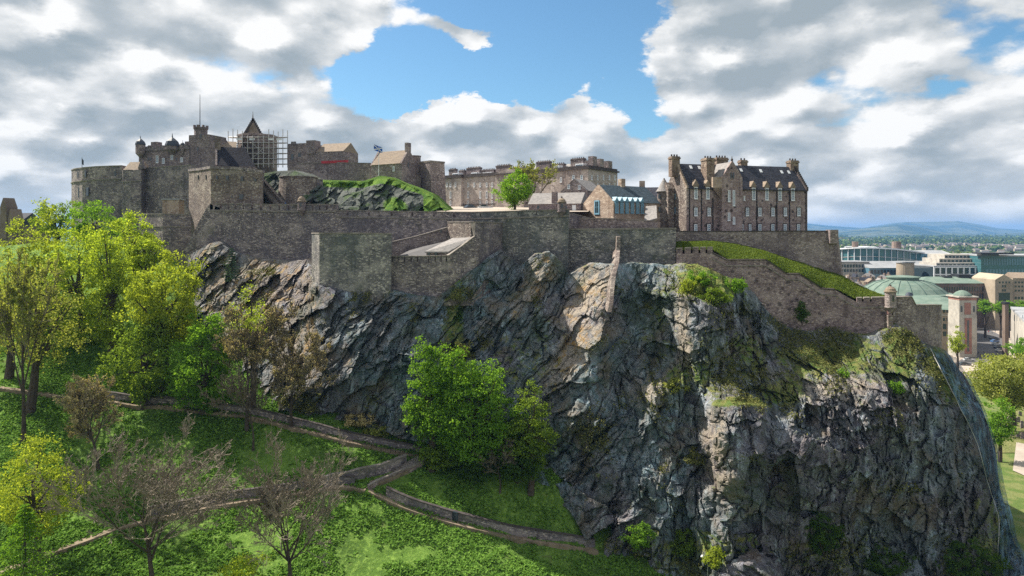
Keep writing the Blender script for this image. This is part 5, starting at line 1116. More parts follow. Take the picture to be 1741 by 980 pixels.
def leafy(label, px, ytop, ybot, wpx, D, mat, base_px=None, ncl=150, nl=60, size=0.24, clr=0.8, name='leafy_tree', cat='tree', group=None, ydepth=1.0, z_base=None, hollow=.45, lobes=.34, barkm='bark', limbs=16, seed=None):
    rng = np.random.default_rng(seed or _seed[0]); _seed[0] += 1
    c = at(px, (ytop + ybot) / 2, D); rx = wpx / 2 / F * D * .90; rz = (ybot - ytop) / 2 / F * D * .92
    bx = c.x if base_px is None else at(base_px, 0, D).x; zb = float(terrain(bx, D)) - .3 if z_base is None else z_base
    t = thing(name, label, cat, (bx, D, zb + .3), group)
    C = np.array([c.x, c.y, c.z]); P, nb, K = crown_pts(rng, C, np.array([rx, rx * ydepth, rz]), ncl, nl, clr, hollow, lobes)
    sel = rng.random(len(P)) < .78; P, nb = P[sel], nb[sel]; V, Fq = quads_at(P, size, rng, nb, .45); raw_mesh('crown', V, Fq, M[mat], t)
    B = np.array([bx, D, zb]); h = max(C[2] + rz * .35 - B[2], 1.0); s = np.linspace(0, 1, 8)[:, None]; rt = max(.12, .028 * (C[2] + rz - zb))
    top = C + np.array([0, 0, rz * .35]); ln = B + (top - B) * np.concatenate([s ** 1.3, s ** 1.3, s], 1) + np.array([.25, .2, 0]) * np.sin(s * 5)
    parts = [tubes(ln[None], (rt * (1.2 - s[:, 0]))[None] + .04, 8)]
    pick = rng.choice(len(K), min(limbs, len(K)), replace=False); u = rng.uniform(.35, .9, len(pick)); S = np.stack([np.interp(u, s[:, 0], ln[:, i]) for i in range(3)], 1)
    w = np.linspace(0, 1, 6)[None, :, None]; E = K[pick]; mid = (S + E) / 2 + np.array([0, 0, .12 * rz]); LP = S[:, None] * (1 - w) ** 2 + 2 * mid[:, None] * w * (1 - w) + E[:, None] * w ** 2
    parts.append(tubes(LP, rt * .42 * (1.1 - w[..., 0]) * (1.2 - u[:, None] * .6) + .025, 5))
    V, Fq = cat_(parts); raw_mesh('trunk', V, Fq, M[barkm], t); return t
def bare(label, px, ytop, ybase, D, wide, base_px=None, levels=4, mat='bark_pale', leaves=None, group='leafless trees on the bank', lean=(0, 0), seed=None, n0=8, kids=(7, 6, 6), name='bare_tree', lsize=.14, lfrac=.5, z_base=None, up=.25, rmin=.036, trunk_frac=.34, sc=1.0, wpx=None):
    rng = np.random.default_rng(seed or _seed[0]); _seed[0] += 1
    bx = at(base_px or px, 0, D).x; zb = float(terrain(bx, D)) - .3 if z_base is None else z_base; zt = zat(ytop, D); h = zt - zb
    t = thing(name, label, 'tree', (bx, D, zb + .3), group); B = np.array([bx, D, zb])
    lv = branch_levels(rng, B, h * sc, wide, levels, n0=n0, kids=kids, lean=lean, up=up, rmin=rmin, trunk_frac=trunk_frac)
    # keep the crown inside the height wanted
    mz = max(np.quantile(P[..., 2], .995) for P, _ in lv); k = h / max(mz - zb, .1)
    kx = 1.0 if wpx is None else (wpx / 2 / F * D) / max(np.quantile(np.abs(lv[-1][0][..., 0] - bx), .985), .1)
    lv = [(B + (P - B) * np.array([kx, min(kx, 1.3), k]), Rr) for P, Rr in lv]
    V, Fq = cat_([tubes(P, Rr, 8 if i == 0 else 5) for i, (P, Rr) in enumerate(lv[:2])]); raw_mesh('trunk', V, Fq, M['bark'], t)
    V, Fq = cat_([tubes(P, Rr, 3) for P, Rr in lv[2:]]); raw_mesh('crown', V, Fq, M[mat], t)
    if leaves:
        P = lv[-1][0]; P = P[rng.random(len(P)) < lfrac]; P = (P[:, 1:] + rng.normal(size=P[:, 1:].shape) * .12).reshape(-1, 3)
        V, Fq = quads_at(P, lsize, rng); raw_mesh('leaves', V, Fq, M[leaves], t)
    return t
def bush(label, px, py, wpx, hpx, D, mat, z=None, ncl=26, nl=45, size=.17, clr=.38, group=None, name='shrub', depth=1.0):
    rng = np.random.default_rng(_seed[0]); _seed[0] += 1
    c = at(px, py, D); rx = wpx / 2 / F * D; rz = hpx / 2 / F * D; t = thing(name, label, 'shrub', (c.x, D, c.z - rz), group); C = np.array(c)
    P, nb, K = crown_pts(rng, C, np.array([rx, rx * depth, rz]), ncl, nl, clr, .2, .3); V, Fq = quads_at(P, size, rng, nb, .5); raw_mesh('foliage', V, Fq, M[mat], t)
    S = np.repeat((C - np.array([0, 0, rz]))[None], 8, 0); E = K[:8]; w = np.linspace(0, 1, 4)[None, :, None]; V, Fq = tubes(S[:, None] * (1 - w) + E[:, None] * w, np.full((8, 4), .035), 4); raw_mesh('stem', V, Fq, M['bark'], t)
    return t

g_l = 'leafy trees below the old end of the castle'
leafy('dark leafy tree at the skyline below the round battery', 95, 338, 420, 80, 178, 'leaf_mid', group=g_l, ncl=90, lobes=.45, hollow=.5)
leafy('green leafy tree at the skyline, nearest to the round battery wall', 160, 345, 430, 100, 174, 'leaf_bright', group=g_l, ncl=120, lobes=.4)
leafy('tall yellow-green tree, left edge of the clump below the castle', 68, 358, 590, 108, 145, 'leaf_yellow', group=g_l, ncl=230, clr=.95)
leafy('round-topped lime green tree reaching up to the terrace wall', 228, 360, 500, 92, 150, 'leaf_lime', group=g_l, ncl=140)
leafy('tall lime green tree in the middle of the clump', 135, 386, 610, 112, 139, 'leaf_lime', group=g_l, ncl=240, clr=.95)
leafy('tall dense lime tree with bare lower stem beside the terrace wall', 190, 375, 640, 96, 135, 'leaf_lime', group=g_l, ncl=230, clr=.9)
leafy('small bright lime tree under the sharp terrace corner', 248, 396, 470, 62, 146, 'leaf_lime', group=g_l, ncl=70)
leafy('broad sunlit yellow-green tree in front of the raking buttress', 278, 430, 620, 122, 126, 'leaf_yellow', group=g_l, ncl=260, clr=.9, nl=70)
leafy('yellow-green tree leaning over the upper path', 244, 535, 705, 104, 121, 'leaf_mid', group=g_l, ncl=170, clr=.85)
leafy('dense fresh green maple beside the upper path', 344, 526, 712, 112, 120, 'leaf_bright', group=g_l, ncl=230, clr=.7, nl=70, size=.2)
leafy('pale lime birch standing against the orange-crusted rock', 428, 498, 640, 72, 122, 'leaf_lime', group=g_l, ncl=90, nl=45, size=.17)
bare('wide pale willow with thin new leaves at the picture edge', 30, 432, 640, 112, 1.25, base_px=40, leaves='leaf_pale', mat='bark_pale', lsize=.22, lfrac=1.0, levels=4, kids=(7, 6, 6), sc=.7, wpx=150)
leafy('thin olive green willow crown beside the path wall', 70, 455, 665, 140, 119, 'leaf_pale', base_px=50, ncl=170, nl=26, size=.2, clr=1.0, group=g_l, hollow=.3)
leafy('half-leaved olive tree behind the pale willow', 15, 425, 640, 120, 128, 'leaf_pale', group=g_l, ncl=130, nl=40, size=.22, clr=1.0)
bare('brown twiggy tree in front of the pale birch', 420, 520, 700, 117, 1.2, levels=5, mat='bark_brown', leaves='leaf_beige', lsize=.11, lfrac=.25, sc=.62, wpx=130)
bare('brown leafless tree at the foot of the orange-crusted rock', 495, 548, 725, 119, 1.2, levels=5, mat='bark_brown', leaves='leaf_beige', lsize=.11, lfrac=.35, sc=.62, wpx=125)
bare('spreading brown leafless tree under the upper path wall', 430, 620, 790, 113, 1.25, levels=5, kids=(7, 5, 4, 4), mat='bark_brown', sc=.5, wpx=150)
bare('small leaning tree with beige buds below the upper path', 148, 642, 770, 108, 1.15, base_px=168, levels=4, leaves='leaf_beige', mat='bark_pale', lsize=.15, lfrac=.9, lean=(-2.2, 0), sc=.62, n0=12, wpx=118)
bare('big leafless tree with crooked trunk beside the lower path', 250, 722, 975, 87, 1.3, base_px=262, levels=5, n0=12, kids=(7, 6, 5, 5), rmin=.028, wpx=275, sc=.66, trunk_frac=.28, lean=(-1.2, 0), seed=7)
bare('leafless tree with forked pale limbs below the lower path wall', 492, 740, 985, 89, 1.15, base_px=492, levels=5, n0=12, kids=(7, 6, 5, 5), rmin=.028, wpx=170, sc=.6, trunk_frac=.26, seed=11)
leafy('rounded golden-green shrubby tree at the picture edge', 60, 762, 925, 150, 91, 'leaf_yellow', ncl=260, nl=55, clr=.62, size=.15, group=None, hollow=.3)
leafy('bright lime bush top at the lower picture edge', 408, 958, 1050, 130, 84, 'leaf_lime', ncl=140, nl=60, clr=.5, size=.15)
def conifer(label, px, ytop, ybase, wpx, D, mat, tiers=16, size=.16, nl=26, zb=None, group=None):
    rng = np.random.default_rng(_seed[0]); _seed[0] += 1; bx = at(px, 0, D).x; zb = zat(ybase, D) if zb is None else zb; zt = zat(ytop, D); h = zt - zb; w = wpx / 2 / F * D
    t = thing('conifer', label, 'tree', (bx, D, zb), group); S = np.linspace(0, 1, 8)[:, None]; V, Fq = tubes((np.array([bx, D, zb]) + S * np.array([0, 0, h]))[None], (.02 * h * (1.1 - S[:, 0]))[None], 7)
    pts, LP = [], []
    for i in range(tiers):
        s = i / tiers; z = zb + h * (.08 + .9 * s); r = w * (1 - s) ** .8 + .12
        for j in range(9):
            a = rng.uniform(0, 6.28); rr = r * rng.uniform(.75, 1.1); e = np.array([math.cos(a) * rr, math.sin(a) * rr, -.12 * rr]); b = np.array([bx, D, z]); LP.append(b + np.linspace(0, 1, 4)[:, None] * e)
            u = rng.uniform(.15, 1, nl)[:, None]; pts.append(b + u * e + rng.normal(size=(nl, 3)) * np.array([.16, .16, .07]) * (1.3 - u) * (r / 1.2 + .3))
    V2, F2 = tubes(np.array(LP), np.full((len(LP), 4), .025), 3); V, Fq = cat_([(V, Fq), (V2, F2)]); raw_mesh('trunk', V, Fq, M['bark'], t)
    P = np.concatenate(pts); V, Fq = quads_at(P, size, rng, np.tile([0, 0, 1.], (len(P), 1)), .5); raw_mesh('crown', V, Fq, M[mat], t); return t
conifer('feathery bright green larch at the lower picture corner', 42, 850, 1010, 120, 78, 'leaf_bright', 20, .13, 34)
c_ = on_crag(394, 478); conifer('small blue-green conifer growing on the rocks under the battery wall', 394, 418, 482, 36, c_.y - .6, 'leaf_conifer', 13, .16, 16, zb=c_.z - .4)
g_m = 'trees at the foot of the crag'
leafy('narrow bright green tree at the foot of the cliff, left of its darker neighbour', 733, 578, 785, 86, 114.5, 'leaf_bright', group=g_m, ydepth=.7, ncl=200, clr=.62, nl=70, size=.2)
leafy('big rounded green tree at the foot of the cliff', 800, 602, 820, 162, 113.5, 'leaf_bright', group=g_m, ydepth=.65, ncl=420, clr=.72, nl=75, size=.2)
leafy('darker smaller tree right of the big rounded tree by the cliff', 902, 667, 812, 92, 112.5, 'leaf_mid', group=g_m, ydepth=.7, ncl=150, clr=.62, nl=60, size=.19)
bare('scrubby leafless tree below the big rounded tree', 850, 745, 850, 111.5, 1.2, levels=4, mat='bark_brown', sc=.75, n0=8, kids=(6, 5, 5), group=None, wpx=85)
bush('small grey-green shrub on the cliff above the bright tree', 785, 597, 34, 32, 118.5, 'leaf_scrub')
leafy('bright green tree in the castle yard before the barrack block', 874, 296, 358, 62, 172, 'leaf_bright', z_base=104, ncl=120, nl=55, size=.25, clr=.7)
bare('half-leaved ochre tree rising behind the green yard tree', 908, 274, 352, 180, 1.2, z_base=104.5, levels=4, mat='bark_brown', leaves='leaf_pale', lsize=.24, lfrac=.55, kids=(6, 5, 5), group=None, sc=.8, wpx=78)

for lab, px, py, w_, h_, m_, dd in (('dark shrub under the narrow bright green tree', 742, 782, 60, 40, 'leaf_mid', 113.5), ('dark shrub under the big rounded green tree', 806, 800, 90, 44, 'leaf_dark', 112.5), ('dark shrub between the rounded tree and the cliff foot', 880, 800, 80, 46, 'leaf_dark', 111.5)): bush(lab, px, py, w_, h_, dd, m_, depth=.6, ncl=60, size=.18, clr=.5)
# ---------------------------------------------------------------- paths on the bank
def ppath(name, pix, width=1.7, label=None, wall_up=None, wall_mat='wall_purple', wall_h=1.5, lower=0.0, lab_wall=None, smooth=True):
    pts = [hit(x, y) for x, y in pix]; n = len(pts); dense = []
    for i in range(n - 1):
        k = max(2, int((pts[i + 1] - pts[i]).length / 1.0))
        for j in range(k): dense.append(pts[i].lerp(pts[i + 1], j / k))
    dense.append(pts[-1]); P = np.array([tuple(p) for p in dense])
    for _ in range(4): P[1:-1] = (P[:-2] + 2 * P[1:-1] + P[2:]) / 4
    P[:, 2] = terrain(P[:, 0], P[:, 1]) + .3
    for _ in range(6): P[1:-1, 2] = (P[:-2, 2] + 2 * P[1:-1, 2] + P[2:, 2]) / 4
    T = unit(np.gradient(P[:, :2], axis=0)); N = np.stack([-T[:, 1], T[:, 0]], 1)
    up = terrain(P[:, 0] + N[:, 0], P[:, 1] + N[:, 1]) - terrain(P[:, 0] - N[:, 0], P[:, 1] - N[:, 1]); N = N * np.sign(np.median(up))
    def strip(a, b, z0, z1):
        L = P[:, :2] + N * a; Rr = P[:, :2] + N * b; z = P[:, 2]; V = np.stack([np.c_[L, z + z0], np.c_[L, z + z1], np.c_[Rr, z + z1], np.c_[Rr, z + z0]], 1); m = len(P)
        I = np.arange(4 * m).reshape(m, 4); Fq = np.concatenate([np.stack([I[:-1, k], I[1:, k], I[1:, (k + 1) % 4], I[:-1, (k + 1) % 4]], -1) for k in range(4)] + [I[:1], I[-1:, ::-1]]); return V.reshape(-1, 3), Fq
    V, Fq = strip(-width / 2, width / 2 + .1, -1.6, 0); tag(raw_mesh('path', V, Fq, M['path']), label, kind='structure')
    if wall_up:
        a, b = wall_up; keep = P; t = thing('path_wall', lab_wall, 'retaining wall', tuple(P[len(P) // 2]))
        lo, hi = int(a * (len(P) - 1)), int(b * (len(P) - 1)) + 1; P2, N2 = P[lo:hi], N[lo:hi]; P, N = P2, N2
        V, Fq = strip(width / 2 + .101, width / 2 + .6, -1.2, wall_h); raw_mesh('masonry', V, Fq, M[wall_mat], t); V, Fq = strip(width / 2 + .02, width / 2 + .7, wall_h + .003, wall_h + .14); raw_mesh('coping', V, Fq, M['dark_trim'], t)
    if lower:
        pass
    return P
ppath('path', [(-40, 655), (0, 662), (50, 668), (100, 676), (185, 684), (300, 697), (400, 708), (500, 732), (600, 757), (660, 770), (722, 783)], 1.25, 'upper footpath crossing the green bank', (.30, 1), wall_h=1.15, wall_mat='wall', lab_wall='long stone wall above the upper footpath')
ppath('path', [(724, 782), (700, 797), (665, 811), (630, 826)], 1.6, 'steps linking the upper and lower footpaths', None)
ppath('path', [(1015, 940), (940, 930), (880, 920), (820, 908), (760, 892), (700, 872), (655, 852), (628, 838)], 1.0, 'lower footpath curving towards the cliff foot', (0, .97), wall_h=1.3, wall_mat='wall', lab_wall='curved stone wall above the lower footpath near the cliff')
ppath('path', [(622, 836), (590, 829), (555, 832), (500, 842), (430, 855), (370, 862), (300, 876), (240, 888), (180, 910), (120, 932), (60, 955), (-20, 985)], 1.3, 'lower footpath running past the leafless trees', (.05, .62), wall_h=1.2, wall_mat='wall', lab_wall='stone wall above the lower footpath behind the leafless trees')
def free_wall(label, pix, h, th, mat='wall_purple', lift=.25, name='path_wall'):
    pts = [hit(x, y) for x, y in pix]; P = []
    for i in range(len(pts) - 1):
        for j in range(8): P.append(tuple(pts[i].lerp(pts[i + 1], j / 8)))
    P.append(tuple(pts[-1])); P = np.array(P); P[:, 2] = terrain(P[:, 0], P[:, 1]) + lift; T = unit(np.gradient(P[:, :2], axis=0)); N = np.stack([-T[:, 1], T[:, 0]], 1); m = len(P)
    t = thing(name, label, 'retaining wall', tuple(P[m // 2]))
    for nm, a, z0, z1, mt in (('masonry', th / 2, -1.5, h, mat), ('coping', th / 2 + .08, h + .003, h + .14, 'coping')):
        L, Rr, z = P[:, :2] + N * a, P[:, :2] - N * a, P[:, 2]; V = np.stack([np.c_[L, z + z0], np.c_[L, z + z1], np.c_[Rr, z + z1], np.c_[Rr, z + z0]], 1); I = np.arange(4 * m).reshape(m, 4)
        Fq = np.concatenate([np.stack([I[:-1, k], I[1:, k], I[1:, (k + 1) % 4], I[:-1, (k + 1) % 4]], -1) for k in range(4)] + [I[:1], I[-1:, ::-1]]); raw_mesh(nm, V.reshape(-1, 3), Fq, M[mt], t)
free_wall('thin pale-topped wall on the outer side of the steps', [(733, 781), (716, 795), (690, 806), (655, 821), (626, 835)], .55, .35)
free_wall('stone revetment between the footpaths left of the steps', [(690, 792), (650, 806), (600, 818), (550, 830)], 1.3, .5, 'wall')
c_ = hit(722, 781); stf = thing('stone_steps', 'short flight of pale stone steps at the path bend', 'steps', tuple(c_))
a_, b_ = hit(716, 787, lift=.9), hit(676, 806, lift=.45); d_ = (b_ - a_); d_.z = 0; d_.normalize(); n_ = Vector((-d_.y, d_.x, 0))
for i in range(11):
    p_ = a_.lerp(b_, i / 10); mb = MB(); q4 = [p_ + n_ * .8, p_ - n_ * .8, p_ - n_ * .8 + d_ * .62, p_ + n_ * .8 + d_ * .62]; q4 = [(v.x, v.y) for v in q4]; mb.prism(q4, p_.z - 1.0, p_.z); mb.build('step', M['coping'], stf)
c_ = hit(768, 892, lift=.35); mb = MB(); mb.box(-1.15, 1.15, -.12, .12, 0, 1.35); o = mb.build('culvert_opening', M['glass_dark']); o.location = c_ + Vector((0, .55, .05)); o.rotation_euler = (0, 0, R(-38)); tag(o, 'dark recess in the curved stone wall by the path', 'recess')

rl = thing('railing', 'thin iron railing along the upper footpath near the steps', 'railing', hit(660, 772)); prev = None
for i in range(14):
    p_ = hit(600 + i * 8, 759.5 + i * 1.9, lift=.3); MB().tube([p_, p_ + Vector((0, 0, 1.05))], .03, 5).build('post', M['dark_metal'], rl)
    if prev is not None:
        for h_ in (.55, 1.03): MB().tube([prev + Vector((0, 0, h_)), p_ + Vector((0, 0, h_))], .02, 4).build('rail', M['dark_metal'], rl)
    prev = p_
# ---------------------------------------------------------------- ground cover, ledge plants
def cover():
    rng = np.random.default_rng(5); n = 210000; D = 84 + 62 * rng.random(n) ** 1.25; px = rng.uniform(-60, 1160, n); X = (px - CX) / F * D; Zt = terrain(X, D)
    py = HY + (CZ - Zt) / D * F; ok = (py < 1040) & (py > 540)
    dn = fbm(X / 7, D / 7, o=4, s=77) + .4 * fbm(X / 1.6, D / 1.6, o=3, s=78); ok &= dn > -.45 + .4 * rng.random(n); X, D, Zt, dn = X[ok], D[ok], Zt[ok], dn[ok]
    P = np.stack([X, D, Zt + .05 + .30 * rng.random(len(X)) * (dn + .7)], 1); nb = np.tile([-.1, -.25, 1.], (len(P), 1)); return quads_at(P, .20, rng, unit(nb), .6, .75)
V_, Q_ = cover(); tag(raw_mesh('ground_cover', V_, Q_, M['leaf_ivy']), 'low ivy and grass covering the bank', kind='stuff')
def ledges():
    rng = np.random.default_rng(9); h, w = CP.shape[:2]; A = CP[4:-1, :-6]; dU = CP[4:-1, 1:-5] - A; dV = CP[5:, :-6] - A; N = np.cross(dV, dU); N = unit(N); N = N * np.sign(-N[..., 1:2] + 1e-9)
    up = np.abs(N[..., 2]); px = CI[0][:A.shape[0], :A.shape[1]]; py = CI[1][:A.shape[0], :A.shape[1]]
    green = fbm(A[..., 0] / 5, A[..., 2] / 5, o=4, s=17); zone = .14 * sstep(px, 1060, 1180) - .22 * sstep(py, 700, 760) * sstep(px, 1200, 1240) + .16 * np.exp(-((px - 775) / 26) ** 2) + .12 * np.exp(-((px - 1350) / 130) ** 2 - ((py - 620) / 60) ** 2) + .25 * sstep(py, 880, 940) * sstep(px, 1050, 1100)
    s = up * .42 + green * .75 + zone; m = s > .58; idx = np.argwhere(m); pr = np.clip((s[m] - .58) * 6, .1, 1); idx = idx[rng.random(len(idx)) < pr * .55]
    P = A[idx[:, 0], idx[:, 1]]; k = 3; P = np.repeat(P, k, 0) + rng.normal(size=(len(P) * k, 3)) * .22 + np.array([0, -.08, .1]); return quads_at(P, .15, rng, np.tile([0, -.4, .8], (len(P), 1)), .5)
V_, Q_ = ledges(); tag(raw_mesh('undergrowth', V_, Q_, M['leaf_scrub']), 'scrubby plants on the ledges of the crag', kind='stuff')
for lab, px, py, w_, h_, m_ in (('bright green shrub crowning the rock spur below the stepped wall', 1190, 474, 46, 34, 'leaf_bright'), ('sunlit shrub spilling over the corner of the rock spur', 1172, 492, 40, 44, 'leaf_yellow'), ('green shrub against the stepped wall, right on the spur', 1244, 488, 52, 34, 'leaf_bright'),
                           ('dark shrub at the foot of the stepped wall', 1215, 505, 60, 36, 'leaf_mid'), ('green patch of ivy hanging on the stepped wall', 1364, 532, 24, 44, 'leaf_dark'),
                           ('bright tuft hanging on the sunlit cliff edge', 1524, 660, 24, 26, 'leaf_bright'), ('green shrub on the terrace of the crag', 1430, 640, 30, 24, 'leaf_bright'),
                           ('green bush at the foot of the crag beside the boulders', 1165, 925, 66, 60, 'leaf_mid'), ('low bright bush at the cliff foot by the footpath end', 1088, 915, 50, 44, 'leaf_bright'), ('yellowish bush beside the boulder at the cliff foot', 1215, 950, 36, 40, 'leaf_yellow'),
                           ('tall dark creeper climbing the foot of the dark rock wall', 1402, 905, 60, 86, 'leaf_dark'), ('dark bush at the cliff foot in the lower corner', 1500, 960, 110, 50, 'leaf_dark'), ('dark undergrowth bush in the lower corner of the cliff', 1640, 955, 130, 70, 'leaf_dark'),
                           ('pale olive bush on the ledge above the flat-topped rock', 1150, 655, 44, 34, 'leaf_pale'), ('green tuft on the cliff ledge above the boulders', 1180, 780, 40, 30, 'leaf_scrub'), ('round scrub bush beside the cliff gully', 775, 545, 26, 70, 'leaf_dark'),
                           ('scrub bush under the upper path wall bend', 640, 735, 70, 24, 'leaf_pale'), ('orange-brown scrub at the foot of the cliff', 610, 715, 50, 26, 'leaf_beige')):
    c_ = on_crag(px, py); bush(lab, px, py, w_, h_, c_.y - .4, m_, depth=.5, ncl=int(10 + w_ * h_ / 60), size=.16)
for lab, px, py, r_ in (('pale weathered boulder at the cliff foot, lower picture edge', 1240, 975, 2.3), ('larger dark boulder with pale top at the cliff foot', 1285, 962, 2.9)):
    D = 103.5; c_ = at(px, py, D); n1, n2 = 40, 60; th, ph = np.meshgrid(np.linspace(0, np.pi, n1), np.linspace(0, 2 * np.pi, n2), indexing='ij'); x, y, z = np.sin(th) * np.cos(ph), np.sin(th) * np.sin(ph), np.cos(th)
    k = 1 + .25 * plates(ph * 1.3 + px, th * 2.2, 3, .5) * np.sin(th) + .2 * fbm(x * 1.5 + px, y * 1.5, z * 1.5, o=4, s=3); P = np.stack([c_.x + r_ * 1.1 * x * k, D + r_ * y * k, c_.z - .6 + r_ * .85 * z * k], -1)
    I = np.arange(n1 * n2).reshape(n1, n2); tag(raw_mesh('boulder', P.reshape(-1, 3), np.stack([I[:-1, :-1], I[1:, :-1], I[1:, 1:], I[:-1, 1:]], -1).reshape(-1, 4), M['rock']), lab, 'boulder')
def tufts():
    rng = np.random.default_rng(4); n = 42000; i = rng.integers(0, len(LAWN_V), n); P = LAWN_V[i] + rng.normal(size=(n, 3)) * np.array([.25, .12, .03]) + np.array([0, 0, .06]); return quads_at(P, .11, rng, np.tile([-.2, -.3, 1.], (n, 1)), .45, .6)
M['leaf_turf'] = leaf_mat('turf_blades', (0.075, 0.115, 0.02), (0.12, 0.17, 0.03), (0.20, 0.25, 0.06), 0.3)
V_, Q_ = tufts(); tag(raw_mesh('grass', V_, Q_, M['leaf_turf']), 'rough grass tufts on the bank behind the stepped wall', kind='stuff')
# rockfall netting hung over the right-hand flank
def netting():
    px, py = CI[0], CI[1]; h, w = px.shape; j0 = w - 132; P = CP[4:, :].copy(); rows = slice(10, 372, 3)
    left = np.interp(py[rows, w - 1], [560, 640, 700, 760, 880], [1560, 1585, 1618, 1650, 1692]); G = []
    for k, i in enumerate(range(*rows.indices(372))):
        row = np.concatenate([P[i, j0:w], P[i, w:w + 3]]); pr = np.concatenate([px[i, j0:w], [1e9] * 3]); a = np.searchsorted(pr, left[k]); a = min(a, len(row) - 6); t = np.linspace(a, len(row) - 1, 46); base = np.arange(len(row)); G.append(np.stack([np.interp(t, base, row[:, c]) for c in range(3)], 1))
    G = np.array(G)
    for _ in range(9): G[1:-1] = (G[:-2] + 2 * G[1:-1] + G[2:]) / 4; G[:, 1:-1] = (G[:, :-2] + 2 * G[:, 1:-1] + G[:, 2:]) / 4
    s = np.linspace(0, 1, G.shape[1])[None]; t = np.linspace(0, 1, G.shape[0])[:, None]; off = .95 + .35 * np.sin(s * 34 + t * 5) + .25 * fbm(s * 12 + 0 * t, t * 5 + 0 * s, o=3, s=4)
    G[..., 1] -= off * (1 - s * .7); G[..., 0] += off * s * .8; n1, n2 = G.shape[:2]; I = np.arange(n1 * n2).reshape(n1, n2)
    return G, np.stack([I[:-1, :-1], I[1:, :-1], I[1:, 1:], I[:-1, 1:]], -1).reshape(-1, 4)
def net_mat():
    m, q = newmat('wire_netting'); pos = q.n('NewGeometry').outputs['Position']; st = q.noise(q.v('MULTIPLY', pos, (1.3, 1.3, .12)), 1.0, 4, .65); fi = q.noise(pos, 6.0, 2, .5)
    k = q.mix(q.ss(st, .45, .7), (.05, .09, .15), (.20, .33, .45)); a = q.m('ADD', q.ss(st, .40, .64, .14, .58), q.m('MULTIPLY', q.m('SUBTRACT', fi, .5), .5), clamp=True)
    d = q.n('BsdfDiffuse', {'Color': k}); t = q.n('BsdfTransparent'); q.n('OutputMaterial', {0: q.n('MixShader', {0: a, 1: t, 2: d})}); return m
G_, Q_ = netting(); nt = thing('rockfall_netting', 'blue-grey rockfall netting draped over the flank of the crag', 'netting', tuple(G_[-1, 20])); raw_mesh('net', G_.reshape(-1, 3), Q_, net_mat(), nt, smooth=True)
e_ = np.concatenate([G_[:, 0], G_[-1, ::4]]); V_, F_ = tubes(e_[None] - np.array([0, .1, 0]), np.full((1, len(e_)), .05), 5); raw_mesh('edge_rope', V_, F_, M['grey_metal'], nt)
# ---------------------------------------------------------------- the city beyond
GZ0 = 40.0
def block(label, name, pa, Da, pb, Db, ytop, W, mat, cat='building', z0=GZ0, roof=None, cornice='concrete', wins=(), wmat='glass_dark', group=None, roofmat='grey_roof', v_side=None, par=.5):
    f = Fr(pa, Da, pb, Db); f.n = Vector((-f.u.y, f.u.x)); z1 = zat(ytop, Da); t = thing(name, label, cat, (*f.pt(f.L / 2, W / 2), z0), group)
    mb = MB(); f.box(mb, 0, f.L, 0, W, z0 - .5, z1); mb.build('wall', M[mat], t)
    if roof == 'flat':
        mb = MB(); f.box(mb, -.3, f.L + .3, -.3, W + .3, z1, z1 + par); mb.build('roof', M[roofmat], t)
    elif roof == 'hip':
        mb = MB(); f.gable(mb, -.5, f.L + .5, 0, W, z1, z1 + par, .5, hip=W * .45); mb.build('roof', M[roofmat], t)
    elif roof == 'gable':
        mb = MB(); f.gable(mb, -.2, f.L + .2, 0, W, z1, z1 + par, .3); mb.build('roof', M[roofmat], t)
    for (y0, y1, x0, x1, n, wpx) in wins:
        for i in range(n): px = x0 + (x1 - x0) * (i + .5) / n; f.hole(t, px, y0, y1, wpx, v=-.06, mat=wmat)
    return f, t, z1
# curved glass conference hall
eh = thing('glass_hall', 'long curved glass hall with white sweeping roof edge', 'conference hall', at(1495, 470, 610)); n = 16; st = []
for i in range(n + 1):
    t = i / n; px = 1400 + 168 * t; D = 600 + 42 * (2 * t - 1) ** 2; yt = 427.5 - 6.5 * (1 - (2 * t - 1) ** 2) + 4.0 * t; st.append((px, D, yt, 452))
run(st, 40).build('wall', M['glass_teal'], eh); run(st, 42, 1.2, 1.2, 2.2).build('roof', M['white'], eh)
for i in range(1, n): p_ = at(st[i][0], 0, st[i][1] - .6); mb = MB(); mb.box(p_.x - .22, p_.x + .22, p_.y - .3, p_.y + .3, zat(st[i][3], st[i][1]), zat(st[i][2], st[i][1]) - .05); mb.build('mullion', M['white'], eh)
run([(a, b - .4, c + 13, d) for a, b, c, d in st], 1, .5).build('transom', M['grey_metal'], eh)
for px, y0, w_ in ((1454, 411, 5), (1524, 411, 7)): c = at(px, 0, 618); MB().lathe(c, [(w_ / F * 618, zat(425, 618)), (w_ / F * 618, zat(y0, 618))], 12).build('plant_room', M['brown_far'], eh)
block('pale office wing below the glass hall with a small square corner tower', 'office_block', 1400, 560, 1478, 560, 446, 20, 'concrete', wins=((450, 455, 1424, 1474, 10, 3.5), (458, 463, 1424, 1474, 10, 3.5)), roof='flat')
block('long glazed low range with pale roof beneath the curved hall', 'office_block', 1478, 552, 1588, 556, 456, 26, 'glass_blue', wins=((459, 466, 1480, 1524, 8, 4), (459, 466, 1556, 1588, 5, 5)), roof='gable', roofmat='grey_roof', par=5)
c = at(1539, 0, 535); dt = thing('drum_tower', 'round sandstone drum with flat cap in front of the glazed range', 'tower', (c.x, c.y, GZ0)); r_ = 13.5 / F * 535
MB().lathe(c, [(r_, GZ0), (r_, zat(447, 535))], 24).build('wall', M['beige'], dt); MB().lathe(c, [(r_ + .6, zat(447, 535)), (r_ + .6, zat(444.5, 535))], 24).build('roof', M['grey_roof'], dt)
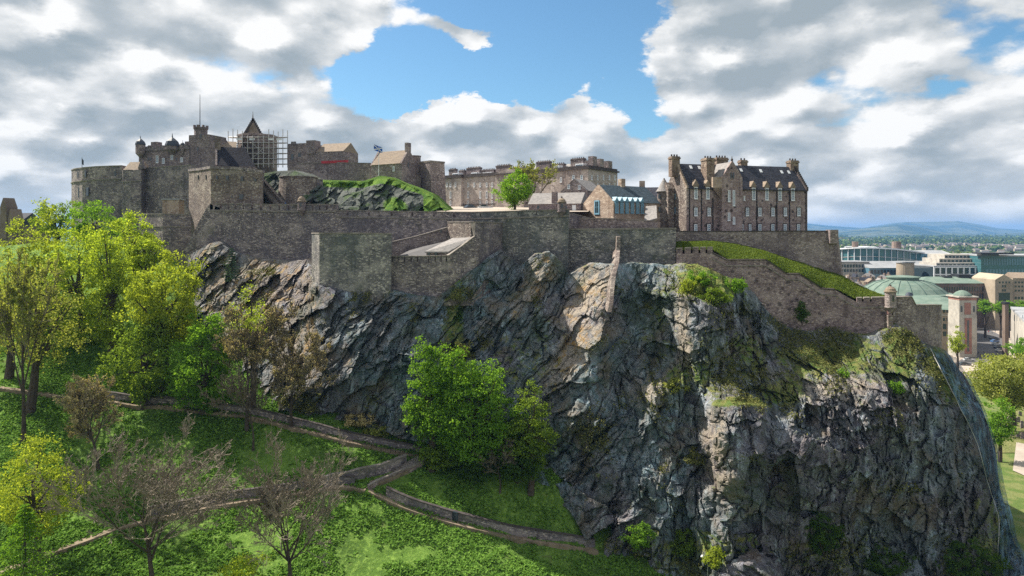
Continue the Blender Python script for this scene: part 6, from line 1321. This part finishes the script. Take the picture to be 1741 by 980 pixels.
# big stepped office with white frame
f, t, z1 = block('large white-framed office block with stepped upper floors', 'office_block', 1588, 520, 1668, 520, 454, 34, 'glass_dark', roof='flat', par=.8)
f.n = Vector((-f.u.y, f.u.x))
for i in range(9): u = f.L * i / 8; mb = MB(); f.box(mb, u - .5, u + .5, -.6, -.05, GZ0, zat(454, 520)); mb.build('column', M['white'], t)
for y in (454, 466): mb = MB(); f.box(mb, -.6, f.L + .6, -.7, -.05, zat(y + 1.6, 520), zat(y, 520)); mb.build('beam', M['white'], t)
for y0, y1, a, b, v in ((447, 454, 1592, 1668, 4), (440, 447, 1597, 1670, 9), (433, 440, 1606, 1675, 14)):
    u0, u1 = f.U(a, v), f.U(b, v); D = 520 + v; mb = MB(); f.box(mb, u0, u1, v, v + 22, zat(y1, D) - .3, zat(y0, D)); s_ = mb.build('upper_floor', M['concrete'], t)
    for i in range(11): px = a + (b - a) * (i + .5) / 11; f.hole(t, px, y0 + 2.5, y1 - 1.5, 4.5, v=v - .06)
block('dark glass office with thin overhanging roof at the picture edge', 'office_block', 1668, 512, 1790, 500, 436, 40, 'glass_teal', roof='flat', roofmat='grey_roof', par=1.0, wins=((440, 451, 1672, 1741, 16, 2.2), (458, 474, 1676, 1741, 12, 3.0)), wmat='glass_blue')
mb = MB(); f = Fr(1664, 506, 1720, 500); f.box(mb, 0, f.L, -4, 14, zat(432.5, 505), zat(430, 505)); tt_ = thing('roof_canopy', 'thin dark roof canopy crowning the dark glass office', 'canopy', at(1690, 432, 505)); mb.build('slab', M['dark_metal'], tt_); mb = MB(); f.box(mb, 2, f.L - 8, 0, 10, zat(436, 505), zat(432.6, 505)); mb.build('plant_room', M['glass_dark'], tt_)
block('blue-grey warehouse range with white gable row behind the glass hall', 'building', 1566, 640, 1618, 640, 432, 30, 'white_blue', roof='gable', roofmat='grey_roof', par=3, wins=((435, 438, 1570, 1614, 8, 3),))
# copper roofed offices and the domed hall
f, t, z1 = block('long brown office block with flat green copper roof', 'office_block', 1565, 425, 1692, 425, 482, 30, 'brown_far', roof='hip', roofmat='copper', par=3.2, wins=((488, 496, 1604, 1690, 20, 2.0), (499, 507, 1604, 1690, 20, 2.0), (509, 514, 1604, 1690, 20, 2.0)))
for px, w_, y0, y1 in ((1640, 20, 467, 476), (1612, 14, 470, 475)): mb = MB(); u = f.U(px, 12); f.box(mb, u - w_ / 2 / F * 437, u + w_ / 2 / F * 437, 12, 20, z1, zat(y0, 437)); mb.build('plant_room', M['dark_metal'], t)
dm = thing('domed_hall', 'concert hall with wide green copper dome', 'concert hall', at(1535, 520, 400)); c = at(1535, 0, 405); k = 405 / F
prof = [(70, 508), (70, 500), (72, 500), (72, 497), (66, 496), (58, 489), (45, 481), (30, 476.5), (24, 475.5), (24, 472.5), (26, 472.3), (26, 470.5), (14, 469), (.5, 468)]
MB().lathe(c, [(73 * k, GZ0), (73 * k, zat(508, 405))], 40).build('wall', M['rose'], dm)
MB().lathe(c, [(a * k, zat(b, 405)) for a, b in prof], 40).build('dome', M['copper'], dm)
for j in range(20):
    a = 2 * math.pi * j / 20; MB().tube([(c.x + rr * k * math.cos(a), c.y + rr * k * math.sin(a), zat(y, 405) + .1) for rr, y in ((66, 496), (58, 489), (45, 481), (30, 476.5))], .16, 4).build('rib', M['copper_dark'], dm)
MB().lathe(c, [(71 * k, zat(502.5, 405)), (73.5 * k, zat(502.5, 405)), (73.5 * k, zat(500.5, 405)), (71 * k, zat(500.5, 405))], 40).build('gutter', M['copper_dark'], dm)
mb = MB(); MB; mb.lathe(at(1546, 0, 372), [(6 * .32, zat(512, 372)), (6 * .32, zat(502, 372)), (4 * .32, zat(498, 372)), (.2, zat(497, 372))], 12); t = thing('roof_vent', 'small dark domed roof vent in front of the big dome', 'vent', at(1546, 512, 372)); mb.build('cap', M['lead'], t)
f, t, z1 = block('pale stone hall wing with green copper roof left of the banded tower', 'building', 1540, 345, 1628, 335, 524, 22, 'beige', roof='gable', roofmat='copper', par=3.2, wins=((527, 532, 1602, 1626, 4, 3.5), (541, 546, 1602, 1626, 4, 3.0), (551, 560, 1602, 1626, 3, 5.0), (564, 572, 1602, 1626, 3, 5)), wmat='glass_dark')
mb = MB(); f.box(mb, -.1, f.L + .1, -.2, -.07, zat(536, 340), zat(534, 340)); mb.build('string_course', M['concrete'], t)
c = at(1578, 0, 365); t = thing('low_dome', 'low grey-green dome between the big dome and the banded tower', 'dome', (c.x, c.y, zat(515, 365))); MB().lathe(c, [(48 * .315, zat(520, 365)), (48 * .315, zat(512, 365)), (34 * .315, zat(507, 365)), (18 * .315, zat(504, 365)), (.3, zat(503, 365))], 32, sx=1.1).build('roof', M['copper'], t)
bt = thing('banded_tower', 'tall pale tower with red bands and small green dome', 'tower', at(1645, 600, 325)); f = Fr(1631, 325, 1661, 325); zb = zat(602, 325); zt = zat(511, 325)
mb = MB(); f.box(mb, 0, f.L, 0, 8.5, GZ0, zat(536, 325)); mb.build('wall', M['concrete'], bt)
mb = MB(); f.box(mb, .15, f.L - .15, .15, 8.3, zat(536, 325) + .003, zt); mb.build('upper_wall', M['concrete'], bt)
mb = MB(); f.box(mb, f.U(1640), f.U(1652), -.12, -.02, zb, zat(541, 325)); mb.build('band', M['rose'], bt); mb = MB(); f.box(mb, f.U(1640), f.U(1651), .03, .14, zat(535, 325), zat(515, 325)); mb.build('band', M['rose'], bt)
mb = MB(); f.box(mb, 0.05, f.L - 0.05, .05, 8.4, zt + .003, zt + 1.3); mb.build('frieze', M['rose'], bt)
for px in (1635, 1656): f.hole(bt, px, 521, 531, 3, v=.12)
f.hole(bt, 1646, 545, 598, 3.4, v=-.13)
mb = MB(); f.box(mb, -.6, f.L + .6, -.6, 9.1, zt + 1.3, zt + 1.9); mb.build('cornice', M['concrete'], bt); c = f.pt(f.L / 2, 4.2)
MB().lathe(c, [(4.0, zt + 1.9), (3.7, zt + 2.6), (2.6, zt + 3.6), (1.2, zt + 4.3), (.1, zt + 4.5)], 16).build('dome', M['copper'], bt)
# sandstone block and the street edge
f, t, z1 = block('beige gable-fronted stone block behind the street trees', 'building', 1692, 415, 1722, 415, 476, 22, 'beige', wins=((479, 482, 1697, 1719, 4, 2.6), (485, 489, 1703, 1711, 2, 2.6), (492, 496, 1703, 1711, 2, 2.6)))
mb = MB(); f.pyramid_gable(mb, 0, f.L, 0, 22, z1, z1 + 3.2); mb.build('gable', M['beige'], t); mb = MB(); f.box(mb, f.U(1698), f.U(1717), -.08, 0, zat(514, 415), zat(498, 415)); mb.build('bay', M['glass_dark'], t)
block('beige stone block with small windows at the picture edge', 'building', 1722, 416, 1775, 410, 473, 20, 'beige', roof='gable', roofmat='slate_tan', par=3, wins=((479, 482, 1724, 1741, 3, 2.6), (486, 489, 1724, 1741, 3, 2.6), (493, 496, 1724, 1741, 3, 2.6), (505, 509, 1724, 1741, 3, 3)))
f, t, z1 = block('pale modern theatre wall running along the street at the picture edge', 'building', 1719, 345, 1760, 262, 525, 26, 'concrete', roof='flat', par=1.0, wins=((536, 546, 1722, 1741, 4, 3.4),), wmat='glass_blue')
mb = MB(); mb.box(at(1712, 0, 330).x - .9, at(1712, 0, 330).x + .9, 330, 332, GZ0, zat(517, 330)); t = thing('brick_pylon', 'slim brown pylon with lantern top by the street', 'pylon', at(1712, 590, 331)); mb.build('shaft', M['brown_far'], t)
mb = MB(); mb.box(at(1712, 0, 330).x - 1.3, at(1712, 0, 330).x + 1.3, 329.6, 332.4, zat(517, 330) + .003, zat(514, 330)); mb.build('cap', M['dark_metal'], t)
# square
M['pale_lawn'] = grass_mat('worn_churchyard_grass', (0.13, 0.15, 0.05), (0.18, 0.19, 0.07), (0.24, 0.23, 0.11), 1.0, earth_amt=0.4)
def sheet(name, label, pix, z, mat): mb = MB(); P = [((px - CX) / F * (CZ - z) * F / (py - HY), (CZ - z) * F / (py - HY), z) for px, py in pix]; mb.poly(P, [tuple(range(len(P)))]); return tag(mb.build(name, M[mat]), label, kind='structure')
sheet('pavement', 'pale paved square between the tower and the theatre', [(1612, 640), (1790, 650), (1790, 522), (1640, 522)], 40.02, 'paving')
sheet('road', 'grey street beside the paved square', [(1610, 625), (1700, 612), (1712, 590), (1705, 572), (1680, 560), (1660, 560), (1655, 600)], 40.06, 'asphalt')
sheet('lawn', 'pale grass of the churchyard', [(1690, 770), (1800, 770), (1800, 690), (1700, 692)], 40.05, 'pale_lawn')
sheet('path', 'beige path beside the churchyard', [(1722, 800), (1790, 830), (1790, 765), (1728, 752)], 40.09, 'paving')
def gpt(px, py, z=40.1): D = (CZ - z) * F / (py - HY); return Vector(((px - CX) / F * D, D, z))
for lab, px, py in (('brown kiosk in the square, nearer the banded tower', 1677, 551), ('brown kiosk in the square, nearer the theatre', 1696, 553)):
    p_ = gpt(px, py); t = thing('kiosk', lab, 'kiosk', p_, 'kiosks in the square'); MB().box(p_.x - 1.6, p_.x + 1.6, p_.y, p_.y + 2.5, 40, 43.6).build('wall', M['rose'], t); MB().box(p_.x - 2, p_.x + 2, p_.y - .4, p_.y + 2.9, 43.603, 43.9).build('roof', M['concrete'], t)
def post(label, px, py, h, r=.09, z=None, name='street_lamp'):
    p_ = gpt(px, py) if z is None else z; t = thing(name, label, 'street lamp', p_); MB().tube([(p_.x, p_.y, p_.z), (p_.x, p_.y, p_.z + h)], [r, r * .6], 6).build('pole', M['grey_metal'], t)
    MB().tube([(p_.x - .7, p_.y, p_.z + h), (p_.x + .7, p_.y, p_.z + h + .1)], r * .7, 5).build('arm', M['grey_metal'], t); mb = MB(); mb.lathe((p_.x - .8, p_.y), [(.1, p_.z + h - .25), (.28, p_.z + h - .1), (.1, p_.z + h + .12)], 8); mb.build('lamp_head', M['white'], t)
post('tall grey street lamp in the square before the street trees', 1704, 553, 8.5, .16)
p_ = on_crag(1203, 972); post('pale lamp post standing at the cliff foot by the boulders', 1203, 972, 3.6, .08, Vector((at(1203, 0, 105).x, 105, float(zat(985, 105)))))
# cars
M['car_dark'] = glass('dark_car_paint', (.03, .04, .06), .3); M['car_silver'] = glass('silver_car_paint', (.42, .44, .47), .3); M['car_red'] = glass('red_car_paint', (.35, .03, .04), .3); M['car_white'] = glass('white_van_paint', (.75, .76, .78), .35); M['car_blue'] = glass('blue_car_paint', (.06, .14, .32), .3)
def car(label, loc, rz, mat, van=False, group='parked cars', name='parked_car'):
    t = thing(name, label, 'van' if van else 'car', loc, group, rz); L, Wd = (5.4, 2.0) if van else (4.4, 1.8)
    def ext(prof, w):
        n = len(prof); mb = MB(); mb.poly([(x, -w / 2, z) for x, z in prof] + [(x, w / 2, z) for x, z in prof], [tuple(range(n - 1, -1, -1)), tuple(range(n, 2 * n))] + [(i, (i + 1) % n, n + (i + 1) % n, n + i) for i in range(n)]); return mb
    h = L / 2
    def bld(mb, nm, m): me = bpy.data.meshes.new(nm); me.from_pydata(mb.v, [], mb.f); me.materials.append(M[m]); o = bpy.data.objects.new(nm, me); col.objects.link(o); o.parent = t; return o
    if van: body = [(-h, .35), (h, .35), (h + .05, .95), (h - .25, 1.15), (h - 1.1, 1.3), (h - 1.7, 2.25), (-h + .1, 2.3), (-h, 2.1)]; cab = [(h - 1.2, 1.32), (h - 1.72, 2.1), (h - 2.5, 2.12), (h - 2.5, 1.35)]
    else: body = [(-h, .32), (h, .32), (h + .04, .62), (h - .12, .80), (h - 1.1, .93), (-h + .35, .98), (-h, .88)]; cab = [(h - 1.15, .90), (h - 1.9, 1.38), (h - 2.3, 1.45), (-h + 1.0, 1.43), (-h + .3, .96)]
    bld(ext(body, Wd), 'body', mat); bld(ext(cab, Wd * (1.01 if van else .86)), 'windows', 'glass_dark')
    if not van: bld(ext([(h - 2.0, 1.40), (h - 2.3, 1.465), (-h + 1.0, 1.45), (-h + .8, 1.36)], Wd * .84), 'roof', mat)
    for sx in (-1, 1):
        for sy in (-1, 1):
            mb = MB(); mb.tube([(sx * (h - .85), sy * (Wd / 2 - .2), .33), (sx * (h - .85), sy * (Wd / 2 + .02), .33)], .33, 14); w = bld(mb, 'wheel', 'tyre'); mb = MB(); mb.tube([(sx * (h - .85), sy * (Wd / 2), .33), (sx * (h - .85), sy * (Wd / 2 + .04), .33)], .19, 10); r = bld(mb, 'rim', 'grey_metal'); r.parent = w
    for sy in (-1, 1): mb = MB(); mb.box(h - .08, h + .03, sy * Wd * .36 - .18, sy * Wd * .36 + .18, .60, .74); bld(mb, 'headlight', 'white')
    return t
ord_ = ('topmost', 'second', 'third', 'fourth', 'lowest')
for i, (px, py, m, nm) in enumerate(((1689, 577, 'car_dark', 'dark'), (1691.5, 582, 'car_blue', 'blue'), (1694, 587, 'car_silver', 'silver'), (1697, 592.5, 'car_dark', 'dark'), (1700, 598, 'car_silver', 'silver'))):
    car('%s car, %s in the slanting row beside the theatre' % (nm, ord_[i]), gpt(px, py), R(12), m, group='cars parked beside the theatre')
car('white van parked at the foot of the banded tower', gpt(1641, 602), R(-4), 'car_white', True, name='parked_van'); car('silver car on the street below the white van', gpt(1647, 614), R(-8), 'car_silver'); car('dark car behind the netting edge below the white van', gpt(1641, 621), R(-8), 'car_dark')
gy = 104.8
car('dark blue car parked before the barrack block', Vector((at(801, 0, 205).x, 205, zat(356.5, 205) - .1)), R(35), 'car_dark', group='cars in the castle yard'); car('white car parked before the barrack block', Vector((at(825, 0, 205).x, 205, zat(356.5, 205) - .1)), R(10), 'car_white', group='cars in the castle yard')
car('white car behind the parapet wall at the hospital front', Vector((at(1214, 0, 145).x, 145, 98.55)), R(12), 'car_white', group='cars at the hospital'); car('red car behind the parapet wall at the hospital front', Vector((at(1241, 0, 146).x, 146, 98.55)), R(12), 'car_red', group='cars at the hospital')
mb = MB(); mb.poly([at(1160, 0, 141.8).xy.to_3d(), at(1424, 0, 138.5).xy.to_3d(), at(1440, 0, 165).xy.to_3d(), at(1140, 0, 165).xy.to_3d()], [(0, 1, 2, 3)]); mb.v = [(x, y, 98.5) for x, y, z in mb.v]; tag(mb.build('courtyard', M['asphalt']), kind='structure')
# people
def person(label, loc, rz, top, legs, k=1.0, group=None, skin=(.45, .3, .22)):
    t = thing('person', label, 'person', loc, group, rz)
    V = [(0, 0, .92), (0, 0, 1.18), (0, 0, 1.40), (0, .01, 1.50), (0, .02, 1.60), (0, .02, 1.70), (.10, 0, .88), (.12, .04, .48), (.13, 0, .08), (.13, .12, .04), (-.10, 0, .88), (-.12, -.03, .48), (-.13, -.06, .08), (-.13, .06, .04), (.19, 0, 1.38), (.25, 0, 1.10), (.22, .14, .88), (-.19, 0, 1.38), (-.25, 0, 1.10), (-.22, .10, .88)]
    E = [(0, 1), (1, 2), (2, 3), (3, 4), (4, 5), (0, 6), (6, 7), (7, 8), (8, 9), (0, 10), (10, 11), (11, 12), (12, 13), (2, 14), (14, 15), (15, 16), (2, 17), (17, 18), (18, 19)]
    rad = [.15, .14, .15, .055, .10, .085, .09, .06, .04, .035, .09, .06, .04, .035, .065, .045, .035, .065, .045, .035]
    me = bpy.data.meshes.new('body'); me.from_pydata(V, E, []); o = bpy.data.objects.new('body', me); col.objects.link(o); o.parent = t; o.scale = (k, k, k); me.materials.append(M[legs])
    md = o.modifiers.new('skin', 'SKIN'); sv = me.skin_vertices[0].data
    for i, r in enumerate(rad): sv[i].radius = (r, r * .85)
    sv[0].use_root = True; o.modifiers.new('sub', 'SUBSURF').levels = 1
    j = MB(); j.lathe((0, 0), [(.17, .90), (.19, 1.0), (.17, 1.2), (.22, 1.36), (.16, 1.44), (.06, 1.48)], 12, sy=.75); jj = bpy.data.meshes.new('jacket'); jj.from_pydata(j.v, [], j.f); jj.materials.append(M[top]); a = bpy.data.objects.new('jacket', jj); col.objects.link(a); a.parent = t; a.scale = (k, k, k)
    hr = MB(); hr.lathe((0, 0.0), [(.09, 1.60), (.115, 1.66), (.10, 1.75), (.04, 1.80)], 10); hm = bpy.data.meshes.new('hair'); hm.from_pydata(hr.v, [], hr.f); hm.materials.append(M['wood_dark']); b = bpy.data.objects.new('hair', hm); col.objects.link(b); b.parent = t; b.scale = (k, k, k)
    return t
M['cloth_red'] = plain('red_jacket', (.45, .04, .05), .8, .15); M['cloth_white'] = plain('white_shirt', (.7, .68, .66), .8, .1); M['cloth_blue'] = plain('blue_jacket', (.06, .14, .35), .8, .2); M['cloth_dark'] = plain('dark_trousers', (.04, .04, .055), .85, .2); M['cloth_pink'] = plain('pink_top', (.5, .2, .22), .8, .2)
vis = [(592, 'red', 'first gun opening'), (624, 'white', 'second gun opening'), (631, 'pink', 'second gun opening'), (663, 'red', 'third gun opening'), (669, 'red', 'third gun opening'), (684, 'pink', 'third gun opening\'s merlon'), (699, 'red', 'fourth gun opening'), (706, 'red', 'fourth gun opening'), (735, 'red', 'fifth gun opening'), (742, 'white', 'fifth gun opening'), (758, 'blue', 'last long merlon')]
for i, (px, c_n, where) in enumerate(vis):
    D = np.interp(px, [572, 800], [151.5, 144]) + 2.1; person('visitor in a %s top leaning at the %s of the low curtain wall, seen at column %s' % (c_n, where, ('far left', 'left')[i % 2]) if False else 'visitor in a %s top %s the %s of the low curtain wall' % (c_n, ('at', 'just past', 'beside')[(i + (px > 700)) % 3], where), Vector((at(px, 0, D).x, D, zat(358.2, D) - 1.72)), 0.3 * i, 'cloth_' + c_n, 'cloth_dark', group='visitors on the curtain wall')
person('visitor in a blue jacket beside the small sentry turret', Vector((at(485, 0, 156.5).x, 156.5, zat(343, 156.5) - 1.72)), 1.0, 'cloth_blue', 'cloth_dark')
for i, (px, py, c_n, lab) in enumerate(((1663, 604, 'dark', 'person in dark clothes crossing the street behind the white van'), (1673, 603, 'dark', 'person in dark clothes standing mid-street'), (1653, 597, 'white', 'person in white at the tower foot'), (1681, 567, 'red', 'person in red on the paved square'), (1687, 568, 'white', 'person in white on the paved square'), (1692, 566, 'blue', 'person in blue on the paved square'), (1684, 558, 'dark', 'person in dark clothes between the two kiosks'), (1668, 609, 'pink', 'person in pink near the silver car'))): person(lab, gpt(px, py), i * .7, 'cloth_' + c_n, 'cloth_dark')
# trees of the gardens and streets
leafy('big pale spreading tree in the churchyard below the square', 1722, 596, 702, 150, 205, 'leaf_pale', ncl=520, nl=60, size=.33, clr=1.2, z_base=40, group=None, hollow=.5)
leafy('bright green tree squeezed between the crag and the churchyard', 1700, 680, 768, 50, 178, 'leaf_bright', ncl=120, nl=55, size=.24, clr=.75, z_base=40)
leafy('bright green tree at the theatre corner, picture edge', 1742, 574, 612, 50, 262, 'leaf_bright', ncl=80, nl=50, size=.34, clr=.9, z_base=40)
leafy('slim yellow-green tree before the banded tower', 1628, 562, 604, 24, 292, 'leaf_yellow', ncl=50, nl=50, size=.3, clr=.8, z_base=40)
for px, w_, lab in ((1675, 21, 'nearest the banded tower'), (1701, 20, 'middle one of the row'), (1715, 16, 'next to the beige gable'), (1738, 22, 'at the picture edge')): leafy('bright green street tree behind the square, ' + lab, px, 513, 534, w_, 385, 'leaf_bright', ncl=50, nl=50, size=.42, clr=1.0, z_base=40, group='street trees behind the square')
for px, yt_, w_, D, m_ in ((1595, 610, 40, 240, 'leaf_mid'), (1655, 640, 50, 215, 'leaf_mid'), (1650, 600, 30, 250, 'leaf_yellow')): pass
# headstones
hs_l = [('small', 'beside the green tree, second row'), ('tall', 'beside the green tree, second row'), ('small', 'mid second row'), ('tallest', 'mid third row'), ('small', 'third row near the picture edge'), ('tall', 'by the picture edge, third row'), ('lowest', 'front row beside the green tree'), ('broad', 'front row, second from the tree'), ('plain', 'front row, third from the tree'), ('broad', 'front row at the picture edge'), ('small', 'back row by the green tree'), ('small', 'back row at the picture edge')]
k_ = 0
proto = None
for i, (px, py, h) in enumerate(((1711, 716, 1.5), (1716, 722, 2.4), (1722, 714, 1.6), (1727, 724, 2.6), (1732, 718, 1.7), (1738, 728, 2.2), (1714, 738, 1.4), (1722, 741, 1.9), (1731, 743, 1.6), (1739, 746, 1.8), (1719, 706, 1.5), (1735, 707, 1.6))):
    p_ = gpt(px, py); mb = MB(); n = 8; w_ = .5; pr = [(-w_, 0), (w_, 0), (w_, h - .4)] + [(w_ * math.cos(a), h - .4 + .4 * math.sin(a)) for a in np.linspace(.3, math.pi - .3, 6)] + [(-w_, h - .4)]
    m_ = len(pr); mb.poly([(p_.x + x, p_.y, p_.z + z) for x, z in pr] + [(p_.x + x, p_.y + .25, p_.z + z) for x, z in pr], [tuple(range(m_)), tuple(range(2 * m_ - 1, m_ - 1, -1))] + [(j, m_ + j, m_ + (j + 1) % m_, (j + 1) % m_) for j in range(m_)])
    tag(mb.build('headstone', M['wall_brown']), '%s headstone in the churchyard, %s' % (hs_l[i]), 'headstone', 'headstones in the churchyard')
# roofscape between castle and dome
rng = np.random.default_rng(21); rows_ = ('row nearest the bastion', 'middle row', 'row under the glass hall'); cols2 = ('pale harled', 'brown stone', 'beige')
for i in range(36):
    r_i = i % 3; D = (455, 490, 525)[r_i] + rng.uniform(-8, 8); px = 1418 + (i // 3) * 8.2 + r_i * 2.5 + rng.uniform(-1, 1); y = HY + (CZ - (63 + rng.uniform(-2, 3) + r_i * 1.2)) / D * F; m_ = i % 3
    f = Fr(px, D, px + 7.2, D + rng.uniform(-4, 4)); f.n = Vector((-f.u.y, f.u.x)); t = thing('tenement_house', 'small %s-roofed house, %s from the bastion in the %s' % (('grey', 'tan', 'dark')[(i * 7 + i // 3) % 3], ('first', 'second', 'third', 'fourth', 'fifth', 'sixth', 'seventh', 'eighth', 'ninth', 'tenth', 'eleventh', 'twelfth')[i // 3], rows_[r_i]), 'house', (*f.pt(f.L / 2, 4), 40), 'crowded small houses beyond the bastion')
    z1 = zat(y, D) - 2.5; mb = MB(); f.box(mb, 0, f.L, 0, 8, 40, z1); f.gable(mb, .02, .3, .02, 7.98, z1, z1 + 2.4); mb.build('wall', M[('concrete', 'brown_far', 'beige')[m_]], t); mb = MB(); f.gable(mb, -.1, f.L + .1, 0, 8, z1 + .02, z1 + 2.6, .2); mb.build('roof', M[('slate_grey', 'slate_tan', 'slate')[(i * 7 + i // 3) % 3]], t)
    mb = MB(); f.box(mb, f.L * .7, f.L * .7 + .9, 3.3, 4.7, z1 + 1, z1 + 3.9); mb.build('chimney', M['brown_far'], t)
    for u in (.25, .6): mb = MB(); f.box(mb, f.L * u - .4, f.L * u + .4, -.06, .02, z1 - 2.6, z1 - 1.2); mb.build('window', M['glass_dark'], t)
f, t, z1 = block('brown gabled tenement with corner spire at the picture edge behind the trees', 'tenement', -30, 232, 24, 226, 386, 12, 'brown_far', z0=80, wins=((390, 396, -6, 20, 4, 3), (400, 407, -6, 20, 4, 3)))
mb = MB(); f.gable(mb, 0, f.L, 0, 12, z1, zat(362, 230)); mb.build('roof', M['slate'], t)
for a, b, y in ((3, 14, 337), (17, 24, 356)): mb = MB(); u0, u1 = f.U(a), f.U(b); f.box(mb, u0, u1, -.6, 3, z1 - 4, zat(y + 16, 229)); f.pyramid_gable(mb, u0, u1, -.6, 3, zat(y + 16, 229), zat(y, 229)); mb.build('gable', M['brown_far'], t)
# suburbs, woods and hills
def suburbs():
    rng = np.random.default_rng(3); V, Fq, k = [], [], 0
    n = 2600; D = 640 * np.exp(rng.random(n) * 2.35); px = rng.uniform(1330, 1960, n); X = (px - CX) / F * D; cl = fbm(X / 500, D / 500, o=3, s=4); keep = cl > -.25 + .3 * rng.random(n); X, D = X[keep], D[keep]; n = len(X)
    w, d, h, r, a = rng.uniform(5, 14, n), rng.uniform(4, 7, n), rng.uniform(5, 9, n), rng.uniform(2, 4, n), rng.uniform(-.6, .6, n); c, s = np.cos(a), np.sin(a)
    loc = np.array([[-1, -1, 0], [1, -1, 0], [1, 1, 0], [-1, 1, 0], [-1, -1, 1], [1, -1, 1], [1, 1, 1], [-1, 1, 1], [-1, 0, 2], [1, 0, 2]], float)
    lx, ly = loc[None, :, 0] * w[:, None], loc[None, :, 1] * d[:, None]; z = 40 + np.where(loc[None, :, 2] == 0, -1, np.where(loc[None, :, 2] == 1, h[:, None], (h + r)[:, None]))
    V = np.stack([X[:, None] + lx * c[:, None] - ly * s[:, None], D[:, None] + lx * s[:, None] + ly * c[:, None], z], -1).reshape(-1, 3)
    q_ = np.array([[0, 1, 5, 4], [1, 2, 6, 5], [2, 3, 7, 6], [3, 0, 4, 7], [4, 5, 9, 8], [6, 7, 8, 9], [4, 8, 7, 7], [5, 6, 9, 9]]); Fq = (q_[None] + (np.arange(n) * 10)[:, None, None]).reshape(-1, 4)
    me = bpy.data.meshes.new('distant_houses'); me.from_pydata(V.tolist(), [], [tuple(dict.fromkeys(f_)) for f_ in Fq.tolist()]); return me
def far_house_mat():
    m, q = newmat('distant_housing'); g = q.n('NewGeometry'); r = g.outputs['Random Per Island']; nz = q.n('SeparateXYZ', {0: g.outputs['Normal']}).outputs[2]
    w = ramp(q, r, [(0, (.28, .22, .17)), (.4, (.42, .36, .29)), (.7, (.55, .52, .47)), (1, (.32, .25, .2))]); rf = ramp(q, r, [(0, (.10, .10, .11)), (.5, (.17, .13, .11)), (1, (.22, .2, .2))]); finish(q, q.mix(q.ss(nz, .2, .3), w, rf), .9); return m
me = suburbs(); me.materials.append(far_house_mat()); o = bpy.data.objects.new('distant_houses', me); col.objects.link(o); tag(o, 'distant suburb of small houses on the plain', kind='stuff')
def woods():
    rng = np.random.default_rng(8); n = 15000; D = 560 * np.exp(rng.random(n) ** .85 * 2.5); px = rng.uniform(1330, 1960, n); X = (px - CX) / F * D; cl = fbm(X / 420, D / 420, o=3, s=14); keep = (cl > -.15 + .3 * rng.random(n)) & (rng.random(n) < .75) & ~((D < 680)); X, D = X[keep], D[keep]; n = len(X)
    r = rng.uniform(3.5, 7, n) * (1 + D / 3500); off = rng.normal(size=(n, 9, 3)) * .42; P = np.stack([X, D, 40 + r * .9], 1)[:, None] + off * r[:, None, None]; P = P.reshape(-1, 3); return quads_at(P, np.repeat(r * .5, 9), rng, unit(unit(off.reshape(-1, 3)) + np.array([0, 0, .5])), .6, .9)
V_, Q_ = woods(); tag(raw_mesh('distant_woods', V_, Q_, M['leaf_wood']), 'distant woods across the plain', kind='stuff')
def hill(name, label, prof, D, depth, mat, seed):
    xs = np.linspace(prof[0][0], prof[-1][0], 260); yt = np.interp(xs, [p[0] for p in prof], [p[1] for p in prof]); t = np.linspace(0, 1, 26)[:, None]; Dm = D + depth * t
    zt = CZ - (yt - HY) / F * (D + depth); z = 30 + (zt[None] - 30) * np.clip(t ** .9, 0, 1); X = (xs[None] - CX) / F * Dm; amp = (zt[None] - 30) * .13 * np.sin(np.pi * t) + 3
    z = z + amp * fbm(X / 600, Dm / 600, o=4, s=seed); P = np.stack([X, np.broadcast_to(Dm, X.shape), z], -1); b = P[-1].copy(); b[:, 1] += depth; b[:, 2] = 30; P = np.concatenate([P, b[None]]); h, w = P.shape[:2]; I = np.arange(h * w).reshape(h, w)
    tag(raw_mesh(name, P.reshape(-1, 3), np.stack([I[:-1, :-1], I[:-1, 1:], I[1:, 1:], I[1:, :-1]], -1).reshape(-1, 4), M[mat], smooth=True), label, kind='structure')
def hill_mat():
    m, q = newmat('hill_pasture'); pos = q.n('NewGeometry').outputs['Position']; a = q.noise(pos, .0016, 5, .6); b = q.noise(pos, .006, 4, .6); k = q.mix(q.ss(a, .42, .56), (.035, .055, .03), (.12, .125, .055)); k = q.mix(q.ss(b, .5, .6, 0, .6), k, (.04, .06, .03)); finish(q, k, 1.0, spec=0); return m
M['hill'] = hill_mat()
hill('hills', 'far blue hill ridge on the horizon', [(900, 397), (1200, 390), (1372, 380), (1406, 384), (1470, 388), (1500, 383), (1513, 380.5), (1539, 378), (1590, 377.5), (1629, 376.5), (1659, 381), (1698, 388.5), (1741, 391), (1900, 386), (2300, 396)], 11500, 3000, 'hill', 3)
hill('hills', 'nearer dark wooded hill on the horizon', [(1100, 402), (1300, 396), (1380, 390), (1422, 396), (1450, 392), (1481, 387.5), (1528, 381.5), (1566, 386), (1605, 395), (1680, 399), (1741, 396), (1850, 400), (2200, 402)], 8200, 1800, 'hill', 9)
# air
mb = MB(); mb.box(-14500, 14500, -60, 17500, 26, 262); hz = mb.build('haze', None); tag(hz, 'thin blue haze over the plain', kind='stuff')
m, q = newmat('haze_air'); pv = q.n('VolumePrincipled', {'Color': (.20, .44, .92), 'Density': 6.2e-5, 'Anisotropy': .1}); q.n('OutputMaterial', {1: pv.outputs[0]}); hz.data.materials.append(m)
